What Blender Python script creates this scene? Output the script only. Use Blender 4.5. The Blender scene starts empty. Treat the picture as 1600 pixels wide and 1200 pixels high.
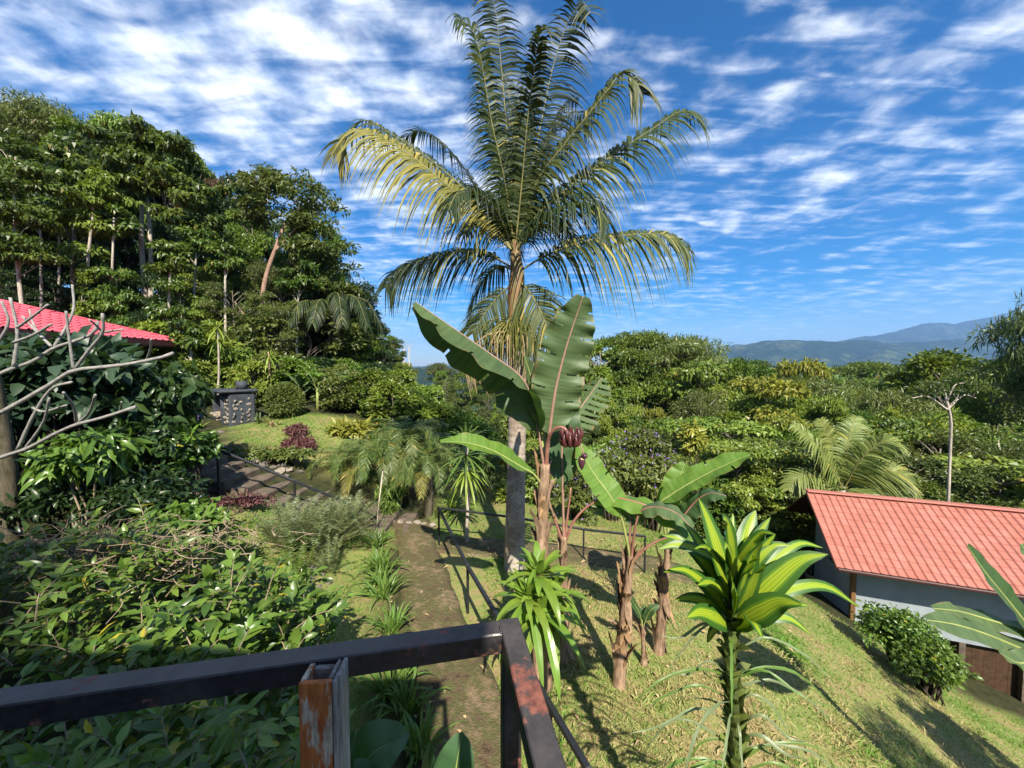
import bpy, math, random
import numpy as np

# ------------------------------------------------------------------ camera, sky, sun, exposure
scene = bpy.context.scene
FPX, HOR = 577.0, 575.0                      # focal length and horizon row in photograph pixels
PITCH = math.atan((600 - HOR) / FPX)
EYE = np.array([0.0, 0.0, 4.0])
cam_data = bpy.data.cameras.new('camera')
cam_data.sensor_width = 36.0
cam_data.lens = 36.0 * FPX / 1600.0
cam_data.clip_start = 0.05
cam_data.clip_end = 60000.0
cam = bpy.data.objects.new('camera', cam_data)
scene.collection.objects.link(cam)
cam.location = EYE
cam.rotation_euler = (math.pi / 2 - PITCH, 0, 0)
scene.camera = cam

SUN_EL = math.radians(44)
SUN_AZ = math.atan2(0.24, -1.0)              # towards the sun, measured from +Y to +X
sun_dir = np.array([math.sin(SUN_AZ) * math.cos(SUN_EL), math.cos(SUN_AZ) * math.cos(SUN_EL), math.sin(SUN_EL)])

world = bpy.data.worlds.new('World')
scene.world = world
world.use_nodes = True
wt = world.node_tree
wt.nodes.clear()
def wn(kind, **kw):
    n = wt.nodes.new(kind)
    for k, v in kw.items():
        setattr(n, k, v)
    return n
def wl(a, b):
    wt.links.new(a, b)
def wmath(op, a, b=None, clamp=False):
    n = wn('ShaderNodeMath', operation=op, use_clamp=clamp)
    for i, x in enumerate((a, b)):
        if x is None: continue
        if isinstance(x, (int, float)): n.inputs[i].default_value = x
        else: wl(x, n.inputs[i])
    return n.outputs[0]
sky = wn('ShaderNodeTexSky', sky_type='NISHITA')
sky.sun_disc = False
sky.sun_elevation = SUN_EL
sky.sun_rotation = SUN_AZ
sky.altitude = 700.0
sky.air_density = 1.0
sky.dust_density = 0.9
sky.ozone_density = 2.2
hs = wn('ShaderNodeHueSaturation')
hs.inputs['Hue'].default_value = 0.504
hs.inputs['Saturation'].default_value = 1.72
hs.inputs['Value'].default_value = 1.26
wl(sky.outputs[0], hs.inputs['Color'])
tc = wn('ShaderNodeTexCoord')
sep = wn('ShaderNodeSeparateXYZ')
wl(tc.outputs['Generated'], sep.inputs[0])
zz = wmath('MAXIMUM', sep.outputs['Z'], 0.0)
den = wmath('ADD', zz, 0.10)
cx = wmath('DIVIDE', sep.outputs['X'], den)
cy = wmath('DIVIDE', sep.outputs['Y'], den)
cmb = wn('ShaderNodeCombineXYZ')
wl(cx, cmb.inputs[0]); wl(cy, cmb.inputs[1])
def wnoise(scale, detail, rough, off, sx=1.0, sy=1.0, rot=0.0, dist=0.0):
    m = wn('ShaderNodeMapping')
    m.inputs['Location'].default_value = off
    m.inputs['Rotation'].default_value = (0, 0, rot)
    m.inputs['Scale'].default_value = (sx, sy, 1)
    wl(cmb.outputs[0], m.inputs[0])
    n = wn('ShaderNodeTexNoise')
    n.inputs['Scale'].default_value = scale
    n.inputs['Detail'].default_value = detail
    n.inputs['Roughness'].default_value = rough
    n.inputs['Distortion'].default_value = dist
    wl(m.outputs[0], n.inputs['Vector'])
    return n.outputs['Fac']
broad = wnoise(0.7, 2.0, 0.5, (3.7, 1.2, 0.0))
puffs = wnoise(6.6, 7.0, 0.54, (1.3, 5.1, 2.0), 1.0, 1.0, 0.4, 0.1)
ripple = wnoise(7.0, 5.0, 0.5, (7.0, 2.0, 4.0), 0.5, 1.9, 0.75, 0.5)
# more cloud over the hill, thin rippled cloud over the valley side
sidex = wmath('MULTIPLY', cx, -0.10)
c0 = wmath('MULTIPLY', puffs, 0.60)
c1 = wmath('MULTIPLY', ripple, 0.62)
cs = wmath('ADD', c0, c1)
cs = wmath('ADD', cs, wmath('MULTIPLY', broad, 0.45))
cs = wmath('ADD', cs, wmath('MINIMUM', wmath('MAXIMUM', sidex, -0.03), 0.035))
rmp = wn('ShaderNodeMapRange', interpolation_type='SMOOTHSTEP')
wl(cs, rmp.inputs['Value'])
rmp.inputs['From Min'].default_value = 0.71
rmp.inputs['From Max'].default_value = 1.17
rmp.inputs['To Min'].default_value = 0.0
rmp.inputs['To Max'].default_value = 0.86
cloudcol = wn('ShaderNodeMixRGB')
cloudcol.inputs['Color1'].default_value = (7.0, 8.6, 11.4, 1)
cloudcol.inputs['Color2'].default_value = (12.4, 12.7, 13.0, 1)
wl(wmath('MULTIPLY', wmath('SUBTRACT', puffs, 0.36), 4.0, True), cloudcol.inputs['Fac'])
mixc = wn('ShaderNodeMixRGB')
low = wn('ShaderNodeMapRange', interpolation_type='SMOOTHSTEP')      # cloud thins out towards the horizon
wl(zz, low.inputs['Value'])
low.inputs['From Min'].default_value = 0.03
low.inputs['From Max'].default_value = 0.38
low.inputs['To Min'].default_value = 0.45
low.inputs['To Max'].default_value = 1.0
wl(wmath('MULTIPLY', rmp.outputs[0], low.outputs[0]), mixc.inputs['Fac'])
wl(hs.outputs[0], mixc.inputs['Color1'])
wl(cloudcol.outputs[0], mixc.inputs['Color2'])
bg = wn('ShaderNodeBackground')
bg.inputs['Strength'].default_value = 0.057
wl(mixc.outputs[0], bg.inputs['Color'])
wo = wn('ShaderNodeOutputWorld')
wl(bg.outputs[0], wo.inputs['Surface'])

sun_data = bpy.data.lights.new('sun', 'SUN')
sun_data.energy = 5.0
sun_data.angle = math.radians(0.53)
sun_data.color = (1.0, 0.93, 0.80)
sun = bpy.data.objects.new('sun', sun_data)
scene.collection.objects.link(sun)
from mathutils import Vector, Matrix, noise as mnoise
sun.rotation_euler = Vector(sun_dir).to_track_quat('Z', 'Y').to_euler()
sun.location = (20, -60, 80)

vs = scene.view_settings
vs.view_transform = 'Standard'
vs.look = 'None'
vs.exposure = 1.2
vs.gamma = 1.0
vs.use_curve_mapping = False
cy_ = scene.cycles
cy_.max_bounces = 6
cy_.diffuse_bounces = 3
cy_.glossy_bounces = 2
cy_.transmission_bounces = 3
cy_.transparent_max_bounces = 6
cy_.volume_bounces = 0
cy_.caustics_reflective = False
cy_.caustics_refractive = False
cy_.sample_clamp_indirect = 6.0
try:
    cy_.use_denoising = True
    cy_.denoiser = 'OPENIMAGEDENOISE'
    cy_.denoising_prefilter = 'ACCURATE'
except Exception:
    pass

# ------------------------------------------------------------------ helpers
RNG = np.random.default_rng(7)
coll = scene.collection
TAU = 2 * math.pi
def ray(u, v):
    a, b = (u - 800) / FPX, (600 - v) / FPX
    f = np.array([0, math.cos(PITCH), -math.sin(PITCH)]); up = np.array([0, math.sin(PITCH), math.cos(PITCH)])
    return a * np.array([1.0, 0, 0]) + f + b * up
def P(u, v, d):
    """point seen at photograph pixel (u, v) at d metres ahead of the camera"""
    r = ray(u, v)
    return EYE + r * (d / r[1])
def unit(v):
    v = np.asarray(v, float)
    return v / (np.linalg.norm(v, axis=-1, keepdims=True) + 1e-12)
def smooth01(t):
    t = np.clip(t, 0, 1); return t * t * (3 - 2 * t)

MATS = {}
def mk(name, V, F, mat, parent=None, tint=None, smooth=False, mats=None, mi=None):
    """one mesh object; F = list of (m,k) index arrays"""
    me = mkmesh(name, V, F, mat, tint, smooth, mats, mi)
    return link(name, me, parent)
def mkmesh(name, V, F, mat, tint=None, smooth=False, mats=None, mi=None):
    V = np.asarray(V, np.float32).reshape(-1, 3)
    if not isinstance(F, list): F = [F]
    F = [np.asarray(f, np.int32) for f in F if len(f)]
    me = bpy.data.meshes.new(name)
    loops = np.concatenate([f.ravel() for f in F])
    tot = np.concatenate([np.full(len(f), f.shape[1], np.int32) for f in F])
    start = np.concatenate([[0], np.cumsum(tot)[:-1]]).astype(np.int32)
    me.vertices.add(len(V)); me.vertices.foreach_set('co', V.ravel())
    me.loops.add(len(loops)); me.loops.foreach_set('vertex_index', loops)
    me.polygons.add(len(tot)); me.polygons.foreach_set('loop_start', start)
    me.update(calc_edges=True)
    me.polygons.foreach_set('use_smooth', np.full(len(tot), bool(smooth)))
    for m in (mats or [mat]):
        me.materials.append(MATS[m])
    if mi is not None:
        me.polygons.foreach_set('material_index', np.asarray(mi, np.int32))
    if tint is not None:
        a = me.attributes.new('tint', 'FLOAT', 'POINT')
        a.data.foreach_set('value', np.asarray(tint, np.float32))
    return me
def link(name, me, parent=None):
    o = bpy.data.objects.new(name, me)
    coll.objects.link(o)
    if parent is not None: o.parent = parent
    return o
def tag(o, label=None, cat=None, group=None, kind=None):
    if label: o['label'] = label
    if cat: o['category'] = cat
    if group: o['group'] = group
    if kind: o['kind'] = kind
    return o
def thing(name, label, cat, loc=(0, 0, 0), group=None, rz=0.0, scale=1.0):
    o = bpy.data.objects.new(name, None)
    o.empty_display_size = 0.2
    coll.objects.link(o)
    o.location = loc; o.rotation_euler = (0, 0, rz); o.scale = (scale,) * 3
    return tag(o, label, cat, group)

class MB:
    """collects pieces of one mesh"""
    def __init__(s): s.V = []; s.F = {}; s.T = []; s.n = 0
    def add(s, V, F, tint=None):
        V = np.asarray(V, float).reshape(-1, 3)
        for f in (F if isinstance(F, list) else [F]):
            f = np.asarray(f, int)
            if len(f): s.F.setdefault(f.shape[1], []).append(f + s.n)
        s.V.append(V); s.n += len(V)
        t = np.full(len(V), 0.5) if tint is None else (np.full(len(V), tint) if np.isscalar(tint) else np.asarray(tint))
        s.T.append(t)
        return s
    def get(s):
        return np.concatenate(s.V), [np.concatenate(f) for f in s.F.values()], np.concatenate(s.T)
    def build(s, name, mat, parent=None, smooth=False):
        V, F, T = s.get()
        return mk(name, V, F, mat, parent, T, smooth)
    def mesh(s, name, mat, smooth=False):
        V, F, T = s.get()
        return mkmesh(name, V, F, mat, T, smooth)

def box(c, sx, sy, sz, rot=None, bev=0.0):
    """box with chamfered edges when bev > 0; c centre, rot 3x3 with columns as axes"""
    R = np.eye(3) if rot is None else np.asarray(rot, float)
    h = np.array([sx, sy, sz]) / 2
    if bev <= 0:
        V = np.array([[x, y, z] for x in (-1, 1) for y in (-1, 1) for z in (-1, 1)]) * h
        F = np.array([[0, 1, 3, 2], [4, 6, 7, 5], [0, 4, 5, 1], [2, 3, 7, 6], [0, 2, 6, 4], [1, 5, 7, 3]])
        return V @ R.T + np.asarray(c), [F]
    V = []; idx = {}
    for sxn in (-1, 1):
        for syn in (-1, 1):
            for szn in (-1, 1):
                for ax in range(3):
                    p = np.array([sxn, syn, szn]) * (h - bev); p[ax] = (sxn, syn, szn)[ax] * h[ax]
                    idx[(sxn, syn, szn, ax)] = len(V); V.append(p)
    Q = []; T = []
    for ax in range(3):
        o = [i for i in range(3) if i != ax]
        for s_ in (-1, 1):
            q = []
            for a, b in ((-1, -1), (1, -1), (1, 1), (-1, 1)):
                k = [0, 0, 0]; k[ax] = s_; k[o[0]] = a; k[o[1]] = b
                q.append(idx[(*k, ax)])
            Q.append(q)
    for ax in range(3):
        o = [i for i in range(3) if i != ax]
        for a in (-1, 1):
            for b in (-1, 1):
                k0 = [0, 0, 0]; k0[o[0]] = a; k0[o[1]] = b; k1 = list(k0); k0[ax] = -1; k1[ax] = 1
                Q.append([idx[(*k0, o[0])], idx[(*k1, o[0])], idx[(*k1, o[1])], idx[(*k0, o[1])]])
    for a in (-1, 1):
        for b in (-1, 1):
            for c_ in (-1, 1):
                T.append([idx[(a, b, c_, 0)], idx[(a, b, c_, 1)], idx[(a, b, c_, 2)]])
    V = np.array(V)
    def fix(fs):
        out = []
        for f in fs:
            p = V[f]; n = np.cross(p[1] - p[0], p[2] - p[0])
            out.append(f if n @ p.mean(0) > 0 else f[::-1])
        return np.array(out)
    return V @ R.T + np.asarray(c), [fix(Q), fix(T)]
def frame(d, up=(0, 0, 1)):
    d = unit(d); s = np.cross(d, up)
    if np.linalg.norm(s) < 1e-5: s = np.array([1.0, 0, 0])
    s = unit(s); return d, s, np.cross(s, d)
def bar(a, b, w, h, up=(0, 0, 1), bev=0.0):
    a = np.asarray(a, float); b = np.asarray(b, float)
    d, s, n = frame(b - a, up)
    return box((a + b) / 2, np.linalg.norm(b - a), w, h, np.stack([d, s, n], 1), bev)
def catmull(pts, n):
    p = np.asarray(pts, float)
    if len(p) == 2: return p[0] + (p[1] - p[0]) * np.linspace(0, 1, n)[:, None]
    q = np.vstack([2 * p[0] - p[1], p, 2 * p[-1] - p[-2]])
    seg = np.linspace(0, len(p) - 1 - 1e-9, n); i = seg.astype(int); t = (seg - i)[:, None]
    a, b, c, d = q[i], q[i + 1], q[i + 2], q[i + 3]
    r = 0.5 * (2 * b + (c - a) * t + (2 * a - 5 * b + 4 * c - d) * t ** 2 + (3 * b - a - 3 * c + d) * t ** 3)
    # even spacing
    L = np.concatenate([[0], np.cumsum(np.linalg.norm(np.diff(r, axis=0), axis=1))])
    s = np.linspace(0, L[-1], n)
    return np.stack([np.interp(s, L, r[:, k]) for k in range(3)], 1)
def tube(pts, rad, k=6, cap=True, squash=None):
    p = np.asarray(pts, float); n = len(p)
    r = np.full(n, rad) if np.isscalar(rad) else np.asarray(rad, float)
    t = unit(np.gradient(p, axis=0))
    ref = np.array([0, 0, 1.0]) if abs(t[0][2]) < 0.9 else np.array([1.0, 0, 0])
    s = np.zeros((n, 3)); s[0] = unit(np.cross(t[0], ref))
    for i in range(1, n):
        v = s[i - 1] - t[i] * (s[i - 1] @ t[i]); s[i] = unit(v)
    m = np.cross(t, s)
    ang = np.arange(k) / k * TAU
    V = p[:, None] + r[:, None, None] * (np.cos(ang)[None, :, None] * s[:, None] + np.sin(ang)[None, :, None] * m[:, None])
    i = np.arange(n - 1)[:, None] * k; j = np.arange(k)[None]
    F = np.stack([i + j, i + (j + 1) % k, i + k + (j + 1) % k, i + k + j], -1).reshape(-1, 4)
    out = [F]
    if cap:
        out = [F] + ([np.array([np.arange(k)[::-1]]), np.array([np.arange(k) + (n - 1) * k])])
    return V.reshape(-1, 3), out
def leaves4(Pb, D, N, L, W, fold=0.2, droop=0.15):
    """many 4-vertex folded leaves"""
    D = unit(D); S = unit(np.cross(D, N)); M = np.cross(S, D)
    L = np.asarray(L)[:, None]; W = np.asarray(W)[:, None]
    mid = Pb + D * L * 0.45
    V = np.stack([Pb, mid + S * W / 2 + M * W * fold, Pb + D * L - M * L * droop, mid - S * W / 2 + M * W * fold], 1).reshape(-1, 3)
    F = np.arange(len(V)).reshape(-1, 4)
    return V, F
def leaves8(Pb, D, N, L, W, fold=0.18, droop=0.25, curl=0.0):
    """many 8-vertex pointed leaves with a midrib crease and a drooping tip"""
    D = unit(D); S = unit(np.cross(D, N)); M = np.cross(S, D); n = len(Pb)
    L = np.asarray(L)[:, None]; W = np.asarray(W)[:, None]
    def st(t, w, dr):
        c = Pb + D * L * t - M * L * dr * droop
        return c, c + S * W * w / 2 + M * W * fold * w, c - S * W * w / 2 + M * W * fold * w
    c1, l1, r1 = st(0.30, 0.95, 0.02); c2, l2, r2 = st(0.66, 0.78, 0.35)
    V = np.stack([Pb, c1, l1, r1, c2, l2, r2, Pb + D * L * 0.98 - M * L * droop], 1).reshape(-1, 3)
    o = np.arange(n)[:, None] * 8
    T = np.concatenate([o + [0, 1, 2], o + [0, 3, 1], o + [5, 4, 7], o + [4, 6, 7]])
    Q = np.concatenate([o + [2, 1, 4, 5], o + [1, 3, 6, 4]])
    return V, [T, Q]
def blades(Pb, D, N, L, W, droop, seg=4, taper=0.9):
    """strap leaves / grass blades that arch over; droop = how far the tip bends towards -Z"""
    n = len(Pb); D = unit(D); S = unit(np.cross(D, N))
    L = np.asarray(L)[:, None]; W = np.asarray(W)[:, None]; dr = np.asarray(droop)[:, None] if np.ndim(droop) else droop
    rows = []
    for i in range(seg + 1):
        t = i / seg
        c = Pb + D * L * t * (1 - 0.18 * dr * t) + np.array([0, 0, -1.0]) * L * dr * t * t
        w = W * (1 - t ** 2.2 * taper) * (0.6 + 0.4 * min(1, t * 4)) / 2
        rows += [c + S * w, c - S * w]
    V = np.stack(rows, 1).reshape(-1, 3); k = 2 * (seg + 1)
    o = np.arange(n)[:, None] * k
    F = np.concatenate([o + [2 * i, 2 * i + 1, 2 * i + 3, 2 * i + 2] for i in range(seg)])
    return V, [F]
def rnd_dirs(rng, n, up=0.0):
    v = rng.normal(size=(n, 3)); v[:, 2] += up
    return unit(v)

# ------------------------------------------------------------------ materials
def newmat(name):
    m = bpy.data.materials.new(name); m.use_nodes = True
    nt = m.node_tree; nt.nodes.clear(); MATS[name] = m
    return m, nt
class NT:
    def __init__(s, nt): s.nt = nt
    def n(s, kind, **kw):
        x = s.nt.nodes.new(kind)
        for k, v in kw.items(): setattr(x, k, v)
        return x
    def set(s, node, key, val):
        if isinstance(val, bpy.types.NodeSocket): s.nt.links.new(val, node.inputs[key])
        else: node.inputs[key].default_value = val
    def math(s, op, a, b=0.0, clamp=False):
        x = s.n('ShaderNodeMath', operation=op, use_clamp=clamp); s.set(x, 0, a); s.set(x, 1, b); return x.outputs[0]
    def noise(s, scale, detail=4.0, rough=0.55, vec=None, out='Fac', dist=0.0):
        x = s.n('ShaderNodeTexNoise'); s.set(x, 'Scale', scale); s.set(x, 'Detail', detail); s.set(x, 'Roughness', rough); s.set(x, 'Distortion', dist)
        if vec is not None: s.set(x, 'Vector', vec)
        return x.outputs[out]
    def coord(s, which='Object', scale=None, rot=None):
        x = s.n('ShaderNodeTexCoord').outputs[which]
        if scale is None and rot is None: return x
        m = s.n('ShaderNodeMapping'); s.set(m, 0, x)
        if scale is not None: m.inputs['Scale'].default_value = scale
        if rot is not None: m.inputs['Rotation'].default_value = rot
        return m.outputs[0]
    def ramp(s, fac, stops):
        x = s.n('ShaderNodeValToRGB'); s.set(x, 'Fac', fac); e = x.color_ramp.elements
        while len(e) < len(stops): e.new(0.5)
        for el, (p, c) in zip(e, stops):
            el.position = p; el.color = (*c, 1) if len(c) == 3 else c
        return x.outputs[0]
    def mix(s, fac, a, b, blend='MIX'):
        x = s.n('ShaderNodeMixRGB', blend_type=blend)
        s.set(x, 'Fac', fac)
        s.set(x, 'Color1', (*a, 1) if isinstance(a, tuple) and len(a) == 3 else a); s.set(x, 'Color2', (*b, 1) if isinstance(b, tuple) and len(b) == 3 else b)
        return x.outputs[0]
    def rng(s, v, a, b, c=0.0, d=1.0):
        x = s.n('ShaderNodeMapRange'); s.set(x, 'Value', v)
        for k, q in zip(('From Min', 'From Max', 'To Min', 'To Max'), (a, b, c, d)): x.inputs[k].default_value = q
        return x.outputs[0]
    def attr(s, name='tint'):
        return s.n('ShaderNodeAttribute', attribute_name=name).outputs['Fac']
    def out(s, col, rough=0.7, spec=0.3, bump=None, bstr=0.3, bdist=0.02, trans=0.0, tcol=None, metal=0.0):
        p = s.n('ShaderNodeBsdfPrincipled')
        s.set(p, 'Base Color', (*col, 1) if isinstance(col, tuple) and len(col) == 3 else col)
        s.set(p, 'Roughness', rough); s.set(p, 'Specular IOR Level', spec); s.set(p, 'Metallic', metal)
        if bump is not None:
            b = s.n('ShaderNodeBump'); b.inputs['Strength'].default_value = bstr; b.inputs['Distance'].default_value = bdist
            s.set(b, 'Height', bump); s.nt.links.new(b.outputs[0], p.inputs['Normal'])
        o = s.n('ShaderNodeOutputMaterial'); last = p.outputs[0]
        if trans > 0:
            t = s.n('ShaderNodeBsdfTranslucent'); s.set(t, 'Color', tcol if tcol is not None else col)
            mx = s.n('ShaderNodeMixShader'); mx.inputs[0].default_value = trans
            s.nt.links.new(last, mx.inputs[1]); s.nt.links.new(t.outputs[0], mx.inputs[2]); last = mx.outputs[0]
        s.nt.links.new(last, o.inputs['Surface'])

def leaf_mat(name, a, b, c=None, rough=0.42, spec=0.4, trans=0.28, vary=0.25, tboost=(1.5, 1.5, 0.6), shift=0.012):
    """leaf colour a..b by the per-leaf tint, c for the odd yellow or brown leaf; each plant shifts a little"""
    m, nt = newmat(name); k = NT(nt)
    t = k.attr()
    stops = [(0.0, a), (0.8, b)] + ([(0.93, b), (0.97, c)] if c else [(1.0, b)])
    col = k.ramp(t, stops)
    oi = k.n('ShaderNodeObjectInfo').outputs['Random']
    h = k.n('ShaderNodeHueSaturation')
    k.set(h, 'Color', col)
    k.set(h, 'Hue', k.rng(oi, 0, 1, 0.5 - shift, 0.5 + shift))
    oi2 = k.math('FRACT', k.math('MULTIPLY', oi, 7.31))
    k.set(h, 'Value', k.rng(oi2, 0, 1, 1 - vary, 1 + vary))
    col = h.outputs[0]
    tc_ = k.mix(1.0, col, tuple(tboost), 'MULTIPLY')
    k.out(col, rough, spec, trans=trans, tcol=tc_)
def bark_mat(name, a, b, scale=6.0, stretch=(1, 1, 0.25), rough=0.85, bstr=0.5):
    m, nt = newmat(name); k = NT(nt)
    co = k.coord('Object', stretch)
    n = k.noise(scale, 6, 0.65, co); n2 = k.noise(scale * 4, 3, 0.6, co)
    f = k.math('ADD', k.math('MULTIPLY', n, 0.7), k.math('MULTIPLY', n2, 0.3))
    k.out(k.ramp(f, [(0.32, a), (0.62, b)]), rough, 0.2, bump=f, bstr=bstr, bdist=0.02)
def plain_mat(name, col, rough=0.6, spec=0.4, noise_amt=0.15, nscale=8.0, bstr=0.1):
    m, nt = newmat(name); k = NT(nt)
    n = k.noise(nscale, 5, 0.6, k.coord('Object'))
    c2 = tuple(x * (1 - noise_amt) for x in col); c3 = tuple(min(1, x * (1 + noise_amt)) for x in col)
    k.out(k.ramp(n, [(0.3, c2), (0.7, c3)]), rough, spec, bump=n, bstr=bstr, bdist=0.01)
# ------------------------------------------------------------------ terrain
CP = []
def cpix(u, v, d): CP.append(tuple(P(u, v, d)))
for x, y, z in [(-.3, 1.5, .0), (-.5, 4, 0), (-1.5, 6.5, 0), (-2.2, 8.6, 0), (-2.8, 10, 0), (.5, 3, 0), (1, 4.8, -.02), (1.4, 7, -.05), (-.5, 8.6, 0), (1.5, 8.6, -.05), (2.8, 8.8, -.25),
                (1.6, 2.2, -.1), (-1.6, 3.0, .1), (-1.2, 12, -.15), (1.5, 12, -.4), (-3.2, 7.0, .10), (-2.5, 5.0, .12), (-3.9, 5.6, .55), (-3.6, 3.5, .7), (-5.5, 7.2, .98), (-6.5, 4.5, 1.1),
                (-9, 7, 1.5), (-9.5, 4, 1.6), (-3.4, 9.2, .12), (-5.1, 8.4, .95), (-4.9, 9.5, 1.0), (-7.9, 9.8, 1.75), (-4.0, 9.9, .75), (-3.6, 11, .75), (-5.5, 11, 1.5), (-7.6, 11, 1.8), (-10.1, 13, 1.97),
                (-7.5, 13.5, 2.1), (-6, 13, 1.9), (-4.2, 12.6, 1.2), (-3, 14, .7), (-7, 16, 2.3), (-4, 17, 1.4), (-14, 10, 2.2), (-15, 15, 2.35), (-12, 18, 2.8), (-20, 10, 2.6), (-1, 16, -.8), (2, 15, -1.2),
                (-15, 26, 5), (-30, 30, 10), (-10, 36, 2.5), (-6, 25, 2.0), (-32, 16, 7), (0, 24, -3), (0, 40, -5), (-12, 60, -4), (-60, 60, 12), (-60, 20, 14),
                (3.5, 4.0, -.45), (4.0, 5.8, -.3), (2.6, 6.0, -.12), (5.6, 5.4, -1.45), (7.5, 6.0, -2.3), (4.6, 3.4, -1.0), (5, 9.2, -.75), (5, 12, -1.2), (7.0, 9.8, -1.7), (6.5, 12, -1.9), (9, 13.5, -3.2), (6, 16, -2.6),
                (9.4, 10.0, -3.1), (10.9, 8.0, -3.9), (14, 7, -5), (8, 3, -2.8), (12, 3, -4.6), (14, 14, -5.2), (20, 12, -7), (20, 25, -10), (10, 25, -6.5), (5, 30, -6), (20, 40, -14), (40, 30, -15), (60, 60, -22),
                (0, 80, -12), (60, 120, -30), (30, 10, -9), (60, 10, -16), (0, -3, .6), (-6, -3, 1.6), (5, -3, -.8), (0, -10, 2), (-20, -10, 4), (20, -10, -4), (-60, -30, 12), (60, -30, -12),
                (0, 200, -30), (150, 150, -40), (-150, 150, -5), (-200, 0, 25), (200, 0, -45), (0, -200, 10), (200, 300, -55), (0, 400, -50), (-200, 400, -40)]:
    CP.append((x, y, z))
CP = np.array(CP)
_K = np.linalg.norm(CP[:, None, :2] - CP[None, :, :2], axis=-1)
_A = np.block([[_K - np.eye(len(CP)) * 0.35, np.ones((len(CP), 1)), CP[:, :2]], [np.ones((1, len(CP))), np.zeros((1, 3))], [CP[:, :2].T, np.zeros((2, 3))]])
_W = np.linalg.solve(_A, np.concatenate([CP[:, 2], np.zeros(3)]))
def HZ(x, y):
    x = np.asarray(x, float); y = np.asarray(y, float); sh = np.broadcast(x, y).shape
    q = np.stack([np.broadcast_to(x, sh).ravel(), np.broadcast_to(y, sh).ravel()], 1)
    r = np.linalg.norm(q, axis=1)
    qc = q * np.minimum(1, 420 / np.maximum(r, 1e-6))[:, None]
    z = np.zeros(len(q))
    for i in range(0, len(q), 20000):
        b = qc[i:i + 20000]
        z[i:i + 20000] = np.sqrt(((b[:, None] - CP[None, :, :2]) ** 2).sum(-1) + 0.09) @ _W[:-3] + _W[-3] + b @ _W[-2:]
    far = smooth01((r - 300) / 900)
    z = z * (1 - far) + (-85.0) * far
    z += 0.03 * np.sin(q[:, 0] * 2.1 + 1) * np.sin(q[:, 1] * 1.7) * smooth01((r - 1) / 4)
    return z.reshape(sh)
def hz(x, y): return float(HZ(np.array([x]), np.array([y]))[0])
def G(u, v, dmax=60):
    """where the sight line through a photograph pixel meets the ground"""
    r = ray(u, v); ds = np.linspace(0.8, dmax, 3000) / r[1]
    p = EYE + ds[:, None] * r
    below = p[:, 2] < HZ(p[:, 0], p[:, 1])
    i = int(np.argmax(below)) if below.any() else len(ds) - 1
    return p[i]

def fbm2(x, y, s=1.0, o=0.0, oct=4):
    z = 0; a = 1.0
    for i in range(oct):
        z = z + a * (np.sin(x * s + 1.7 * np.sin(y * s * 0.83 + o + i) + o * 2.1) * np.sin(y * s * 1.13 + 1.3 * np.sin(x * s * 0.91 - o) + i * 1.9))
        s *= 2.07; a *= 0.5; o += 1.31
    return z

# lawn mask: where short grass grows (elsewhere leaf litter and undergrowth)
def poly_mask(x, y, poly, soft=0.3):
    poly = np.asarray(poly); n = len(poly); ins = np.zeros(x.shape, bool); dist = np.full(x.shape, 1e9)
    for i in range(n):
        a, b = poly[i], poly[(i + 1) % n]
        c = ((a[1] > y) != (b[1] > y)) & (x < (b[0] - a[0]) * (y - a[1]) / (b[1] - a[1] + 1e-12) + a[0])
        ins ^= c
        e = b - a; t = np.clip(((x - a[0]) * e[0] + (y - a[1]) * e[1]) / (e @ e), 0, 1)
        dist = np.minimum(dist, np.hypot(x - a[0] - t * e[0], y - a[1] - t * e[1]))
    return np.clip(0.5 + np.where(ins, dist, -dist) / soft, 0, 1)
LAWNS = [[(-.2, .6), (4.5, .6), (9, 4), (13, 8), (10.6, 8.6), (8.6, 9.6), (7.4, 11.6), (5.5, 13.2), (3, 12.4), (1, 13), (-1.7, 14.5), (-2.3, 10.4), (-1.4, 6), (-.4, 3.5)],
         [(-.9, 2.0), (-2.2, 2.6), (-2.6, 4.2), (-3.4, 5.2), (-4.2, 5.9), (-5.6, 6.1), (-6.6, 7.2), (-5.8, 8.1), (-4.4, 8.2), (-3.2, 9), (-2.9, 8.8), (-2.2, 6)],
         [(-4.9, 10), (-6.4, 10.2), (-8.1, 10.8), (-9.6, 12.4), (-9, 14.6), (-6.2, 14.5), (-4.4, 13.6), (-3.4, 12), (-3.6, 10.4)]]
def lawn_mask(x, y):
    m = np.zeros(x.shape)
    for p in LAWNS: m = np.maximum(m, poly_mask(x, y, p))
    return m

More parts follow.
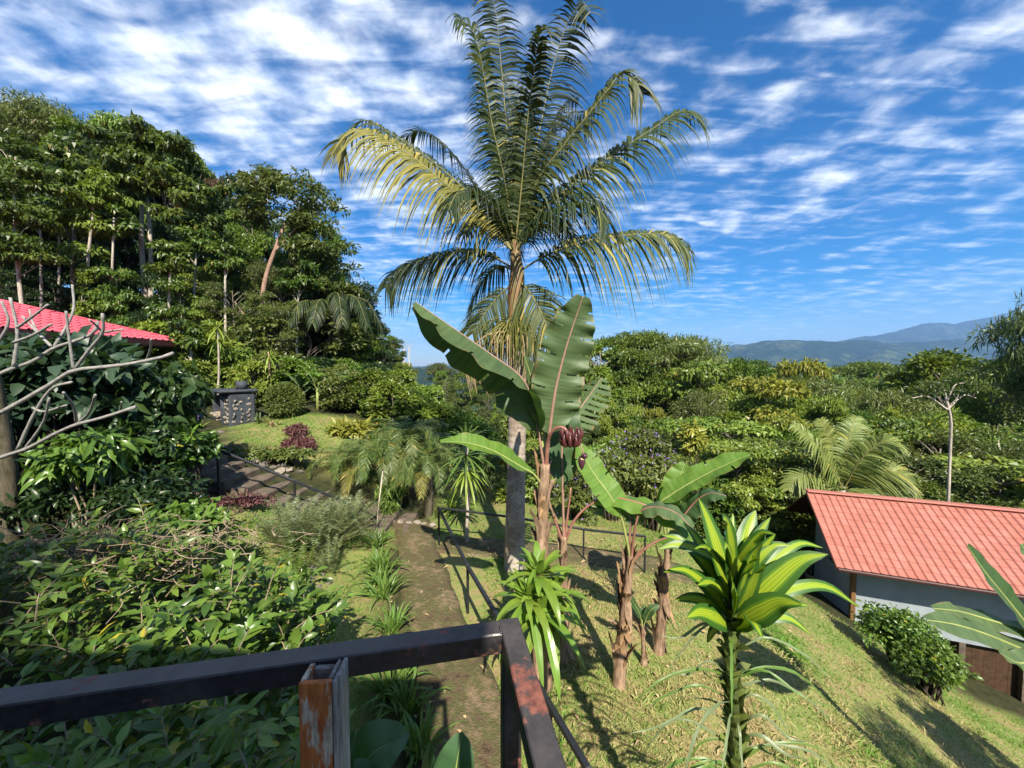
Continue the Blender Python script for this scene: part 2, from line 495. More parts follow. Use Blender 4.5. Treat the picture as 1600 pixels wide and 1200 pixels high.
def ground_mat():
    m, nt = newmat('ground'); k = NT(nt)
    co = k.coord('Object')
    lw = k.attr('lawn')
    n1 = k.noise(0.9, 5, 0.6, co); n2 = k.noise(5.0, 5, 0.65, co); n3 = k.noise(38, 3, 0.6, co)
    f = k.math('ADD', k.math('MULTIPLY', n1, 0.5), k.math('MULTIPLY', n2, 0.5))
    lawn = k.ramp(f, [(0.34, (0.17, 0.115, 0.058)), (0.43, (0.24, 0.185, 0.082)), (0.51, (0.165, 0.200, 0.050)), (0.61, (0.095, 0.178, 0.028))])
    lawn = k.mix(k.rng(n3, 0.45, 0.75), lawn, (0.32, 0.25, 0.13))
    litter = k.ramp(n2, [(0.3, (0.020, 0.022, 0.010)), (0.5, (0.034, 0.040, 0.016)), (0.7, (0.065, 0.048, 0.026))])
    farf = k.ramp(k.noise(0.02, 8, 0.7, co), [(0.35, (0.020, 0.042, 0.012)), (0.55, (0.035, 0.065, 0.018)), (0.7, (0.09, 0.12, 0.035))])
    ln = k.n('ShaderNodeVectorMath', operation='LENGTH'); k.set(ln, 0, co)
    litter = k.mix(k.rng(ln.outputs['Value'], 60, 200), litter, farf)
    col = k.mix(k.math('MULTIPLY', lw, 1.0), litter, lawn)
    k.out(col, 0.95, 0.1, bump=k.math('ADD', n2, k.math('MULTIPLY', n3, 0.4)), bstr=0.6, bdist=0.05)
ground_mat()
def build_ground():
    n = 340
    s = np.linspace(-1, 1, n); g = np.sign(s) * (np.abs(s) * 26 + (np.exp(np.abs(s) * 7.2) - 1) * 6.0)
    X, Y = np.meshgrid(g, g + 8, indexing='ij')
    Z = HZ(X, Y)
    V = np.stack([X, Y, Z], -1).reshape(-1, 3)
    i = np.arange(n - 1)[:, None] * n + np.arange(n - 1)[None]
    F = np.stack([i, i + n, i + n + 1, i + 1], -1).reshape(-1, 4)
    o = mk('ground', V, F, 'ground', smooth=True)
    a = o.data.attributes.new('lawn', 'FLOAT', 'POINT')
    a.data.foreach_set('value', lawn_mask(V[:, 0], V[:, 1]).astype(np.float32))
    tag(o, kind='structure')
build_ground()

# distant hills, each a relief with its own depth
def hills_mat():
    m, nt = newmat('hills'); k = NT(nt)
    co = k.coord('Object')
    n = k.noise(0.0022, 9, 0.68, co); n2 = k.noise(0.012, 6, 0.7, co)
    f = k.math('ADD', k.math('MULTIPLY', n, 0.6), k.math('MULTIPLY', n2, 0.4))
    col = k.ramp(f, [(0.40, (0.010, 0.024, 0.010)), (0.50, (0.018, 0.036, 0.015)), (0.58, (0.065, 0.085, 0.035)), (0.64, (0.13, 0.13, 0.07))])
    k.out(col, 0.95, 0.05, bump=n2, bstr=1.0, bdist=40)
hills_mat()
def ridge(name, prof, D, depth, base=-80, rough=0.14, seed=0.0, n=240, m=46):
    """prof: (u, v) of the crest seen from the terrace; the crest stands D metres off, slopes fall to the front and back"""
    us = np.linspace(prof[0][0], prof[-1][0], n); vs_ = np.interp(us, [p[0] for p in prof], [p[1] for p in prof])
    cr = np.array([P(u, v, D) for u, v in zip(us, vs_)])
    t = np.linspace(-1, 1, m)
    X = np.repeat(cr[:, 0:1], m, 1) * (1 + t[None] * depth / D * 0.5); Y = D + t[None] * depth + 0 * X
    hgt = cr[:, 2:3] - base
    prof_t = np.where(t < 0, (1 - np.abs(t)) ** 1.25, (1 - np.abs(t)) ** 1.4)[None]
    w = 2 * math.pi / (depth * 0.9)
    nz = fbm2(X, Y, w, seed, 5) * rough * (1 - np.exp(-6 * np.abs(t)))[None] * (1 - np.abs(t[None]) ** 4)
    Z = base + hgt * np.clip(prof_t + nz, 0, 1.05) + fbm2(X, Y, w * 6, seed + 2, 3) * 4 * (D / 6000)
    Z = np.where((np.abs(t) < 0.02)[None], cr[:, 2:3], Z)
    V = np.stack([X, Y, Z], -1).reshape(-1, 3)
    i = np.arange(n - 1)[:, None] * m + np.arange(m - 1)[None]
    F = np.stack([i, i + m, i + m + 1, i + 1], -1).reshape(-1, 4)
    o = mk(name, V, F, 'hills', smooth=True); tag(o, kind='structure')
ridge('hills', [(900, 572), (1040, 566), (1105, 549), (1150, 540), (1195, 531), (1250, 531), (1300, 532), (1350, 529), (1390, 536), (1450, 533), (1520, 525), (1600, 519), (1750, 510)], 4500, 1500, seed=1.0)
ridge('mountain_range', [(1180, 560), (1310, 533), (1345, 524), (1375, 522), (1440, 506), (1465, 502), (1490, 503), (1540, 495), (1600, 484), (1700, 470), (1900, 475)], 7000, 1700, seed=3.0)
ridge('far_hills', [(1000, 570), (1085, 553), (1110, 545), (1150, 537), (1175, 539), (1230, 555), (1300, 560)], 8200, 800, seed=5.0)
ridge('low_hills', [(300, 573), (560, 574), (640, 573), (690, 576), (740, 581), (900, 578), (1100, 572), (1200, 570), (1330, 574), (1420, 567), (1500, 561), (1600, 560), (1900, 556)], 1700, 650, base=-90, seed=7.0)
ridge('valley_rim', [(-400, 560), (300, 566), (620, 572), (700, 572), (800, 576), (1000, 574)], 5500, 900, seed=9.0)
# ------------------------------------------------------------------ plant materials
leaf_mat('leaf_forest', (0.042, 0.092, 0.012), (0.132, 0.196, 0.024), (0.20, 0.17, 0.03), vary=0.30, shift=0.02)
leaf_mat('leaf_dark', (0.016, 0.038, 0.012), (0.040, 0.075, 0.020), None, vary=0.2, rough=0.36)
leaf_mat('leaf_bright', (0.080, 0.140, 0.018), (0.195, 0.250, 0.038), (0.30, 0.26, 0.03), vary=0.2)
leaf_mat('leaf_yellow', (0.13, 0.165, 0.022), (0.26, 0.27, 0.045), (0.38, 0.33, 0.05), vary=0.15)
leaf_mat('leaf_olive', (0.052, 0.085, 0.018), (0.132, 0.160, 0.036), (0.19, 0.13, 0.05), vary=0.22)
leaf_mat('leaf_rust', (0.075, 0.045, 0.022), (0.15, 0.085, 0.038), (0.09, 0.10, 0.03), vary=0.15)
leaf_mat('leaf_bluegreen', (0.020, 0.050, 0.028), (0.052, 0.095, 0.050), None, vary=0.15)
leaf_mat('leaf_hill', (0.026, 0.060, 0.010), (0.112, 0.165, 0.024), (0.24, 0.21, 0.05), vary=.15)
leaf_mat('leaf_bush', (0.045, 0.098, 0.015), (0.140, 0.230, 0.034), (0.36, 0.32, 0.03), vary=0.12, rough=0.34, spec=0.5)
leaf_mat('leaf_fern', (0.095, 0.140, 0.055), (0.21, 0.25, 0.125), (0.26, 0.22, 0.10), vary=0.12)
leaf_mat('leaf_red', (0.060, 0.022, 0.028), (0.17, 0.070, 0.065), (0.12, 0.10, 0.04), vary=0.1, tboost=(1.4, 0.8, 0.8))
leaf_mat('leaf_orange', (0.22, 0.12, 0.03), (0.45, 0.25, 0.06), (0.50, 0.42, 0.06), vary=0.1, tboost=(1.2, 0.9, 0.5))
leaf_mat('petal_purple', (0.22, 0.12, 0.42), (0.42, 0.28, 0.62), None, vary=0.05, tboost=(1.1, 1.0, 1.2))
leaf_mat('palm_green', (0.014, 0.028, 0.010), (0.044, 0.064, 0.017), (0.22, 0.20, 0.04), vary=0.18, rough=0.5, spec=0.28, trans=0.20)
leaf_mat('palm_mid', (0.028, 0.048, 0.012), (0.078, 0.098, 0.024), (0.30, 0.25, 0.05), vary=0.12, rough=0.5, spec=0.28, trans=0.2)
leaf_mat('palm_yellow', (0.11, 0.12, 0.026), (0.24, 0.22, 0.048), (0.42, 0.32, 0.06), vary=0.08, rough=0.5, spec=0.28, trans=0.2)
leaf_mat('palm_datepalm', (0.055, 0.100, 0.022), (0.130, 0.185, 0.045), (0.35, 0.24, 0.04), vary=0.15, trans=0.2)
leaf_mat('straw', (0.24, 0.17, 0.085), (0.42, 0.31, 0.17), None, vary=0.12, trans=0.1, rough=0.8, spec=0.1)
leaf_mat('strap_green', (0.060, 0.120, 0.022), (0.145, 0.235, 0.045), (0.38, 0.34, 0.05), vary=0.12)
leaf_mat('strap_lime', (0.14, 0.22, 0.030), (0.28, 0.36, 0.050), (0.42, 0.38, 0.05), vary=0.08)
leaf_mat('leaf_canna', (0.026, 0.072, 0.030), (0.055, 0.125, 0.050), None, vary=0.12, rough=0.4)
bark_mat('bark_pale', (0.20, 0.16, 0.12), (0.50, 0.44, 0.36))
bark_mat('bark_grey', (0.075, 0.060, 0.045), (0.22, 0.19, 0.15))
bark_mat('bark_dark', (0.022, 0.018, 0.013), (0.075, 0.058, 0.042))
bark_mat('bark_red', (0.20, 0.11, 0.075), (0.42, 0.28, 0.21))
bark_mat('bark_moss', (0.030, 0.032, 0.014), (0.12, 0.098, 0.066), scale=9)
leaf_mat('palm_bright', (0.105, 0.145, 0.034), (0.21, 0.245, 0.062), (0.36, 0.31, 0.06), vary=.08, rough=.5, spec=.3, trans=.2)
bark_mat('twig_grey', (0.15, 0.14, 0.125), (0.32, 0.30, 0.275), scale=14, stretch=(1, 1, 1), bstr=0.3)
bark_mat('twig_straw', (0.13, 0.092, 0.060), (0.34, 0.26, 0.18), scale=14, stretch=(1, 1, 1), bstr=0.3)
def rachis_mat():
    m, nt = newmat('rachis'); k = NT(nt)
    k.out(k.ramp(k.noise(3, 3, 0.6, k.coord('Object')), [(0.3, (0.10, 0.105, 0.03)), (0.7, (0.24, 0.21, 0.07))]), 0.5, 0.4)
rachis_mat()

# ------------------------------------------------------------------ trees
def clump_leaves(rng, C, Rad, n, L, W, droop=0.15, out=0.7, up=0.6, shell=0.55, fold=0.2, eight=False, jit=0.6, low=-0.45):
    """n leaves through each of the ellipsoids C (k,3) with radii Rad (k,3)"""
    k = len(C); ci = np.repeat(np.arange(k), n)
    d = rnd_dirs(rng, k * n, 0.25)
    d[:, 2] = np.where(d[:, 2] < low, -d[:, 2] * 0.6, d[:, 2]); d = unit(d)
    r = shell + (1 - shell) * rng.random(k * n) ** 0.7
    r = np.where(rng.random(k * n) < 0.22, r * rng.random(k * n), r)
    r *= 1 + 0.22 * np.sin(d[:, 0] * 5 + ci * 1.7) * np.sin(d[:, 1] * 5 + ci) + 0.10 * rng.normal(size=k * n)
    Pb = C[ci] + d * Rad[ci] * r[:, None]
    D = d * out + rng.normal(size=(k * n, 3)) * jit; D[:, 2] -= droop * 1.6
    N = d * 0.4 + rng.normal(size=(k * n, 3)) * 0.45 + np.array([0, 0, up])
    s = 0.65 + 0.7 * rng.random(k * n)
    f = leaves8 if eight else leaves4
    V, F = f(Pb, D, N, L * s, W * s, fold=fold, droop=droop)
    ct = rng.random(k) * 0.45
    t = np.clip(ct[ci] + rng.random(k * n) * 0.6 - 0.02, 0, 1)
    t = np.where(rng.random(k * n) < 0.012, 1.0, np.minimum(t, 0.9))
    return V, F, np.repeat(t, len(V) // (k * n))
def limb_tubes(mb, rng, start, ends, r0, k=5, n=6, sag=0.0):
    for e in ends:
        s = np.asarray(start(e) if callable(start) else start, float); e = np.asarray(e, float)
        L = np.linalg.norm(e - s)
        m = (s + e) / 2 + rng.normal(size=3) * L * 0.07 + np.array([0, 0, L * (0.10 - sag)])
        mb.add(*tube(catmull([s, m, e], n), np.linspace(r0, r0 * 0.25, n), k))
def make_tree(seed, H=11.0, R=3.4, cb=0.35, nc=34, nl=260, L=0.34, W=0.17, shape='round', flat=0.55, rc=0.95, tr=0.16, leaf='leaf_forest', bark='bark_grey', droop=0.15, lean=0.0, up=0.6, eight=False):
    """returns trunk mesh and crown mesh of one tree kind, base at the origin"""
    rng = np.random.default_rng(seed)
    top = H * 0.86
    la = rng.random() * TAU
    tp = np.array([[0, 0, -0.6], [0, 0, 0.0], *[[lean * H * q * math.cos(la) + rng.normal() * 0.12, lean * H * q * math.sin(la) + rng.normal() * 0.12, top * q] for q in (0.3, 0.6, 1.0)]])
    tpc = catmull(tp, 16)
    mb = MB(); mb.add(*tube(tpc, np.linspace(tr * 1.15, tr * 0.25, 16), 8))
    C = []; tries = 0
    while len(C) < nc and tries < 6000:
        tries += 1
        q = rng.random(); a = rng.random() * TAU
        if shape == 'round': rr = math.sqrt(max(0, 1 - (2 * q - 1) ** 2)) * (0.62 + 0.38 * rng.random())
        elif shape == 'umbrella': q = 0.55 + 0.45 * q; rr = math.sqrt(max(0, 1 - ((q - .55) / .47) ** 2)) * math.sqrt(rng.random())
        elif shape == 'cone': rr = (1.02 - q) * (0.55 + 0.45 * rng.random())
        elif shape == 'layer': q = round(q * 5) / 5 + rng.normal() * 0.02; rr = (0.55 + 0.45 * math.sin(q * 2.6 + .4)) * math.sqrt(rng.random())
        else: rr = (0.6 + 0.4 * math.sin(q * math.pi)) * math.sqrt(rng.random())
        c = np.array([math.cos(a) * rr * R, math.sin(a) * rr * R, H * cb + (H * (1 - cb) - rc * flat) * q])
        c[:2] += tpc[min(15, int(15 * c[2] / top)) if c[2] < top else 15][:2]
        if all(np.linalg.norm((c - o) / np.array([1, 1, flat])) > rc * 0.62 for o in C): C.append(c)
    C = np.array(C)
    Rad = rc * (0.7 + 0.6 * rng.random(len(C)))[:, None] * np.array([1, 1, flat])
    def st(e):
        z = max(H * cb * 0.75, min(top * 0.97, e[2] - 0.55 * np.hypot(e[0], e[1]) - 0.2))
        i = np.argmin(np.abs(tpc[:, 2] - z)); return tpc[i]
    limb_tubes(mb, rng, st, C, tr * 0.34)
    V, F, T = clump_leaves(rng, C, Rad, nl, L, W, droop=droop, up=up, eight=eight)
    # twigs reaching through the clumps
    tw = C[rng.integers(0, len(C), 60)]; dd = rnd_dirs(rng, 60, 0.4)
    for c, d in zip(tw, dd): mb.add(*tube(np.array([c, c + d * rc * 0.8]), np.array([tr * .08, tr * .03]), 3, False))
    return mb.mesh('trunk', bark, True), mkmesh('crown', V, F, leaf, T)
TREES = {
    'round_green': make_tree(1, 10, 3.4, .26, 44, 480, .25, .13),
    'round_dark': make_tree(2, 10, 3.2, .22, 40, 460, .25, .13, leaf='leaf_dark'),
    'olive_airy': make_tree(3, 11, 3.6, .30, 38, 360, .20, .09, leaf='leaf_olive', flat=.42, shape='round'),
    'bright_layer': make_tree(4, 10, 3.4, .25, 38, 300, .32, .15, leaf='leaf_bright', shape='layer', flat=.38, droop=.35),
    'yellow_layer': make_tree(5, 9, 2.4, .25, 30, 200, .30, .16, leaf='leaf_yellow', shape='layer', flat=.36, droop=.35, tr=.10, bark='bark_pale'),
    'umbrella': make_tree(6, 11, 4.6, .40, 50, 480, .22, .10, leaf='leaf_forest', shape='umbrella', flat=.36, rc=1.1),
    'feathery': make_tree(7, 11, 4.0, .35, 46, 300, .40, .06, leaf='leaf_olive', shape='umbrella', flat=.3, rc=1.1, droop=.25),
    'vine_column': make_tree(8, 9, 1.9, .05, 40, 380, .22, .14, leaf='leaf_forest', shape='oval', flat=.7, rc=.75, droop=.4),
    'big_leaf': make_tree(9, 9, 2.8, .25, 32, 190, .42, .19, leaf='leaf_forest', shape='layer', flat=.45, droop=.45, bark='bark_pale', tr=.12),
    'rust': make_tree(10, 10, 3.2, .35, 32, 250, .26, .12, leaf='leaf_rust', flat=.4, shape='umbrella'),
    'round_green2': make_tree(15, 11, 3.0, .30, 40, 460, .24, .12, shape='oval', rc=.85, flat=.7),
    'round_green3': make_tree(16, 10, 3.9, .22, 48, 420, .27, .12, shape='layer', rc=1.0, flat=.5, droop=.3),
    'olive2': make_tree(17, 11, 3.0, .35, 30, 330, .17, .07, leaf='leaf_olive', flat=.5, shape='umbrella', bark='bark_pale'),
    'bright2': make_tree(18, 10, 2.8, .20, 40, 300, .27, .13, leaf='leaf_bright', shape='oval', rc=.8, flat=.6, droop=.3),
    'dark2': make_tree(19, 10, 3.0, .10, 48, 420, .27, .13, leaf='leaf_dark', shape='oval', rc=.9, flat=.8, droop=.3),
    'shrub': make_tree(11, 3.6, 1.7, .05, 30, 220, .24, .12, leaf='leaf_forest', shape='round', flat=.7, rc=.55, tr=.05),
    'shrub_bright': make_tree(12, 3.4, 1.6, .05, 28, 180, .27, .14, leaf='leaf_bright', shape='round', flat=.7, rc=.55, tr=.05, droop=.3),
    'shrub_dark': make_tree(13, 3.6, 1.7, .03, 30, 220, .24, .13, leaf='leaf_dark', shape='round', flat=.7, rc=.55, tr=.05),
    'shrub_olive': make_tree(14, 3.4, 1.8, .05, 30, 210, .20, .09, leaf='leaf_olive', shape='round', flat=.6, rc=.6, tr=.05),
}
TREE_H = dict(round_green2=11, round_green3=10, olive2=11, bright2=10, dark2=10, round_green=10, round_dark=10, olive_airy=11, bright_layer=10, yellow_layer=9, umbrella=11, feathery=11, vine_column=9, big_leaf=9, rust=10, shrub=3.6, shrub_bright=3.4, shrub_dark=3.6, shrub_olive=3.4)
DESC = dict(round_green2='oval mid green tree', round_green3='wide mid green tree', olive2='thin olive tree', bright2='oval bright green tree', dark2='dark leafy column tree', round_green='rounded mid green tree', round_dark='dense dark green tree', olive_airy='airy olive green tree', bright_layer='bright layered tree', yellow_layer='slim yellow green tree',
            umbrella='flat topped green tree', feathery='feathery olive tree', vine_column='narrow vine hung tree', big_leaf='large leaved green tree', rust='rust brown tree', shrub='green leafy shrub', shrub_bright='bright green shrub', shrub_dark='dark green shrub', shrub_olive='grey olive shrub')
FOREST = []
def put_tree(kind, x, y, height, where=None, group=None, rz=None, label=None, wid=1.0):
    tm, cm = TREES[kind]
    z = hz(x, y); s = height / TREE_H[kind]
    nm = 'shrub' if kind.startswith('shrub') else 'forest_tree'
    o = thing(nm, label or '', 'shrub' if nm == 'shrub' else 'tree', (x, y, z - 0.05), group, RNG.random() * TAU if rz is None else rz)
    o.scale = (s * wid, s * wid, s)
    link('trunk', tm, o); link('crown', cm, o)
    if not label: FOREST.append((o, kind, where))
    return o

# ------------------------------------------------------------------ palm fronds
def frond_parts(pts, LL, npairs, droop=0.8, up=(0, 0, 1), lw=0.035, ang0=0.35, ang1=0.8, t0=0.12, lift=0.15, rng=RNG, r0=0.022, seg=4, tip=0.35, side=(1, 1), tint=(0.0, 0.9), gap=0.0):
    c = catmull(pts, 40); T = unit(np.gradient(c, axis=0))
    upv = np.broadcast_to(np.asarray(up, float), T.shape)
    S = unit(np.cross(T, upv)); N = np.cross(S, T)
    Pb, D, NN, L, DR, W, TT = [], [], [], [], [], [], []
    for sgn, use in ((1, side[0]), (-1, side[1])):
        t = t0 + (1 - t0) * (np.arange(npairs) + rng.random(npairs) * 0.5) / npairs
        if gap: t = t[rng.random(len(t)) > gap]
        i = np.clip(t * 39, 0, 39); a = np.floor(i).astype(int); a = np.minimum(a, 38); f = (i - a)[:, None]
        pb = c[a] * (1 - f) + c[a + 1] * f
        an = (ang0 + (ang1 - ang0) * t + rng.normal(size=len(t)) * 0.06)[:, None]
        d = S[a] * sgn * np.cos(an) + T[a] * np.sin(an) + N[a] * (lift + rng.normal(size=len(t)) * 0.07)[:, None]
        q = (t - t0) / (1 - t0)
        prof = np.where(q < 0.3, 0.55 + 0.45 * np.sin(q / 0.3 * math.pi / 2), tip + (1 - tip) * np.cos((q - 0.3) / 0.7 * math.pi / 2) ** 0.8)
        Pb.append(pb); D.append(d); NN.append(N[a] + rng.normal(size=(len(t), 3)) * 0.25)
        L.append(LL * use * prof * (0.9 + 0.2 * rng.random(len(t)))); DR.append(droop * (0.75 + 0.5 * rng.random(len(t)))); W.append(np.full(len(t), lw) * (0.8 + .4 * rng.random(len(t))))
        tt = tint[0] + (tint[1] - tint[0]) * rng.random(len(t)); TT.append(np.where(rng.random(len(t)) < 0.02, 1.0, tt))
    V, F = blades(np.concatenate(Pb), np.concatenate(D), np.concatenate(NN), np.concatenate(L), np.concatenate(W), np.concatenate(DR), seg)
    tt = np.repeat(np.concatenate(TT), 2 * (seg + 1))
    return tube(c, np.linspace(r0, r0 * 0.18, 40), 5), (V, F, tt)
def frond(parent, pts, LL, npairs, mat='palm_green', label=None, **kw):
    (rv, rf), (lv, lf, lt) = frond_parts(pts, LL, npairs, **kw)
    f = mk('frond', lv, lf, mat, parent, lt)
    if label: f['label'] = label
    mk('rachis', rv, rf, 'rachis', f, smooth=True)
    return f

# ------------------------------------------------------------------ broad leaves (banana, dracaena, canna)
def broad_leaf(pts, W, up=(0, 0, 1), t0=0.12, fold=0.25, edge=0.0, ripple=0.02, rip_n=9, n=34, m=5, prof='banana', tears=None, rng=RNG, asym=0.0, roll=0.0, fray=0.0, across=False):
    """pts: midrib with petiole; blade from t0 on. fold > 0 lifts both halves, < 0 lets them hang; edge bends the margins further"""
    c = catmull(pts, n); T = unit(np.gradient(c, axis=0))
    upv = np.broadcast_to(np.asarray(up, float), T.shape); S = unit(np.cross(T, upv)); N = np.cross(S, T)
    if roll:
        S, N = S * math.cos(roll) + N * math.sin(roll), N * math.cos(roll) - S * math.sin(roll)
    t = np.linspace(0, 1, n); q = np.clip((t - t0) / (1 - t0), 0, 1)
    if prof == 'banana': w = np.minimum(1, (q / 0.16) ** 0.6) * np.clip(1 - np.maximum(0, q - 0.55) ** 2 / 0.235, 0.02, 1) ** 0.75
    elif prof == 'lance': w = np.sin(np.clip(q, 0, 1) ** 0.75 * math.pi) ** 0.75
    elif prof == 'strap': w = (0.45 + 0.55 * np.minimum(1, q / 0.35)) * np.clip(1 - (q ** 3.2), 0, 1)
    else: w = np.minimum(1, (q / 0.22) ** 0.7) * np.clip(1 - q ** 3, 0, 1) ** 0.7
    hw = np.maximum(w * W / 2, 0.0006)
    i0 = int(np.argmax(q > 0)) - 1; i0 = max(0, i0)
    mb = MB()
    ph = rng.random(2) * 6; mb.rim = []
    for si, sg in enumerate((1, -1)):
        rows = []
        for j in range(m + 1):
            r = j / m; f = fold + edge * r + asym * sg
            rp = ripple * np.sin(q * rip_n * TAU * 0.5 + ph[si] + 0.6 * np.sin(q * 23 + ph[1 - si])) * r ** 1.5
            fr = 1.0 + (fray * rng.normal(size=n) * (r == 1.0))
            x = hw * r * fr
            rows.append(c + S * (sg * x * math.cos(f))[:, None] + N * (x * math.sin(f) + rp * np.minimum(1, w * 1.5))[:, None] + T * (x * 0.10 * r)[:, None])
        G_ = np.stack(rows, 1)[i0:]; k = len(G_)
        a = np.arange(k - 1)[:, None] * (m + 1) + np.arange(m)[None]
        Fq = np.stack([a, a + 1, a + m + 2, a + m + 1], -1)
        if sg < 0: Fq = Fq[..., ::-1]
        keep = np.ones((k - 1, m), bool)
        if tears is not None:
            for row, j0 in tears[si]:
                if row < k - 1: keep[row, j0:] = False
        tt = 0.42 + np.repeat(0.30 * (rng.random(k) - .5), m + 1) + 0.12 * rng.random(k * (m + 1))
        mb.rim.append(np.tile(np.linspace(0, 1, m + 1), k))
        if across: tt = np.tile(np.linspace(0, 1, m + 1), k)
        mb.add(G_.reshape(-1, 3), [Fq[keep]], tt)
    return c, mb
def add_broad(parent, pts, W, mat, rib='midrib', ribr=(0.016, 0.003), name='leaf', label=None, k=6, **kw):
    c, mb = broad_leaf(pts, W, **kw)
    lf = mb.build(name, mat, parent, True)
    if mat.startswith('banana'):
        a = lf.data.attributes.new('rim', 'FLOAT', 'POINT'); a.data.foreach_set('value', np.concatenate(mb.rim).astype(np.float32))
    if label: lf['label'] = label
    if rib:
        N = len(c); mk('midrib', *tube(c - np.array([0, 0, 0.003]), np.linspace(ribr[0], ribr[1], N), k), rib, lf, smooth=True)
    return lf
# ------------------------------------------------------------------ forest
def put_px(kind, u, d, vtop, where, wid=1.0, minh=2.0, label=None, **kw):
    x = (u - 800) / FPX * d; z = hz(x, d); zt = P(u, vtop, d)[2]
    h = max(minh, zt - z)
    if kind.startswith('shrub') and h > 4.6:
        kind = {'shrub': 'round_green', 'shrub_bright': 'bright_layer', 'shrub_olive': 'olive_airy', 'shrub_dark': 'vine_column'}[kind]; wid = max(wid, 1.1)
    return put_tree(kind, x, d, h, where, wid=wid, label=label, **kw)
fr = np.random.default_rng(21)
SKY_L = [(-200, 150), (0, 158), (60, 152), (150, 172), (230, 196), (262, 200), (300, 230), (340, 268), (400, 270), (450, 275), (500, 305), (535, 360), (548, 430), (575, 480), (605, 510), (640, 552)]
def skyl(u): return np.interp(u, [a for a, b in SKY_L], [b for a, b in SKY_L])
# hill forest on the left: back row up to the skyline, then lower rows in front
for u, d, dv, kind, wid in [(-60, 33, 10, 'round_dark', .8), (20, 34, 8, 'feathery', .75), (95, 33, 4, 'feathery', .8), (-20, 29, 40, 'olive_airy', .7), (75, 28, 70, 'round_dark', .6), (160, 27, 30, 'round_dark', .6),
                         (205, 29, 14, 'bright_layer', .62), (265, 30, 10, 'umbrella', .6), (300, 27, 45, 'bright_layer', .55), (340, 29, 12, 'rust', .6), (385, 31, 4, 'round_dark', .6), (330, 25, 80, 'round_dark', .6),
                         (460, 28, 60, 'round_dark', .62), (500, 25, 30, 'round_green', .62), (525, 27, 60, 'olive_airy', .6), (545, 30, 22, 'round_green', .6), (575, 33, 14, 'olive_airy', .7), (600, 36, 10, 'round_green', .8),
                         (120, 23, 110, 'round_dark', .7), (60, 22, 130, 'vine_column', .8), (190, 24, 150, 'round_dark', .75), (255, 24, 190, 'big_leaf', .8), (310, 22, 190, 'big_leaf', .85), (350, 23, 170, 'round_dark', .8), (10, 20, 110, 'bright_layer', .6),
                         (-40, 21, 160, 'olive_airy', .8), (430, 24, 190, 'olive_airy', .8), (490, 23, 150, 'round_dark', .8), (545, 26, 110, 'round_dark', .9), (580, 28, 70, 'round_green', .9), (470, 21, 250, 'round_dark', .9), (520, 21, 200, 'vine_column', 1.0)]:
    put_px(kind, u, d, skyl(u) + dv, 'hill', wid)
for u, d, v, kind, wid in [(555, 25, 440, 'dark2', .9), (585, 27, 500, 'dark2', 1.0), (612, 30, 528, 'round_green2', 1.0), (600, 24, 545, 'dark2', 1.1), (570, 22, 530, 'round_green3', .9), (625, 27, 570, 'bright2', 1.0), (535, 23, 480, 'dark2', .9), (300, 33, 240, 'round_green2', .7), (240, 32, 215, 'dark2', .7), (170, 31, 195, 'round_green2', .8), (360, 27, 300, 'dark2', .8), (400, 26, 330, 'round_green2', .7),
                           (205, 26, 330, 'dark2', .8), (280, 25, 350, 'dark2', .8), (100, 26, 260, 'dark2', .8), (40, 25, 250, 'dark2', .8), (330, 21, 400, 'bright2', .8), (260, 20, 420, 'dark2', .9), (170, 19.5, 400, 'dark2', .8), (440, 22, 400, 'olive2', .9), (480, 24, 380, 'dark2', .8), (60, 20, 380, 'dark2', .8), (410, 20.5, 470, 'round_green2', .9)]:
    put_px(kind, u, d, v, 'hill', wid)
for u, d, v, kind, wid in [(190, 19, 420, 'big_leaf', .7), (285, 18.5, 440, 'big_leaf', .8), (330, 18.5, 470, 'bright_layer', .8), (370, 19, 430, 'olive_airy', .8), (430, 19, 450, 'olive_airy', .9), (470, 20, 470, 'shrub_olive', 1.2), (255, 17.5, 500, 'shrub_bright', 1.2),
                           (320, 17, 520, 'shrub_bright', 1.2), (370, 17, 540, 'shrub_bright', 1.0), (420, 17, 545, 'shrub_olive', 1.1), (460, 17, 560, 'shrub', 1.2), (500, 18, 560, 'shrub_dark', 1.4), (545, 19, 560, 'shrub', 1.3), (580, 20, 570, 'shrub_dark', 1.3),
                           (300, 15.5, 565, 'shrub_bright', 1.0), (395, 15.6, 585, 'shrub_bright', .9), (615, 21, 585, 'shrub_bright', 1.3), (90, 20, 430, 'round_dark', .9), (30, 19, 440, 'round_dark', .9), (150, 20.5, 410, 'vine_column', .8)]:
    put_px(kind, u, d, v, 'hill foot', wid)
# valley forest: stacked rows from the garden edge to the skyline
KV = ['round_green2', 'round_green3', 'olive2', 'bright2', 'round_green', 'olive_airy', 'bright_layer', 'round_dark', 'umbrella', 'feathery', 'big_leaf', 'vine_column', 'yellow_layer', 'rust']
PV = np.array([.14, .12, .10, .10, .12, .10, .09, .06, .13, .09, .03, .05, .03, .02])
def rowv(d0, d1, u0, u1, step, v0, v1, where, kinds=KV, probs=PV, wid=(.75, 1.1)):
    u = u0
    while u < u1:
        d = d0 + (d1 - d0) * fr.random(); v = v0 + (v1 - v0) * fr.random()
        kind = kinds[fr.choice(len(kinds), p=probs / probs.sum())]
        put_px(kind, u + fr.normal() * step * .2, d, v, where, wid[0] + (wid[1] - wid[0]) * fr.random())
        u += step * (0.8 + .4 * fr.random())
rowv(85, 130, 560, 1700, 52, 566, 574, 'skyline')
rowv(50, 70, 640, 1680, 62, 568, 590, 'back')
rowv(33, 44, 630, 1640, 66, 578, 620, 'middle')
rowv(24, 30, 640, 1640, 78, 610, 660, 'front')
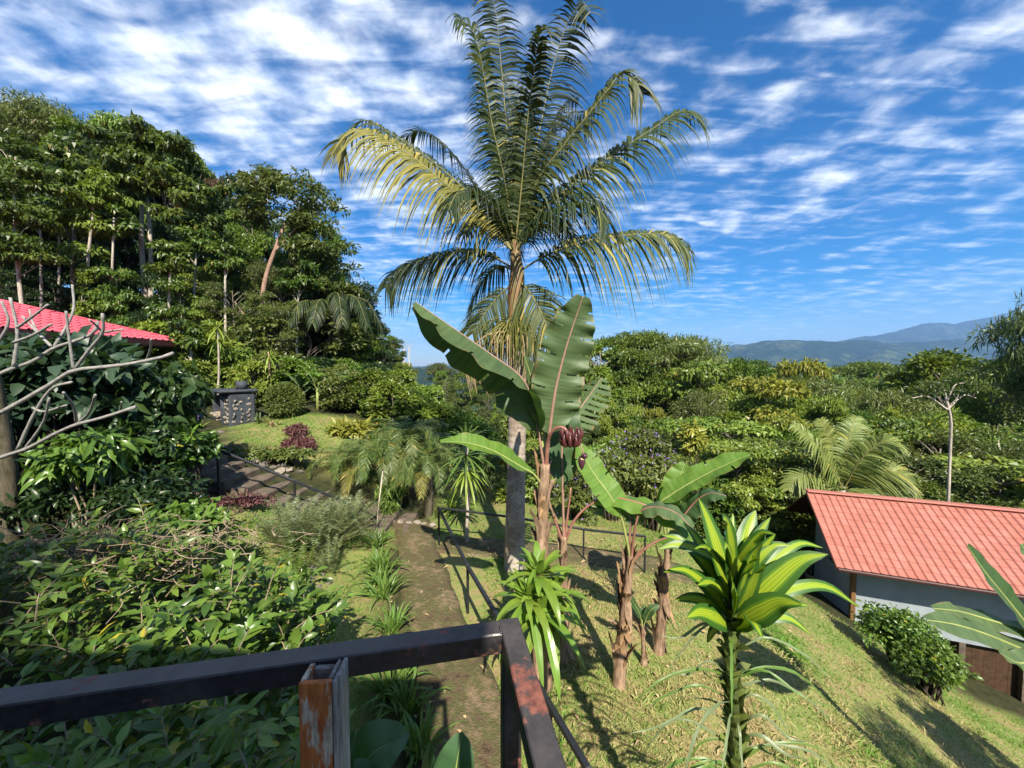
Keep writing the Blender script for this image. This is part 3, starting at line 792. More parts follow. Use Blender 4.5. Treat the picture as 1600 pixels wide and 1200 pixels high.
KS = ['shrub', 'shrub_bright', 'shrub_olive', 'shrub_dark', 'big_leaf', 'vine_column']
PS = np.array([.36, .28, .22, .05, .03, .06])
rowv(17.5, 21, 600, 1240, 70, 640, 690, 'edge', KS, PS, (1.0, 1.4))
rowv(14.5, 17, 530, 700, 38, 650, 690, 'garden edge', KS[:3], PS[:3], (1.0, 1.3))
rowv(14.5, 16.5, 700, 1230, 62, 690, 730, 'garden edge', KS[:4], PS[:4], (1.0, 1.3))
rowv(19, 23, 1240, 1660, 60, 640, 700, 'edge', KV, PV, (.8, 1.1))
rowv(15.5, 18, 1230, 1660, 60, 690, 745, 'garden edge', KS, PS, (1.0, 1.3))
KT = ['olive2', 'bright2', 'yellow_layer', 'round_green2', 'olive_airy']; PT = np.array([.3, .2, .12, .23, .15])
rowv(21, 31, 650, 1640, 62, 582, 645, 'front', KT, PT, (.42, .7))
rowv(36, 48, 900, 1640, 80, 556, 585, 'middle', KT, PT, (.45, .7))
# standing out from the canopy
put_px('umbrella', 985, 46, 521, None, .78, label='tall flat topped tree on the skyline right of the upright banana leaf')
put_px('round_green', 938, 42, 512, None, .75, label='tall leafy tree rising just behind the upright banana leaf')
put_px('feathery', 1055, 44, 526, None, .85, label='tall airy grey green tree at the right end of the raised skyline clump')
put_px('bright_layer', 1090, 38, 572, None, .8, label='light green layered tree below the airy skyline tree')
put_px('yellow_layer', 1200, 26, 592, None, .8, label='sunlit yellow leaved tree above the broad palm in the valley')
put_px('yellow_layer', 1215, 20, 650, None, .8, label='yellow green sapling with pale slim trunk left of the valley palm')
put_px('round_green2', 1490, 34, 548, None, 1.0, label='broad rounded tree humped above the skyline at right')
put_px('bright_layer', 1550, 29, 585, None, .7, label='layered bright tree under the feathery tree at the right edge')
put_px('feathery', 1660, 24, 440, None, .42, label='dark feathery tree cut by the right edge of the picture')
put_px('round_dark', 1610, 30, 545, None, .6, label='dark tree below the feathery tree at the right edge')

# labels for the many trees: what they look like, which row they stand in, and what they stand near
LM = [(-1e9, 40, 'at the left edge'), (40, 130, 'above the crimson roof'), (130, 200, 'left of the white trunks'), (200, 270, 'around the white trunks'), (270, 340, 'above the roof tip'), (340, 410, 'left of the leaning trunk'),
      (410, 480, 'right of the leaning trunk'), (480, 560, 'behind the small bananas'), (560, 640, 'near the bare poles'), (640, 720, 'below the left banana leaf'), (720, 790, 'left of the palm trunk'), (790, 850, 'behind the palm trunk'),
      (850, 930, 'behind the banana fruit'), (930, 1000, 'right of the upright leaf'), (1000, 1080, 'above the right bananas'), (1080, 1160, 'above the rightmost banana leaf'), (1160, 1240, 'left of the valley palm'), (1240, 1330, 'behind the valley palm'),
      (1330, 1420, 'right of the valley palm'), (1420, 1500, 'around the bare pale tree'), (1500, 1580, 'above the terracotta roof'), (1580, 1e9, 'at the right edge')]
ROW = {'hill': 'high on the hill', 'hill foot': 'at the hill foot', 'skyline': 'on the valley skyline', 'back': 'in the far valley', 'middle': 'in the middle valley', 'front': 'in the near valley', 'edge': 'at the forest edge', 'garden edge': 'along the garden edge'}
GRP = {'hill': 'trees of the wooded hill', 'hill foot': 'trees and shrubs at the foot of the hill', 'skyline': 'trees on the valley skyline', 'back': 'trees of the far valley forest', 'middle': 'trees in the middle of the valley forest', 'front': 'trees of the near valley forest', 'edge': 'plants at the valley forest edge', 'garden edge': 'shrubs along the garden edge'}
def label_forest():
    groups = {}
    for o, kind, where in FOREST:
        u = 800 + FPX * o.location.x / o.location.y
        lm = next(t for a, b, t in LM if a <= u < b)
        groups.setdefault(f'{DESC[kind]} {ROW[where]} {lm}', []).append((u, o)); o['group'] = GRP[where]
    pos = ['left', 'right']
    for lab, items in groups.items():
        items.sort(key=lambda q: q[0])
        for i, (u, o) in enumerate(items):
            if len(items) == 1: o['label'] = lab
            elif len(items) == 2: o['label'] = lab + ', ' + pos[i] + ' of two'
            else: o['label'] = lab + ', ' + ['first', 'second', 'third', 'fourth', 'fifth', 'sixth'][min(i, 5)] + ' from left'
label_forest()
# ------------------------------------------------------------------ built things: materials
def rail_mat():
    m, nt = newmat('rail_paint'); k = NT(nt)
    co = k.coord('Object'); n = k.noise(7, 6, 0.65, co); n2 = k.noise(60, 3, 0.6, co); big = k.noise(3.1, 2, 0.5, co)
    f = k.math('ADD', k.math('MULTIPLY', n, 0.62), k.math('ADD', k.math('MULTIPLY', big, 0.28), k.math('MULTIPLY', n2, 0.16)))
    rust = k.ramp(n2, [(0.3, (0.085, 0.026, 0.016)), (0.7, (0.23, 0.080, 0.052))])
    base = k.ramp(n2, [(0.35, (0.010, 0.010, 0.011)), (0.75, (0.030, 0.029, 0.030))])
    dust = k.mix(k.rng(k.noise(11, 5, 0.6, co), 0.5, 0.8, 0, 0.35), base, (0.13, 0.11, 0.10))
    geo = k.n('ShaderNodeNewGeometry').outputs['Normal']; sp = k.n('ShaderNodeSeparateXYZ'); k.set(sp, 0, geo)
    topd = k.math('MULTIPLY', k.rng(sp.outputs['Z'], .5, .95), k.rng(k.noise(16, 5, .65, co), .35, .7, .25, .8))
    dust = k.mix(topd, dust, (0.085, 0.072, 0.066))
    mask = k.rng(f, 0.588, 0.625)
    k.out(k.mix(mask, dust, rust), k.rng(mask, 0, 1, 0.36, 0.8), 0.5, bump=k.math('ADD', f, n2), bstr=0.25, bdist=0.004)
rail_mat()
plain_mat('black_iron', (0.016, 0.017, 0.019), 0.45, 0.5, 0.3, 12)
def peel_mat():
    m, nt = newmat('peeling_orange'); k = NT(nt)
    co = k.coord('Object', (1, 1, 0.22)); n = k.noise(26, 6, 0.68, co); g = k.noise(90, 3, 0.6, co); fine = k.coord('Object')
    orange = k.ramp(g, [(0.3, (0.28, 0.070, 0.018)), (0.7, (0.50, 0.165, 0.040))])
    wood = k.ramp(g, [(0.3, (0.24, 0.18, 0.12)), (0.7, (0.62, 0.52, 0.38))])
    k.out(k.mix(k.rng(n, 0.52, 0.57), orange, wood), 0.6, 0.3, bump=k.math('ADD', n, k.math('MULTIPLY', g, 0.5)), bstr=0.5, bdist=0.006)
peel_mat()
bark_mat('weathered_wood', (0.10, 0.085, 0.07), (0.38, 0.34, 0.29), scale=30, stretch=(1, 1, 0.1))
def path_mat():
    m, nt = newmat('mossy_path'); k = NT(nt)
    co = k.coord('Object'); n = k.noise(1.6, 6, 0.65, co); n2 = k.noise(9, 5, 0.65, co); n3 = k.noise(60, 3, 0.6, co)
    f = k.math('ADD', k.math('MULTIPLY', n, 0.55), k.math('MULTIPLY', n2, 0.45))
    c = k.ramp(f, [(0.34, (0.050, 0.034, 0.020)), (0.44, (0.115, 0.080, 0.045)), (0.50, (0.085, 0.090, 0.032)), (0.56, (0.165, 0.120, 0.068)), (0.66, (0.25, 0.19, 0.115))])
    c = k.mix(k.rng(n3, 0.55, 0.8, 0, 0.6), c, (0.30, 0.23, 0.14))
    k.out(c, 0.9, 0.15, bump=k.math('ADD', n2, k.math('MULTIPLY', n3, 0.5)), bstr=1.0, bdist=0.04)
path_mat()
plain_mat('step_concrete', (0.115, 0.090, 0.066), 0.9, 0.2, 0.45, 6, 0.5)
plain_mat('earth', (0.085, 0.055, 0.036), 0.95, 0.1, 0.45, 5, 0.6)
def tile_mat(name, a, b, dirt):
    m, nt = newmat(name); k = NT(nt)
    geo = k.n('ShaderNodeNewGeometry').outputs['Position']
    n = k.noise(2.2, 6, 0.6, geo); n2 = k.noise(22, 4, 0.65, geo)
    oi = k.n('ShaderNodeObjectInfo').outputs['Random']
    c = k.ramp(k.math('ADD', k.math('MULTIPLY', n, 0.8), k.math('MULTIPLY', oi, 0.2)), [(0.35, a), (0.7, b)])
    c = k.mix(k.rng(n2, 0.54, 0.70, 0, 0.6), c, dirt)
    c = k.mix(k.rng(k.noise(1.1, 5, .7, geo), .52, .66, 0, .4), c, dirt)
    k.out(c, 0.62, 0.3, bump=n2, bstr=0.08, bdist=0.01)
tile_mat('tile_terracotta', (0.32, 0.112, 0.080), (0.41, 0.158, 0.118), (0.22, 0.078, 0.060))
tile_mat('tile_crimson', (0.40, 0.060, 0.085), (0.50, 0.098, 0.125), (0.28, 0.045, 0.060))
plain_mat('wall_blue', (0.27, 0.305, 0.325), 0.85, 0.2, 0.14, 2, 0.15)
plain_mat('wall_pale', (0.45, 0.52, 0.53), 0.85, 0.2, 0.06, 3, 0.15)
plain_mat('brown_board', (0.060, 0.034, 0.018), 0.8, 0.2, 0.35, 7, 0.3)
plain_mat('timber', (0.17, 0.085, 0.036), 0.75, 0.25, 0.3, 9, 0.3)
plain_mat('gutter', (0.050, 0.016, 0.014), 0.5, 0.4, 0.2, 6)
plain_mat('soffit', (0.055, 0.040, 0.030), 0.85, 0.2, 0.2, 6)
plain_mat('slate_plaster', (0.040, 0.046, 0.054), 0.7, 0.35, 0.35, 6, 0.5)
plain_mat('stone_pale', (0.25, 0.215, 0.17), 0.85, 0.2, 0.35, 5, 0.5)
plain_mat('stone_dark', (0.13, 0.11, 0.095), 0.9, 0.2, 0.4, 5, 0.5)
plain_mat('sand', (0.33, 0.23, 0.12), 0.95, 0.1, 0.25, 14, 0.4)
plain_mat('dark_glass', (0.018, 0.022, 0.026), 0.15, 0.5, 0.1)
def rock_mesh(seed, mat, n=9, m=6):
    r = np.random.default_rng(seed); V = [[0, 0, -1]]; 
    for j in range(1, m):
        for i in range(n):
            a = i / n * TAU; b = -math.pi / 2 + j / m * math.pi
            V.append([math.cos(b) * math.cos(a), math.cos(b) * math.sin(a), math.sin(b)])
    V.append([0, 0, 1]); V = np.array(V)
    for _ in range(7):
        d = rnd_dirs(r, 1)[0]; c = 0.55 + .3 * r.random(); q = V @ d
        V = V - np.outer(np.maximum(0, q - c), d)
    V *= 1 + 0.05 * r.normal(size=(len(V), 1))
    T = [[0, 1 + (i + 1) % n, 1 + i] for i in range(n)] + [[len(V) - 1, 1 + (m - 2) * n + i, 1 + (m - 2) * n + (i + 1) % n] for i in range(n)]
    Q = [[1 + j * n + i, 1 + j * n + (i + 1) % n, 1 + (j + 1) * n + (i + 1) % n, 1 + (j + 1) * n + i] for j in range(m - 2) for i in range(n)]
    return mkmesh('stone', V * 0.5, [np.array(T), np.array(Q)], mat)
ROCK_P = [rock_mesh(i, 'stone_pale') for i in range(5)]; ROCK_D = [rock_mesh(10 + i, 'stone_dark') for i in range(5)]
def stone(parent, p, s, meshes, r=RNG):
    o = link('stone', meshes[r.integers(len(meshes))], parent)
    o.location = Vector(p); o.scale = Vector(s); o.rotation_euler = (r.normal() * .2, r.normal() * .2, r.random() * TAU)
    return o

# ------------------------------------------------------------------ paths and steps
def strip(name, cl, w, mat, dz=0.03, n=70, across=8, thick=0.10, wob=0.05, seed=1):
    c = catmull([(x, y, 0) for x, y in cl], n); T = unit(np.gradient(c, axis=0)); S = np.stack([T[:, 1], -T[:, 0], 0 * T[:, 0]], 1)
    r = np.random.default_rng(seed); q = np.linspace(-1, 1, across)
    ws = w / 2 * (1 + wob * fbm2(np.linspace(0, 9, n), np.zeros(n) + seed, 2.0, seed, 3))
    X = c[:, None] + S[:, None] * (ws[:, None] * q[None])[..., None]
    X[..., 2] = HZ(X[..., 0], X[..., 1]) + dz + 0.012 * fbm2(X[..., 0], X[..., 1], 3.0, seed, 3)
    X[:, [0, -1], 2] -= 0.015
    lo0 = X[:, 0].copy(); lo0[:, 2] -= thick; lo1 = X[:, -1].copy(); lo1[:, 2] -= thick
    X = np.concatenate([lo0[:, None], X, lo1[:, None]], 1); k = across + 2
    a = np.arange(n - 1)[:, None] * k + np.arange(k - 1)[None]
    F = np.stack([a, a + 1, a + k + 1, a + k], -1).reshape(-1, 4)[:, ::-1]
    o = mk(name, X.reshape(-1, 3), F, mat, smooth=True); tag(o, kind='structure'); return o
pp = [G(u, v) for u, v in ((735, 1195), (718, 1100), (692, 1000), (668, 925), (655, 865), (648, 828))]
PATH = [(p[0], p[1]) for p in pp]
PATH = [(PATH[0][0] + .25, PATH[0][1] - 1.2)] + PATH + [(PATH[-1][0] - .25, PATH[-1][1] + .5)]
strip('path', PATH, .92, 'mossy_path', 0.03, wob=.10)
tp_ = [G(u, v) for u, v in ((690, 850), (760, 856), (830, 862), (900, 868), (985, 878))]
strip('cross_path', [(p[0], p[1]) for p in tp_] + [(4.2, 7.6)], 0.85, 'mossy_path', 0.028, seed=3)
steps = thing('garden_steps', 'mossy concrete steps climbing left to the upper lawn beside the iron rail', 'steps', (-5.1, 8.6, .9))
for k_ in range(-6, 6):
    x1 = -5.07 - .42 * k_; z1 = 1.03 + .155 * k_
    yo = 0.0 if k_ >= 0 else 0.10 * (-k_)
    V, F = box((x1 - .24, 8.62 + yo + RNG.normal() * .02, z1 - .25), .50, 1.25 + RNG.normal() * .04, .5 + k_ * .0015, None, .018)
    o = mk('step', V, F, 'step_concrete', steps); o.matrix_parent_inverse = Matrix.Translation(-Vector((-5.1, 8.6, .9)))

def off(o, root):
    o.matrix_parent_inverse = Matrix.Translation(-root.location); return o
def part(root, name, mat, V, F, smooth=False, label=None, parent=None):
    """part given in world coordinates under a thing standing at root.location"""
    o = mk(name, V, F, mat, parent or root, smooth=smooth)
    if parent is None: off(o, root)
    if label: o['label'] = label
    return o
# ------------------------------------------------------------------ iron handrails
def handrail(label, pts, posts, sec=0.05, name='handrail'):
    root = thing(name, label, 'handrail', tuple(posts[0][0]))
    for a, b in zip(pts[:-1], pts[1:]):
        part(root, 'rail', 'black_iron', *bar(a, b, sec, sec, bev=.006))
    for a, b in posts:
        part(root, 'post', 'black_iron', *bar(a, b, sec * .8, sec * .8, up=(0, 1, 0), bev=.004))
    return root
def onpost(x, y, ztop): return (np.array([x, y, hz(x, y) - .15]), np.array([x, y, ztop]))
c0 = np.array([-1.67, 8.24, .84]); c1 = np.array([-.72, 5.84, .80]); c2 = np.array([.60, 2.75, .86])
handrail('black iron handrail running down the right side of the mossy path', [c0, c1, c2], [onpost(-1.66, 8.24, .86), onpost(-.72, 5.86, .80), onpost(.36, 3.35, .84)], .052)
b1 = P(912, 827, 7.7); b2 = P(1008, 838, 7.35)
handrail('thin black rail along the far side of the cross path behind the palm', [c0 + (0.06, 0, -.01), P(800, 808, 8.0), b1, b2], [onpost(1.0 * P(800, 808, 8.0)[0], 8.0, .66), onpost(b1[0], b1[1], b1[2] + .01), onpost(b2[0], b2[1], b2[2] + .01)], .042)
l = [P(292, 680, 8.0), P(340, 702, 7.9), P(460, 752, 7.9), P(550, 789, 8.3), P(588, 808, 8.6)]
handrail('black iron handrail on the left steps below the stone oven', l, [onpost(l[1][0], l[1][1], l[1][2]), onpost(l[2][0], l[2][1], l[2][2]), onpost(l[4][0], l[4][1], l[4][2])], .05)

# ------------------------------------------------------------------ terrace railing in front of the camera
rz_ = EYE[2] - .646                                           # top of the rail
ca = np.array([-.004, .902]); dl = unit(np.array([-.545, -.110])); dr_ = unit(np.array([.066, -.33]))
rail = thing('terrace_railing', 'dark square tube railing with rust patches in the foreground', 'railing', (ca[0], ca[1], 2.45))
sq = .052
def r3(p, z): return np.array([p[0], p[1], z])
corner = ca
part(rail, 'top_rail', 'rail_paint', *bar(r3(corner - dl * .004, rz_ - sq / 2), r3(corner + dl * 3.2, rz_ - sq / 2), sq, sq, bev=.003), label='long dark top rail crossing the lower left')
part(rail, 'side_rail', 'rail_paint', *bar(r3(corner - dr_ * .0255 - dl * .0, rz_ - sq / 2 + .0015), r3(corner + dr_ * 2.4, rz_ - sq / 2 + .0015), sq, sq, bev=.003), label='short top rail with flaking red rust')
part(rail, 'post', 'rail_paint', *bar(r3(corner + dr_ * .004, 2.40), r3(corner + dr_ * .004, rz_ - sq + .001), .046, .046, up=(dl[0], dl[1], 0), bev=.003))
part(rail, 'post', 'rail_paint', *bar(r3(corner + dl * 2.2, 2.40), r3(corner + dl * 2.2, rz_ - sq + .001), .046, .046, up=(dl[0], dl[1], 0), bev=.003))
part(rail, 'post', 'rail_paint', *bar(r3(corner + dr_ * 1.9, 2.40), r3(corner + dr_ * 1.9, rz_ - sq + .001), .046, .046, up=(dl[0], dl[1], 0), bev=.003))
for sg in (-1, 1):
    q0 = r3(corner - dl * .026 * sg + dr_ * .026 * sg, rz_ + .0015)
    part(rail, 'weld_bead', 'rail_paint', *tube(catmull([r3(corner + dl * .027 + dr_ * .026 * sg, rz_ + .001 - .049 * (sg < 0)), r3(corner + dl * .027 + dr_ * .0 , rz_ + .001), r3(corner + dl * .027 - dr_ * .026 * sg, rz_ + .001 - .049 * (sg > 0))], 14), .0022 * (1 + .3 * np.sin(np.arange(14) * 2.5)), 6), True)
dd_ = thing('terrace_slab', 'concrete terrace slab under the dark foreground railing', 'terrace', (-1.5, -.4, 2.3))
fr_ = np.stack([np.append(-dl, 0), np.append(-dr_, 0), [0, 0, 1]], 1)
part(dd_, 'slab', 'step_concrete', *box(r3(corner + dl * 1.7 + dr_ * 1.22, 2.31), 3.5, 2.5, .18, fr_, .01))
# weathered hollow post that stands just inside the rail
pc = P(492, 1066, .735)[:2]; wpz = rz_ - .004
wp = thing('wooden_post', 'weathered hollow post with peeling orange paint against the dark rail', 'post', (pc[0], pc[1], 2.40))
ax = unit(np.array([1.0, .06])); ay = np.array([-ax[1], ax[0]])
PR = np.stack([np.append(ax, 0), np.append(ay, 0), [0, 0, 1]], 1)
def pb(x0, x1, y0, y1, z1, bev=.002):
    c = pc + ax * (x0 + x1) / 2 + ay * (y0 + y1) / 2
    return box(r3(c, (2.40 + z1) / 2), x1 - x0, y1 - y0, z1 - 2.40, PR, bev)
part(wp, 'front_board', 'peeling_orange', *pb(-.034, .032, 0, .011, wpz), label='front board with flaking orange paint')
part(wp, 'side_board', 'peeling_orange', *pb(-.035, -.024, .0115, .058, wpz - .001))
part(wp, 'side_board', 'weathered_wood', *pb(.0225, .031, .0115, .060, wpz + .002), label='grey weathered side board')
part(wp, 'side_board', 'weathered_wood', *pb(.0345, .044, -.001, .064, wpz + .003))
part(wp, 'core', 'weathered_wood', *pb(-.0235, .0215, .046, .0575, wpz - .006))
part(wp, 'core', 'weathered_wood', *pb(-.0235, -.002, .012, .0455, wpz - .05))

# ------------------------------------------------------------------ the lodge behind the camera, whose roof shades the near garden
lodge = thing('lodge', 'lodge behind the terrace whose roof shades the near garden', 'house', (-4.5, -3.5, 2.2))
part(lodge, 'wall', 'wall_pale', *box((-5.65, -5.8, 4.1), 11.4, 5.0, 4.2))
part(lodge, 'roof', 'tile_crimson', *box((-5.60, -5.2, 6.35), 12.5, 6.6, .16))

# ------------------------------------------------------------------ roof tiles
def tile_mesh(name, w, l, mat, h=.030, step=.012, k=9):
    """one pressed roof tile: flat pan with a raised roll at one side; x across, y up the slope, z out"""
    x = np.array([0, .34, .60, .68, .74, .80, .87, .94, 1.0]) * w
    z = np.array([0, -.06, .0, .28, .75, 1.0, .75, .28, 0.0]) * h
    V = []; 
    for yy, dz in ((-.012, step - .024), (-.010, step), (l * .5, step * .45), (l, 0.0)):
        V.append(np.stack([x, np.full(k, yy), z + dz], 1))
    # scalloped lower edge
    V[0][:, 1] -= .012 * np.sin(np.linspace(0, math.pi, k)); V[1][:, 1] -= .012 * np.sin(np.linspace(0, math.pi, k))
    V = np.concatenate(V); F = [[j * k + i, j * k + i + 1, (j + 1) * k + i + 1, (j + 1) * k + i] for j in range(3) for i in range(k - 1)]
    return V, np.array(F)
def roof_frame(o, ex, ys):
    ex = unit(ex); ys = unit(ys); return np.array(o, float), np.stack([ex, ys, np.cross(ex, ys)], 1)

# right house
HD = 10.0
E1 = P(1310, 886, HD); E2 = P(1600, 929, HD * .875); E2[2] = E1[2]
e_ = unit((E2 - E1) * np.array([1, 1, 0])); nb = np.array([-e_[1], e_[0], 0.0])        # nb: towards the ridge, away from the camera
if nb[1] < 0: nb = -nb
def proj(p):
    y = p[1] * math.cos(PITCH) - (p[2] - 4) * math.sin(PITCH)
    return 800 + FPX * p[0] / y, 600 - FPX * ((p[2] - 4) * math.cos(PITCH) + p[1] * math.sin(PITCH)) / y
best = min(((w, r) for w in np.linspace(1.2, 3.6, 121) for r in np.linspace(.4, 2.6, 111)),
           key=lambda q: (lambda c: (c[0] - 1262) ** 2 + (c[1] - 768) ** 2)(proj(E1 + nb * q[0] + np.array([0, 0, q[1]]))))
RW, RR = best
ysl = unit(nb * RW + np.array([0, 0, RR])); SL = math.hypot(RW, RR)
house = thing('garden_house', 'low house with terracotta tile roof and grey blue wall on the right', 'house', tuple(E1 + e_ * 1.2 + nb * .8 + np.array([0, 0, -2.6])))
ROWS = 11; TL = SL / ROWS; TW = .19
tv, tf = tile_mesh('tile', TW, TL * 1.02, 'tile_terracotta')
tile = mkmesh('tile', tv, tf, 'tile_terracotta', smooth=False)
O_, RF = roof_frame(E1, e_, ysl)
rot = Matrix([list(RF[0]) + [0], list(RF[1]) + [0], list(RF[2]) + [0], [0, 0, 0, 1]])
roof = part(house, 'roof', 'tile_terracotta', *box(O_ + RF @ np.array([4.2, SL / 2, -.022]), 8.4, SL, .03, RF))
fill = MB()
for r in range(ROWS):
    for c in range(44):
        p = O_ + RF @ np.array([c * TW, r * TL, .006])
        if c < 27:
            o = link('tile', tile, roof)
            o.matrix_basis = Matrix.Translation(Vector(p + RNG.normal(size=3) * .0016)) @ rot @ Matrix.Rotation(RNG.normal() * .004, 4, 'Z')
        else: fill.add(tv @ RF.T + p, [tf])
t_ = fill.build('tiling', 'tile_terracotta', roof); t_['kind'] = 'stuff'
rg = O_ + RF @ np.array([-.05, SL, 0])
part(house, 'ridge_cap', 'tile_terracotta', *bar(rg + np.array([0, 0, .035]), rg + e_ * 8.5 + np.array([0, 0, .035]), .26, .055, bev=.02))
part(house, 'rake_trim', 'tile_terracotta', *bar(O_ + RF @ np.array([-.035, -.03, .0]), O_ + RF @ np.array([-.035, SL, .0]), .05, .10, bev=.01))
yb = unit(nb * RW - np.array([0, 0, RR])); FB = np.stack([e_, yb, np.cross(e_, yb)], 1)
part(house, 'back_roof', 'gutter', *box(rg + FB @ np.array([4.25, SL / 2 + .02, -.02]), 8.4, SL, .05, FB))
part(house, 'gutter', 'gutter', *bar(O_ + RF @ np.array([-.03, -.045, -.045]), O_ + RF @ np.array([8.4, -.045, -.045]), .09, .085, bev=.02))
part(house, 'soffit', 'soffit', *box(O_ + e_ * 4.2 + nb * .40 + np.array([0, 0, -.09]), 8.3, .74, .03, np.stack([e_, nb, [0, 0, 1]], 1)))
OH = .84; LW = .74; WB = -1.95                                    # eave overhang, rake overhang, depth of the wall foot below the eave
wz1 = E1[2] - .07; wz0 = E1[2] + WB
wc = E1 + e_ * LW + nb * OH
HF = np.stack([e_, nb, [0, 0, 1]], 1)
def hbox(x0, x1, y0, y1, z0, z1, bev=0.0):
    return box(wc * [1, 1, 0] + e_ * (x0 + x1) / 2 + nb * (y0 + y1) / 2 + np.array([0, 0, (z0 + z1) / 2]), x1 - x0, y1 - y0, z1 - z0, HF, bev)
part(house, 'wall', 'wall_blue', *hbox(0, 8, 0, .14, wz0, wz1 + .15))
gy = 2 * (RW - OH)
gv = [wc + nb * .141, wc + nb * gy, wc + nb * (RW - OH)]
def at(p, z): return np.array([p[0], p[1], z])
def roofz(y): return E1[2] + RR * (1 - abs((y + OH) - RW) / RW) - .12
ys_ = [.141, RW - OH, gy]
Vg = []
for x in (0, .14):
    for y in ys_: Vg.append(at(wc + e_ * x + nb * y, wz0 - .9))
    for y in ys_: Vg.append(at(wc + e_ * x + nb * y, roofz(y) - .02))
part(house, 'gable_wall', 'wall_blue', np.array(Vg), [np.array([[0, 3, 4, 1], [1, 4, 5, 2], [6, 7, 10, 9], [7, 8, 11, 10], [0, 6, 9, 3], [2, 5, 11, 8], [3, 9, 10, 4], [4, 10, 11, 5]])])
part(house, 'corner_post', 'timber', *hbox(-.12, -.004, -.10, .02, wz0 - 1.2, wz1 + .05, .01))
ba = [hbox(x, x + .235, .16, .185, wz0 - 2.6, wz0 - .003) for x in np.arange(.02, 7.9, .24)]
for V, F in ba: part(house, 'board', 'brown_board', V, F)
for x in (2.3, 3.55, 4.8): part(house, 'stilt', 'step_concrete', *hbox(x, x + .13, .0, .13, wz0 - 2.6, wz0 - .004))
win = part(house, 'vent', 'timber', *hbox(1.55, 2.15, -.022, .0, wz1 - .30, wz1 - .08))
for q in range(2):
    w_ = part(house, 'pane', 'dark_glass', *hbox(1.585 + q * .275, 1.585 + q * .275 + .25, -.027, -.0215, wz1 - .275, wz1 - .105), parent=win)

# left house: hipped roof seen over the shrubs
C0 = P(298, 536, 16.0); ez = C0[2]
x0, x1, y0, y1 = C0[0] - 8.2, C0[0], 1.5, C0[1]
pitch = math.tan(math.radians(19)); hw_ = 4.1; rzv = ez + hw_ * pitch
hl = thing('hill_house', 'house with crimson hipped tile roof half hidden behind the shrubs at left', 'house', ((x0 + x1) / 2, (y0 + y1) / 2, hz(-16, 10)))
A_, B_, C_, D_ = [x1, y0, ez], [x1, y1, ez], [x0, y1, ez], [x0, y0, ez]; R0, R1_ = [x1 - hw_, y0 + hw_, rzv], [x1 - hw_, y1 - hw_, rzv]
rv = np.array([A_, B_, C_, D_, R0, R1_])
rroof = part(hl, 'roof', 'tile_crimson', np.concatenate([rv, rv - [0, 0, .06]]), [np.array([[0, 1, 5, 4], [2, 3, 4, 5], [6, 10, 11, 7], [8, 11, 10, 9]]), np.array([[1, 2, 5], [3, 0, 4], [7, 11, 8], [9, 10, 6]]), np.array([[0, 6, 7, 1], [1, 7, 8, 2], [2, 8, 9, 3], [3, 9, 6, 0]])])
tl = MB(); w2, l2 = .27, .36
tv2, tf2 = tile_mesh('t', w2, l2 * 1.02, None, h=.05, step=.035)
def tiles_on(o, ex, ys, Wd, inside):
    O2, RF2 = roof_frame(o, ex, ys)
    nrow = int(hw_ / math.cos(math.atan(pitch)) / l2)
    for r in range(nrow):
        for c in range(int(Wd / w2)):
            if inside((c + .5) * w2, (r + .5) * l2): tl.add(tv2 @ RF2.T + O2 + RF2 @ np.array([c * w2, r * l2, .008]), [tf2])
ca_ = math.cos(math.atan(pitch))
tiles_on(A_, [0, 1, 0], [-1, 0, pitch], y1 - y0, lambda s, t: t * ca_ < min(s, (y1 - y0) - s) + .02)
tiles_on(B_, [-1, 0, 0], [0, -1, pitch], x1 - x0, lambda s, t: t * ca_ < min(s, (x1 - x0) - s) + .02)
t_ = tl.build('tiling', 'tile_crimson', rroof); t_['kind'] = 'stuff'
for a, b in ((B_, R1_), (A_, R0), (R0, R1_), (C_, R1_)):
    part(hl, 'hip_cap', 'tile_crimson', *bar(np.array(a) + [0, 0, .04], np.array(b) + [0, 0, .04], .20, .07, bev=.02))
part(hl, 'fascia', 'gutter', *box(((x1 + .03), (y0 + y1) / 2, ez - .10), .05, y1 - y0 + .1, .20))
part(hl, 'fascia', 'gutter', *box(((x0 + x1) / 2, y1 + .03, ez - .10), x1 - x0, .05, .20))
part(hl, 'soffit', 'soffit', *box(((x0 + x1) / 2, (y0 + y1) / 2, ez - .23), x1 - x0 - .02, y1 - y0 - .02, .04))
zg = hz(-16, 10) - .8
part(hl, 'wall', 'wall_pale', *box(((x0 + x1) / 2 - .05, (y0 + y1) / 2 - .3, (zg + ez) / 2 - .13), x1 - x0 - 2.0, y1 - y0 - 2.2, ez - zg - .26))
for y in (4.5, 8.0, 11.2):
    w_ = part(hl, 'window', 'timber', *box((x1 - 1.03, y, ez - 1.35), .08, 1.3, 1.2)); part(hl, 'pane', 'dark_glass', *box((x1 - .985, y, ez - 1.35), .02, 1.1, 1.0), parent=w_)

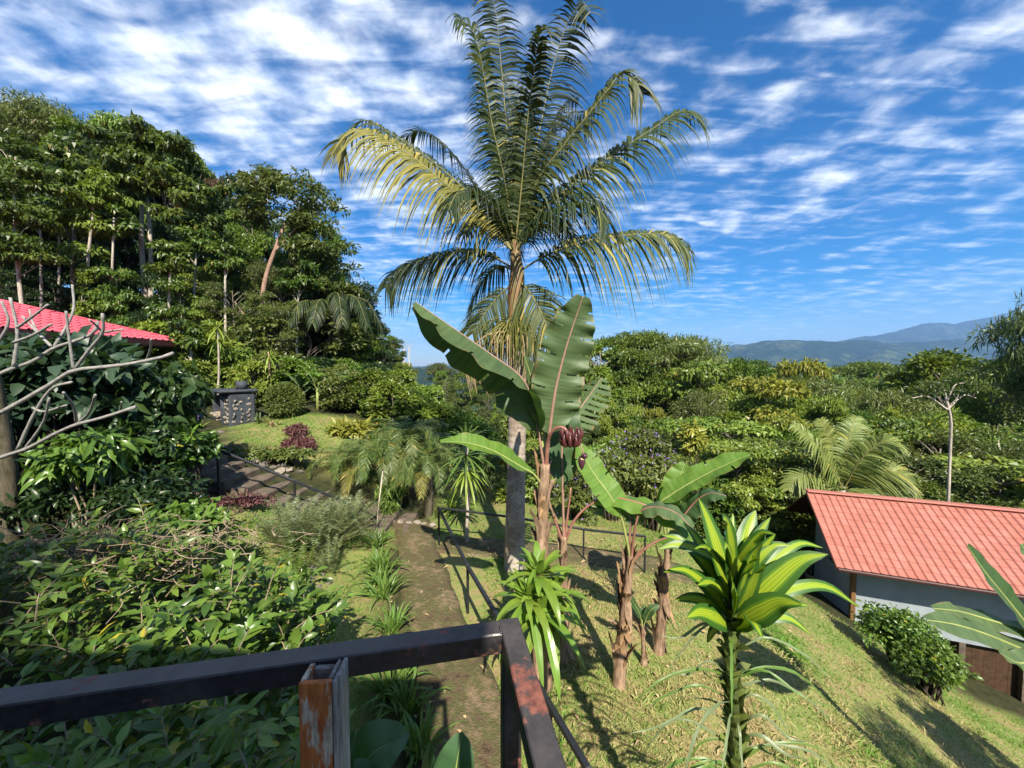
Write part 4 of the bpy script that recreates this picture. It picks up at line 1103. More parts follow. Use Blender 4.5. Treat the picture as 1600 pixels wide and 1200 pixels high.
# ------------------------------------------------------------------ stone garden oven on the upper lawn
kp = P(350, 664, 13.0); kp[2] = hz(kp[0], kp[1])
oven = thing('garden_oven', 'dark slate garden oven with stone inlay and chimney on the upper lawn', 'oven', tuple(kp))
a_ = math.radians(-38); KF = np.array([[math.cos(a_), -math.sin(a_), 0], [math.sin(a_), math.cos(a_), 0], [0, 0, 1]])
def kbox(x0, x1, y0, y1, z0, z1, bev=.05): return box(kp + KF @ np.array([(x0 + x1) / 2, (y0 + y1) / 2, (z0 + z1) / 2]), x1 - x0, y1 - y0, z1 - z0, KF, bev)
part(oven, 'pillar', 'slate_plaster', *kbox(-.02, .14, -.1, .75, -.2, 1.12), True)
part(oven, 'side_wall', 'slate_plaster', *kbox(.141, .62, .0, .80, -.2, 1.10))
part(oven, 'roof_slab', 'slate_plaster', *box(kp + KF @ np.array([-.18, .30, 1.17]), 1.75, 1.15, .11, KF @ np.array([[1, 0, .0], [0, 1, 0], [0.0, 0, 1]]), .04))
part(oven, 'back_wall', 'slate_plaster', *kbox(-1.0, -.021, .62, .80, -.2, 1.10))
part(oven, 'chimney', 'slate_plaster', *tube([kp + KF @ np.array([.38, .45, 1.2]), kp + KF @ np.array([.38, .45, 1.52])], .17, 14), True)
part(oven, 'hearth', 'sand', *kbox(-1.0, -.025, .0, .6, -.2, .38))
part(oven, 'end_wall', 'slate_plaster', *kbox(-1.12, -1.01, -.05, .80, -.2, .98))
rk = np.random.default_rng(5)
def kstone(x, y, z, s):
    o = stone(oven, (0, 0, 0), s, ROCK_P, rk); o.location = Vector(KF @ np.array([x, y, z]))
for zz_ in np.arange(.12, 1.0, .15):
    for xx in np.arange(.22, .60, .15): kstone(xx + rk.normal() * .02, -.005, zz_ + rk.normal() * .025, (.13 + rk.random() * .05, .07, .10 + rk.random() * .04))
    for xx in np.arange(-.92, -.06, .17): kstone(xx + rk.normal() * .02, .60, zz_ + rk.normal() * .025, (.16 + rk.random() * .05, .08, .12 + rk.random() * .04))
for zz_ in np.arange(.1, 1.0, .15):
    for yy in np.arange(.12, .72, .22): kstone(.625, yy + rk.normal() * .025, zz_ + rk.normal() * .03, (.05, .13 + rk.random() * .08, .09 + rk.random() * .06))
for i in range(16): kstone(-.95 + .055 * i + rk.normal() * .03, -.02 + rk.normal() * .03, .10 + .25 * rk.random(), (.18, .14, .14))

# stones that edge the beds
edge = thing('stone_edging', 'row of dark stones edging the slope left of the path', 'stones', tuple(G(492, 925)))
for u, v in [(478, 880), (486, 888), (495, 893), (502, 900), (488, 905), (480, 915), (497, 918), (505, 925), (486, 930), (494, 940), (500, 950), (488, 955), (512, 912), (505, 960), (492, 968), (474, 898)]:
    p = G(u + RNG.normal() * 2, v); s = .09 + .10 * RNG.random()
    o = stone(edge, p - np.array(edge.location) + [0, 0, s * .15], (s * 1.3, s, s * .8), ROCK_D)
edge2 = thing('stone_edging', 'broken stone kerb along the upper lawn above the steps', 'stones', tuple(G(420, 720)))
for u, v in [(352, 700), (362, 706), (374, 712), (388, 718), (400, 722), (412, 726), (424, 731), (436, 738), (448, 744), (432, 722), (445, 716), (458, 722), (452, 735), (466, 738), (440, 729), (336, 678), (328, 682), (345, 676)]:
    p = G(u + RNG.normal() * 2, v); s = .14 + .14 * RNG.random()
    stone(edge2, p - np.array(edge2.location) + [0, 0, s * .12], (s * 1.4, s, s * .7), ROCK_D if RNG.random() < .7 else ROCK_P)
edge3 = thing('stone_edging', 'pale stones at the end of the path under the date palms', 'stones', tuple(G(640, 818)))
for u, v in [(600, 815), (612, 818), (626, 818), (638, 820), (650, 819), (662, 820), (590, 826), (675, 822)]:
    p = G(u, v); s = .12 + .08 * RNG.random()
    stone(edge3, p - np.array(edge3.location) + [0, 0, s * .2], (s * 1.3, s, s * .8), ROCK_P)
# ------------------------------------------------------------------ the tall palm
def palm_bark():
    m, nt = newmat('palm_trunk'); k = NT(nt)
    co = k.coord('Object'); n = k.noise(5, 6, 0.65, co); n2 = k.noise(28, 4, 0.65, co)
    sp = k.n('ShaderNodeSeparateXYZ'); k.set(sp, 0, co)
    lich = k.rng(k.noise(2.2, 5, 0.7, co), 0.46, 0.60)
    base = k.ramp(n2, [(0.3, (0.14, 0.105, 0.075)), (0.7, (0.38, 0.30, 0.225))])
    k.out(k.mix(k.math('MULTIPLY', lich, n2), base, (0.52, 0.47, 0.40)), 0.9, 0.15, bump=k.math('ADD', n, n2), bstr=0.5, bdist=0.02)
palm_bark()
def shaft_mat():
    m, nt = newmat('crown_shaft'); k = NT(nt)
    co = k.coord('Object', (1, 1, 0.18)); n = k.noise(12, 5, 0.65, co)
    k.out(k.ramp(n, [(0.3, (0.085, 0.046, 0.020)), (0.48, (0.23, 0.13, 0.058)), (0.6, (0.17, 0.145, 0.050)), (0.72, (0.32, 0.245, 0.125))]), 0.55, 0.35, bump=n, bstr=0.5, bdist=0.02)
shaft_mat()
PD = 7.3
pb_ = P(803, 892, PD); pb_[2] = hz(pb_[0], PD)
palm = thing('palm_tree', 'tall palm with ringed trunk and arching fronds in the middle of the garden', 'palm tree', tuple(pb_))
def pw(u, v, dd=0.0): return P(u, v, PD + dd)
# trunk with leaf scar rings
tr_pts = catmull([pw(803, 905), pw(804, 860), pw(806, 760), pw(808, 650), pw(808, 560), pw(806, 500)], 150)
tr_pts[0][2] -= .1
s_ = np.linspace(0, 1, 150); hts = tr_pts[:, 2] - tr_pts[0, 2]
rad = np.interp(s_, [0, .05, .25, .5, .8, 1], [.255, .215, .195, .178, .185, .15])
ringf = np.clip((hts - .9) / 1.2, .15, 1)
rad = rad * (1 + 0.055 * ringf * (((hts / .125) % 1) - .5))
V, F = tube(tr_pts, rad, 18); part(palm, 'trunk', 'palm_trunk', V, F, True)
sh_ = catmull([pw(806, 520), pw(806, 490), pw(806, 460), pw(808, 430), pw(806, 400), pw(806, 372)], 24)
part(palm, 'crown_shaft', 'crown_shaft', *tube(sh_, np.interp(np.linspace(0, 1, 24), [0, .2, .5, .8, 1], [.15, .165, .16, .11, .05]), 16), True)
hubw = pw(806, 400)
def pf(pix, LL=.72, n=80, mat='palm_green', label=None, **kw):
    pts = [P(u, v, PD + dd) for u, v, dd in pix]
    kw['droop'] = kw.get('droop', .8) * .92; kw['lw'] = kw.get('lw', .035) * 1.02
    o = frond(palm, pts, LL * 1.22, int(n * 1.0), mat, label, **kw); off(o, palm); return o
B = (804, 396, 0)
pf([B, (724, 314, -.35), (660, 257, -.55), (600, 217, -.6), (552, 203, -.5), (526, 242, -.4)], .86, 98, 'palm_yellow', 'big yellowing frond arching to the left', droop=.95, up=(0.35, -.75, .6), lw=.046, ang0=.25, ang1=.6, tint=(0, .9))
pf([B, (740, 310, .1), (670, 248, .25), (610, 208, .35), (572, 188, .4), (548, 205, .4)], .7, 90, 'palm_mid', droop=.8, up=(0.2, -.6, .8), tint=(0, .7))
pf([B, (760, 320, .5), (720, 255, .8), (684, 218, 1.0), (654, 203, 1.1), (630, 216, 1.2)], .66, 80, 'palm_green', droop=.85)
pf([B, (800, 300, .05), (789, 170, .1), (781, 80, .05), (774, 15, -.05), (760, -25, -.2)], .80, 95, 'palm_green', droop=.75, up=(.1, -1, .25), lw=.040, ang0=.15, ang1=.35)
pf([B, (790, 290, -.2), (768, 190, -.4), (752, 95, -.6), (738, 45, -.7), (712, 28, -.9)], .78, 85, 'palm_mid', droop=.95, up=(.5, -.8, .3), lw=.045, side=(1, .8), tint=(0, .6))
pf([B, (826, 290, .1), (846, 190, .15), (864, 105, .2), (886, 38, .1), (906, 2, -.1), (924, 20, -.3)], .80, 95, 'palm_green', droop=.75, up=(-.1, -1, .25), lw=.040, ang0=.15, ang1=.35)
pf([B, (815, 290, -.25), (824, 190, -.5), (836, 100, -.8), (842, 60, -1.0), (846, 40, -1.3)], .60, 80, 'palm_mid', droop=1.0, up=(0, -1, .3), lw=.042, tint=(0, .6))
pf([B, (836, 290, -.25), (880, 228, -.5), (920, 178, -.7), (952, 138, -.8), (974, 113, -.8), (1006, 148, -.8)], .78, 84, 'palm_mid', 'pale frond with a snapped drooping tip at upper right', droop=1.1, up=(-.55, -.7, .5), lw=.044, side=(.9, 1.1), tint=(.4, .9))
pf([B, (836, 340, -.05), (892, 290, -.15), (960, 241, -.25), (1020, 201, -.25), (1064, 174, -.2), (1094, 184, -.1)], .84, 100, 'palm_mid', 'broad frond arching far to the right', droop=.95, up=(-.4, -.75, .55), lw=.046, tint=(0, .8))
pf([(812, 424, 0), (858, 397, -.05), (920, 376, -.1), (1000, 366, -.1), (1052, 369, -.05), (1077, 392, 0)], .80, 86, 'palm_mid', 'lower right frond hanging nearly level with yellow tip', droop=1.05, up=(-.1, -.8, .6), lw=.044, tint=(.3, 1.0))
pf([(800, 418, 0), (760, 397, .1), (716, 394, .2), (660, 407, .25), (622, 424, .2), (602, 450, .15)], .70, 80, 'palm_green', droop=.95, up=(.1, -.75, .7), lw=.042, tint=(0, .95))
pf([(800, 422, 0), (784, 416, .1), (762, 428, .2), (748, 450, .2), (738, 474, .2)], .58, 54, 'palm_green', droop=.8)
pf([(812, 440, -.1), (826, 455, -.25), (842, 480, -.4), (856, 512, -.5)], 1.0, 44, 'palm_mid', 'pale hanging frond below the crown shaft', droop=1.0, up=(-.3, -.8, .4), lw=.032, side=(.7, 1.1), tint=(.3, .9))
pf([(800, 444, 0), (778, 464, .0), (756, 492, .0), (738, 522, .0)], .62, 44, 'palm_mid', droop=.9, up=(.4, -.7, .4), lw=.03, tint=(0, .9))
pf([B, (780, 320, .9), (740, 292, 1.6), (706, 292, 2.1), (684, 318, 2.4)], .70, 74, 'palm_green', droop=.85)
pf([B, (836, 330, .8), (880, 306, 1.5), (920, 306, 2.0), (948, 330, 2.3)], .74, 76, 'palm_green', droop=.9)
pf([B, (842, 350, -.5), (890, 322, -.9), (930, 322, -1.2), (952, 350, -1.4)], .66, 66, 'palm_green', droop=1.0)
pf([B, (776, 330, -.6), (742, 300, -1.0), (716, 300, -1.3), (700, 330, -1.5)], .60, 60, 'palm_green', droop=1.0)
pf([B, (822, 300, .5), (850, 230, 1.0), (876, 190, 1.4), (900, 176, 1.8), (920, 196, 2.0)], .72, 76, 'palm_green', droop=.9)
pf([B, (792, 300, .5), (780, 225, 1.0), (762, 178, 1.3), (745, 170, 1.6)], .72, 76, 'palm_green', droop=.9)
pf([B, (826, 370, .6), (850, 352, 1.2), (880, 350, 1.6), (900, 372, 1.9)], .66, 60, 'palm_green', droop=.95)
pf([B, (786, 366, .6), (760, 344, 1.2), (738, 344, 1.5), (724, 366, 1.7)], .66, 60, 'palm_green', droop=.95)
pf([B, (806, 300, .4), (800, 200, .8), (792, 130, 1.0), (776, 95, 1.2)], .75, 80, 'palm_green', droop=.9)
pf([B, (824, 310, .3), (852, 225, .6), (880, 165, .8), (905, 150, 1.0)], .75, 80, 'palm_green', droop=.9)
sp_ = [pw(808, 380), pw(812, 250), pw(816, 140), pw(817, 98)]
part(palm, 'spear_leaf', 'palm_mid', *tube(catmull(sp_, 20), np.linspace(.03, .006, 20), 6), True)
# flowering strands that hang in a skirt round the trunk
inf = MB(); ir = np.random.default_rng(3)
for i in range(190):
    a = ir.random() * TAU; s0 = pw(804 + ir.normal() * 4, 512 + ir.normal() * 7); o_ = np.array([math.cos(a), math.sin(a), 0])
    R_ = .28 + .42 * ir.random(); dz_ = .25 + .45 * ir.random()
    c = catmull([s0 + o_ * .12, s0 + o_ * R_ * .6 + [0, 0, .10 * ir.random()], s0 + o_ * R_ * .95 + [0, 0, -dz_ * .35], s0 + o_ * R_ * 1.0 + [0, 0, -dz_]], 9)
    inf.add(*tube(c, np.linspace(.010, .005, 9), 4, False), ir.random() * .9)
part_ = inf.build('flower_strands', 'palm_yellow', palm); off(part_, palm); part_['label'] = 'drooping skirt of yellow green flower strands'
inf = MB()
for i in range(120):
    a = ir.random() * TAU; s0 = pw(802, 530 + ir.normal() * 6); o_ = np.array([math.cos(a), math.sin(a), 0])
    R_ = .22 + .42 * ir.random(); dz_ = .3 + .6 * ir.random()
    c = catmull([s0 + o_ * .12, s0 + o_ * R_, s0 + o_ * R_ * 1.05 + [0, 0, -dz_]], 7)
    inf.add(*tube(c, np.linspace(.010, .006, 7), 4, False), .2 + ir.random() * .5)
part_ = inf.build('spent_strands', 'straw', palm); off(part_, palm); part_['label'] = 'older brown strands under the flower skirt'
hang = MB()
for i in range(16):
    s0 = pw(738 + ir.normal() * 4, 548 + ir.normal() * 5); c = catmull([s0, s0 + [ir.normal() * .03, ir.normal() * .03, -.3], s0 + [ir.normal() * .06 + .05, ir.normal() * .05, -.5 - .45 * ir.random()]], 8)
    hang.add(*tube(c, np.linspace(.012, .004, 8), 4, False), .3 + .6 * ir.random())
c = catmull([pw(800, 520), pw(765, 522, -.2), pw(742, 540, -.2), pw(738, 560, -.2)], 14); hang.add(*tube(c, np.linspace(.02, .012, 14), 5), .5)
part_ = hang.build('dry_spathe', 'straw', palm); off(part_, palm)

# ------------------------------------------------------------------ valley palm behind the terracotta roof
VD = 14.2
vb = P(1318, 775, VD); vb[2] = hz(vb[0], VD)
vp = thing('palm_tree', 'short broad palm with arching fronds behind the terracotta roof', 'palm tree', tuple(vb))
part(vp, 'trunk', 'palm_trunk', *tube([vb + [0, 0, -.3], P(1318, 765, VD)], [.2, .14], 10), True)
for pix, LL in [([(1318, 765, 0), (1290, 715, -.2), (1262, 680, -.3), (1240, 662, -.2)], .8), ([(1318, 765, 0), (1305, 710, .2), (1290, 672, .3), (1282, 655, .4)], .8), ([(1318, 765, 0), (1322, 710, 0), (1330, 670, .2), (1338, 650, .5)], .8),
                ([(1318, 765, 0), (1340, 725, -.4), (1370, 695, -.7), (1392, 688, -.9), (1402, 700, -1.0)], .9), ([(1318, 765, 0), (1350, 745, -.3), (1385, 735, -.6), (1412, 742, -.8), (1424, 755, -.8)], 1.0), ([(1318, 765, 0), (1282, 745, -.2), (1250, 745, -.3), (1232, 765, -.3)], .8),
                ([(1318, 765, 0), (1345, 770, -.6), (1370, 785, -1.0), (1388, 805, -1.3)], .9), ([(1318, 765, 0), (1312, 720, 1.0), (1308, 690, 1.8), (1304, 690, 2.4)], .8)]:
    o = frond(vp, [P(u, v, VD + dd) for u, v, dd in pix], LL * 1.15, 60, 'palm_bright', droop=.45, lw=.075, up=(-.2, -.6, .8), r0=.035, tint=(.1, .8)); off(o, vp)
# dark palm on the wooded hill
HD2 = 21.0
hb = P(520, 560, HD2); hb[2] = hz(hb[0], HD2)
hp = thing('palm_tree', 'dark palm with hanging fronds at the right end of the wooded hill', 'palm tree', tuple(hb))
part(hp, 'trunk', 'bark_dark', *tube(catmull([hb + [0, 0, -.3], P(517, 540, HD2), P(520, 500, HD2)], 12), np.linspace(.22, .15, 12), 8), True)
for a in np.arange(0, TAU, TAU / 13):
    top = P(520, 498, HD2); o_ = np.array([math.cos(a), math.sin(a), 0]); up_ = .4 + .9 * RNG.random()
    o = frond(hp, [top, top + o_ * .9 + [0, 0, up_], top + o_ * 2.0 + [0, 0, up_ * .8], top + o_ * 2.8 + [0, 0, -.6]], .8, 46, 'palm_green', droop=.9, lw=.06, r0=.03, seg=3); off(o, hp)

# ------------------------------------------------------------------ pygmy date palms at the end of the path
def date_palm(u, v, d, hpix, label, n=26, LF=1.5, seed=1, wide=1.0):
    r = np.random.default_rng(seed)
    b = P(u, v, d); b[2] = hz(b[0], b[1])
    root = thing('date_palm', label, 'palm', tuple(b), 'pygmy date palms at the end of the path')
    top = P(u, hpix, d)
    part(root, 'trunk', 'bark_moss', *tube(catmull([b + [0, 0, -.1], (b + top) / 2 + [.05, 0, 0], top], 10), np.linspace(.12, .09, 10) * (1 + .2 * (np.arange(10) % 2)), 8), True)
    for i in range(n):
        a = i * 2.4 + r.normal() * .2; el = .1 + 1.25 * (i / n) + r.normal() * .08; o_ = np.array([math.cos(a) * wide, math.sin(a), 0]); L = LF * (.8 + .3 * r.random())
        h = math.sin(el); c = math.cos(el)
        pts = [top, top + (o_ * c + [0, 0, h]) * L * .4, top + o_ * L * (.45 + .35 * c) + [0, 0, h * L * .5], top + o_ * L * (.55 + .42 * c) + [0, 0, h * L * .5 - L * .38]]
        dead = i < 4
        f = frond(root, pts, .30, 52, 'palm_datepalm' if not dead else 'palm_yellow', droop=.35, lw=.018, lift=.25, r0=.011, seg=2, tip=.3, t0=.10, rng=r); off(f, root)
        if dead: f['label'] = 'old frond turning yellow'
    return root
date_palm(602, 815, 10.2, 725, 'pygmy date palm at the left end of the path behind the broken rail', 30, 1.55, 1)
date_palm(640, 808, 10.6, 700, 'middle pygmy date palm with a fine dark crown at the path end', 32, 1.6, 2)
date_palm(668, 818, 9.9, 735, 'pygmy date palm with yellow skirt leaves left of the rail corner', 28, 1.35, 3)
date_palm(560, 790, 10.6, 728, 'pygmy date palm leaning over the steps at the far left', 24, 1.5, 4)
# ------------------------------------------------------------------ bananas
def banana_mat(name, a, b, trans, tcol):
    m, nt = newmat(name); k = NT(nt)
    t = k.attr(); co = k.coord('Object'); n = k.noise(1.6, 4, 0.6, co); nf = k.noise(30, 2, 0.5, co)
    f = k.math('ADD', k.math('MULTIPLY', t, 0.6), k.math('MULTIPLY', n, 0.4))
    c = k.ramp(f, [(0.3, a), (0.6, b)])
    c = k.mix(k.rng(k.noise(7, 5, .7, co), .68, .74, 0, .8), c, (0.20, 0.13, 0.05))
    rim = k.math('MULTIPLY', k.rng(k.attr('rim'), .86, 1.0), k.rng(k.noise(5, 4, .7, co), .50, .62))
    c = k.mix(rim, c, (0.23, 0.145, 0.065))
    k.out(c, 0.5, 0.35, bump=k.math('MULTIPLY', t, 1.0), bstr=0.6, bdist=0.012, trans=trans, tcol=k.mix(1.0, c, tcol, 'MULTIPLY'))
banana_mat('banana_leaf', (0.046, 0.080, 0.028), (0.098, 0.145, 0.054), .22, (1.3, 1.7, .5))
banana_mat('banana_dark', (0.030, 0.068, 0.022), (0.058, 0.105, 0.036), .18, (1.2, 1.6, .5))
banana_mat('banana_lime', (0.070, 0.150, 0.020), (0.145, 0.250, 0.038), .34, (1.3, 1.5, .5))
plain_mat('midrib_pink', (0.30, 0.17, 0.13), 0.5, 0.4, 0.2, 6)
plain_mat('midrib_green', (0.24, 0.27, 0.08), 0.5, 0.4, 0.2, 6)
plain_mat('petiole_red', (0.26, 0.115, 0.085), 0.5, 0.4, 0.3, 8)
bark_mat('banana_stem', (0.070, 0.038, 0.022), (0.34, 0.225, 0.145), scale=11, stretch=(1, 1, 0.22), rough=0.7)
plain_mat('banana_red', (0.075, 0.018, 0.017), 0.4, 0.5, 0.3, 10)
plain_mat('banana_bud', (0.070, 0.022, 0.034), 0.45, 0.45, 0.25, 8)
plain_mat('bud_cream', (0.55, 0.42, 0.20), 0.6, 0.3, 0.1)
plain_mat('dead_leaf', (0.26, 0.16, 0.085), 0.9, 0.1, 0.35, 10, 0.4)
def pp_(pix): return [P(u, v, d) for u, v, d in pix]
def stem(root, pix, r0, r1, label=None, flakes=10, seed=0, name='stem'):
    r = np.random.default_rng(seed); c = catmull(pp_(pix), 40); c[0][2] -= .08
    rad = np.linspace(r0 * .88, r1 * .88, 40) * (1 + .06 * np.sin(np.arange(40) * 1.1 + seed)) ; rad[:3] *= [1.35, 1.2, 1.08]
    st = part(root, name, 'banana_stem', *tube(c, rad, 14), True, label)
    for i in range(flakes):                         # old sheaths peeling away from the stem
        q = r.integers(3, 36); a = r.random() * TAU; L = .22 + .4 * r.random(); o_ = np.array([math.cos(a), math.sin(a), 0])
        b = c[q] + o_ * rad[q] * .9; upw = 1 if r.random() < .6 else -1
        cc, mb = broad_leaf([b, b + [0, 0, upw * L * .5] + o_ * .03, b + [0, 0, upw * L] + o_ * (.06 + .10 * r.random())], .10 + .06 * r.random(), up=o_, t0=.0, fold=-.5, ripple=.01, n=10, m=2, prof='lance', rng=r)
        o = mb.build('sheath', 'dead_leaf' if r.random() < .5 else 'banana_stem', root, True); off(o, root)
    return c
def bleaf(root, pix, W, mat='banana_leaf', rib='midrib_pink', ribr=(.020, .004), label=None, **kw):
    kw.setdefault('n', 70)
    lf = add_broad(root, pp_(pix), W, mat, rib, ribr, label=label, **kw); off(lf, root); return lf
D0 = 4.7
b0 = P(853, 1066, D0); b0[2] = hz(b0[0], b0[1])
ban = thing('banana_plant', 'tallest banana plant with red fruit in front of the palm', 'banana plant', tuple(b0), 'banana plants on the lawn')
stem(ban, [(853, 1070, D0), (850, 980, D0), (846, 880, D0), (848, 790, D0), (852, 725, D0)], .118, .072, flakes=30, seed=1)
bleaf(ban, [(851, 735, D0), (842, 680, D0 - .02), (834, 635, D0 - .04), (815, 590, D0 - .08), (765, 552, D0 - .15), (705, 510, D0 - .22), (650, 472, D0 - .28)], .88, 'banana_leaf', label='huge folded leaf rising to the left above a dark underside', t0=.18, fold=-.88, edge=.12, up=(0, .27, .96), ripple=.03, rip_n=9, n=90, m=7, ribr=(.02, .005), tears=[[(20, 5), (34, 4), (52, 5)], [(26, 4), (44, 5), (60, 5)]])
bleaf(ban, [(853, 735, D0), (858, 680, D0 - .05), (868, 610, D0 - .1), (884, 545, D0 - .15), (900, 495, D0 - .2), (911, 463, D0 - .25)], .66, 'banana_leaf', label='broad upright leaf with pink midrib facing the camera', t0=.22, fold=.10, up=(.18, -1, .15), ripple=.038, rip_n=13, n=120, m=7, tears=[[(14, 5), (22, 3), (34, 5), (41, 2), (42, 5), (55, 4), (66, 3), (77, 4), (83, 5)], [(18, 4), (30, 3), (46, 5), (52, 2), (53, 4), (71, 3), (60, 6), (79, 5)]], ribr=(.026, .006))
bleaf(ban, [(851, 720, D0 + .1), (850, 660, D0 + .15), (850, 590, D0 + .2), (858, 530, D0 + .3), (872, 480, D0 + .35)], .34, 'banana_leaf', label='narrow leaf seen on edge behind the upright leaf', t0=.28, fold=.5, up=(.9, -.5, .1), ripple=.02, rip_n=6, rib='midrib_green')
bleaf(ban, [(852, 720, D0 + .05), (842, 660, D0 + .1), (832, 600, D0 + .12), (820, 556, D0 + .15)], .22, 'banana_leaf', label='small young leaf between the two large leaves', t0=.35, fold=.7, up=(.3, -1, .2), ripple=.01, rib='midrib_green')
bleaf(ban, [(848, 760, D0), (835, 742, D0 - .05), (812, 728, D0 - .12), (770, 704, D0 - .25), (730, 692, D0 - .32), (688, 690, D0 - .38)], .30, 'banana_lime', label='arched leaf reaching left across the palm trunk', t0=.14, fold=.30, up=(0, -.25, 1), ripple=.02, rip_n=5, rib='midrib_green', asym=.25)
rr = np.random.default_rng(4); n_ = 46
tears = [[(q, 1) for q in range(2, 44, 3)], [(q, 1) for q in range(3, 44, 3)]]
bleaf(ban, [(856, 730, D0 + .15), (880, 680, D0 + .35), (905, 640, D0 + .6), (925, 612, D0 + .8), (940, 590, D0 + .95)], .66, 'banana_leaf', label='wind torn leaf behind the fruit', t0=.30, fold=-.25, up=(-.5, -.7, .5), ripple=.03, rip_n=14, n=46, tears=tears)
# fruit stalk, hands of red bananas, flower bud
fc = catmull(pp_([(853, 730, D0), (856, 690, D0 - .1), (866, 671, D0 - .2), (880, 668, D0 - .25), (890, 680, D0 - .28)]), 18)
bunch = part(ban, 'fruit_stalk', 'petiole_red', *tube(fc, np.linspace(.026, .018, 18), 8), True)
cb_ = P(891, 683, D0 - .28); rf = np.random.default_rng(8)
for tier in range(2):
    for i in range(9):
        a = i / 9 * TAU + tier * .35; o_ = np.array([math.cos(a), math.sin(a), 0]); c0_ = cb_ + [0, 0, -.02 - .075 * tier] + o_ * .03
        L = .125 + .03 * rf.random(); o_ = o_ * (.8 + .5 * rf.random())
        cur = catmull([c0_, c0_ + o_ * .055 + [0, 0, .0], c0_ + o_ * .085 + [0, 0, .06], c0_ + o_ * .07 + [0, 0, L]], 9)
        mk('fruit', *tube(cur, np.array([.008, .018, .023, .025, .025, .024, .021, .014, .006]), 7), 'banana_red', bunch, smooth=True)
off_s = catmull([cb_ + [0, 0, -.08], P(902, 690, D0 - .28), P(910, 702, D0 - .28), P(911, 712, D0 - .28)], 10)
part(ban, 'flower_stalk', 'banana_stem', *tube(off_s, .011, 6), True)
bc = P(909, 712, D0 - .28)
bud = part(ban, 'flower_bud', 'banana_bud', *tube(np.array([bc + [0, 0, z] for z in (.0, -.02, -.05, -.09, -.13, -.16, -.175)]), [.012, .036, .044, .042, .030, .014, .003], 12), True, 'hanging purple flower bud')
mk('bract', *tube(np.array([bc + [.0, -.012, -.005], bc + [.03, -.05, .01], bc + [.045, -.07, -.005]]), [.02, .04, .012], 8), 'banana_bud', bud, smooth=True)
mk('flowers', *tube(np.array([bc + [-.02, -.04, -.03], bc + [.02, -.045, -.035]]), [.012, .012], 6), 'bud_cream', bud)

D1 = 4.9
b1_ = P(880, 1050, D1); b1_[2] = hz(b1_[0], b1_[1])
ban1 = thing('banana_plant', 'young banana plant right beside the tallest one, with one tall shaded leaf', 'banana plant', tuple(b1_), 'banana plants on the lawn')
stem(ban1, [(880, 1052, D1), (880, 960, D1), (880, 890, D1), (881, 838, D1)], .105, .05, flakes=20, seed=2)
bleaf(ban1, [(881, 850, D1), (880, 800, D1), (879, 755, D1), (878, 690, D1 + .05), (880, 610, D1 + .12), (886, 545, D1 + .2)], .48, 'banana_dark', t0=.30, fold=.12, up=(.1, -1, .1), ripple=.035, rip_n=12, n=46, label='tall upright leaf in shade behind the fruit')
bleaf(ban1, [(882, 850, D1), (898, 812, D1 - .05), (925, 786, D1 - .1), (955, 777, D1 - .15), (1000, 786, D1 - .3), (1050, 808, D1 - .45), (1098, 850, D1 - .6)], .34, 'banana_lime', 'petiole_red', t0=.33, fold=-.25, up=(0, -.4, 1), ripple=.03, rip_n=7, n=44, label='long leaf arching right with a yellow base')
for pix in ([(880, 850, D1), (868, 815, D1), (856, 776, D1), (853, 765, D1)], [(882, 850, D1), (886, 812, D1), (890, 780, D1), (892, 762, D1)]):
    part(ban1, 'petiole', 'petiole_red', *tube(catmull(pp_(pix), 10), np.linspace(.022, .010, 10), 7), True)

D2 = 4.6
b2_ = P(968, 1072, D2); b2_[2] = hz(b2_[0], b2_[1])
ban2 = thing('banana_plant', 'slim banana plant with a bare red brown stem in the middle of the lawn', 'banana plant', tuple(b2_), 'banana plants on the lawn')
stem(ban2, [(966, 1075, D2), (970, 1020, D2), (978, 940, D2), (986, 868, D2)], .10, .042, flakes=26, seed=3)
bleaf(ban2, [(986, 880, D2), (978, 838, D2), (968, 800, D2 + .05), (950, 770, D2 + .1), (925, 735, D2 + .2), (903, 694, D2 + .3)], .40, 'banana_lime', 'midrib_green', t0=.36, fold=.12, up=(.2, -.75, .7), ripple=.02, rip_n=5, n=80, m=6, tears=[[(25, 4), (38, 3)], [(18, 4), (42, 5)]], label='sunlit leaf pointing up and left')
bleaf(ban2, [(986, 880, D2), (990, 840, D2 - .05), (1000, 800, D2 - .1), (1030, 792, D2 - .2), (1062, 805, D2 - .3), (1085, 832, D2 - .4)], .30, 'banana_leaf', 'petiole_red', t0=.40, fold=-.2, up=(0, -.3, 1), ripple=.02)
bleaf(ban2, [(987, 880, D2), (1002, 862, D2 - .05), (1025, 846, D2 - .1), (1060, 838, D2 - .2), (1100, 850, D2 - .3), (1130, 880, D2 - .4)], .26, 'banana_lime', 'petiole_red', t0=.36, fold=-.2, up=(0, -.3, 1), ripple=.02)
bleaf(ban2, [(986, 880, D2), (984, 840, D2), (985, 810, D2 + .05), (968, 796, D2 + .1), (944, 792, D2 + .2)], .16, 'banana_dark', 'petiole_red', t0=.5, fold=-.1, up=(0, -.5, 1), ripple=.01)

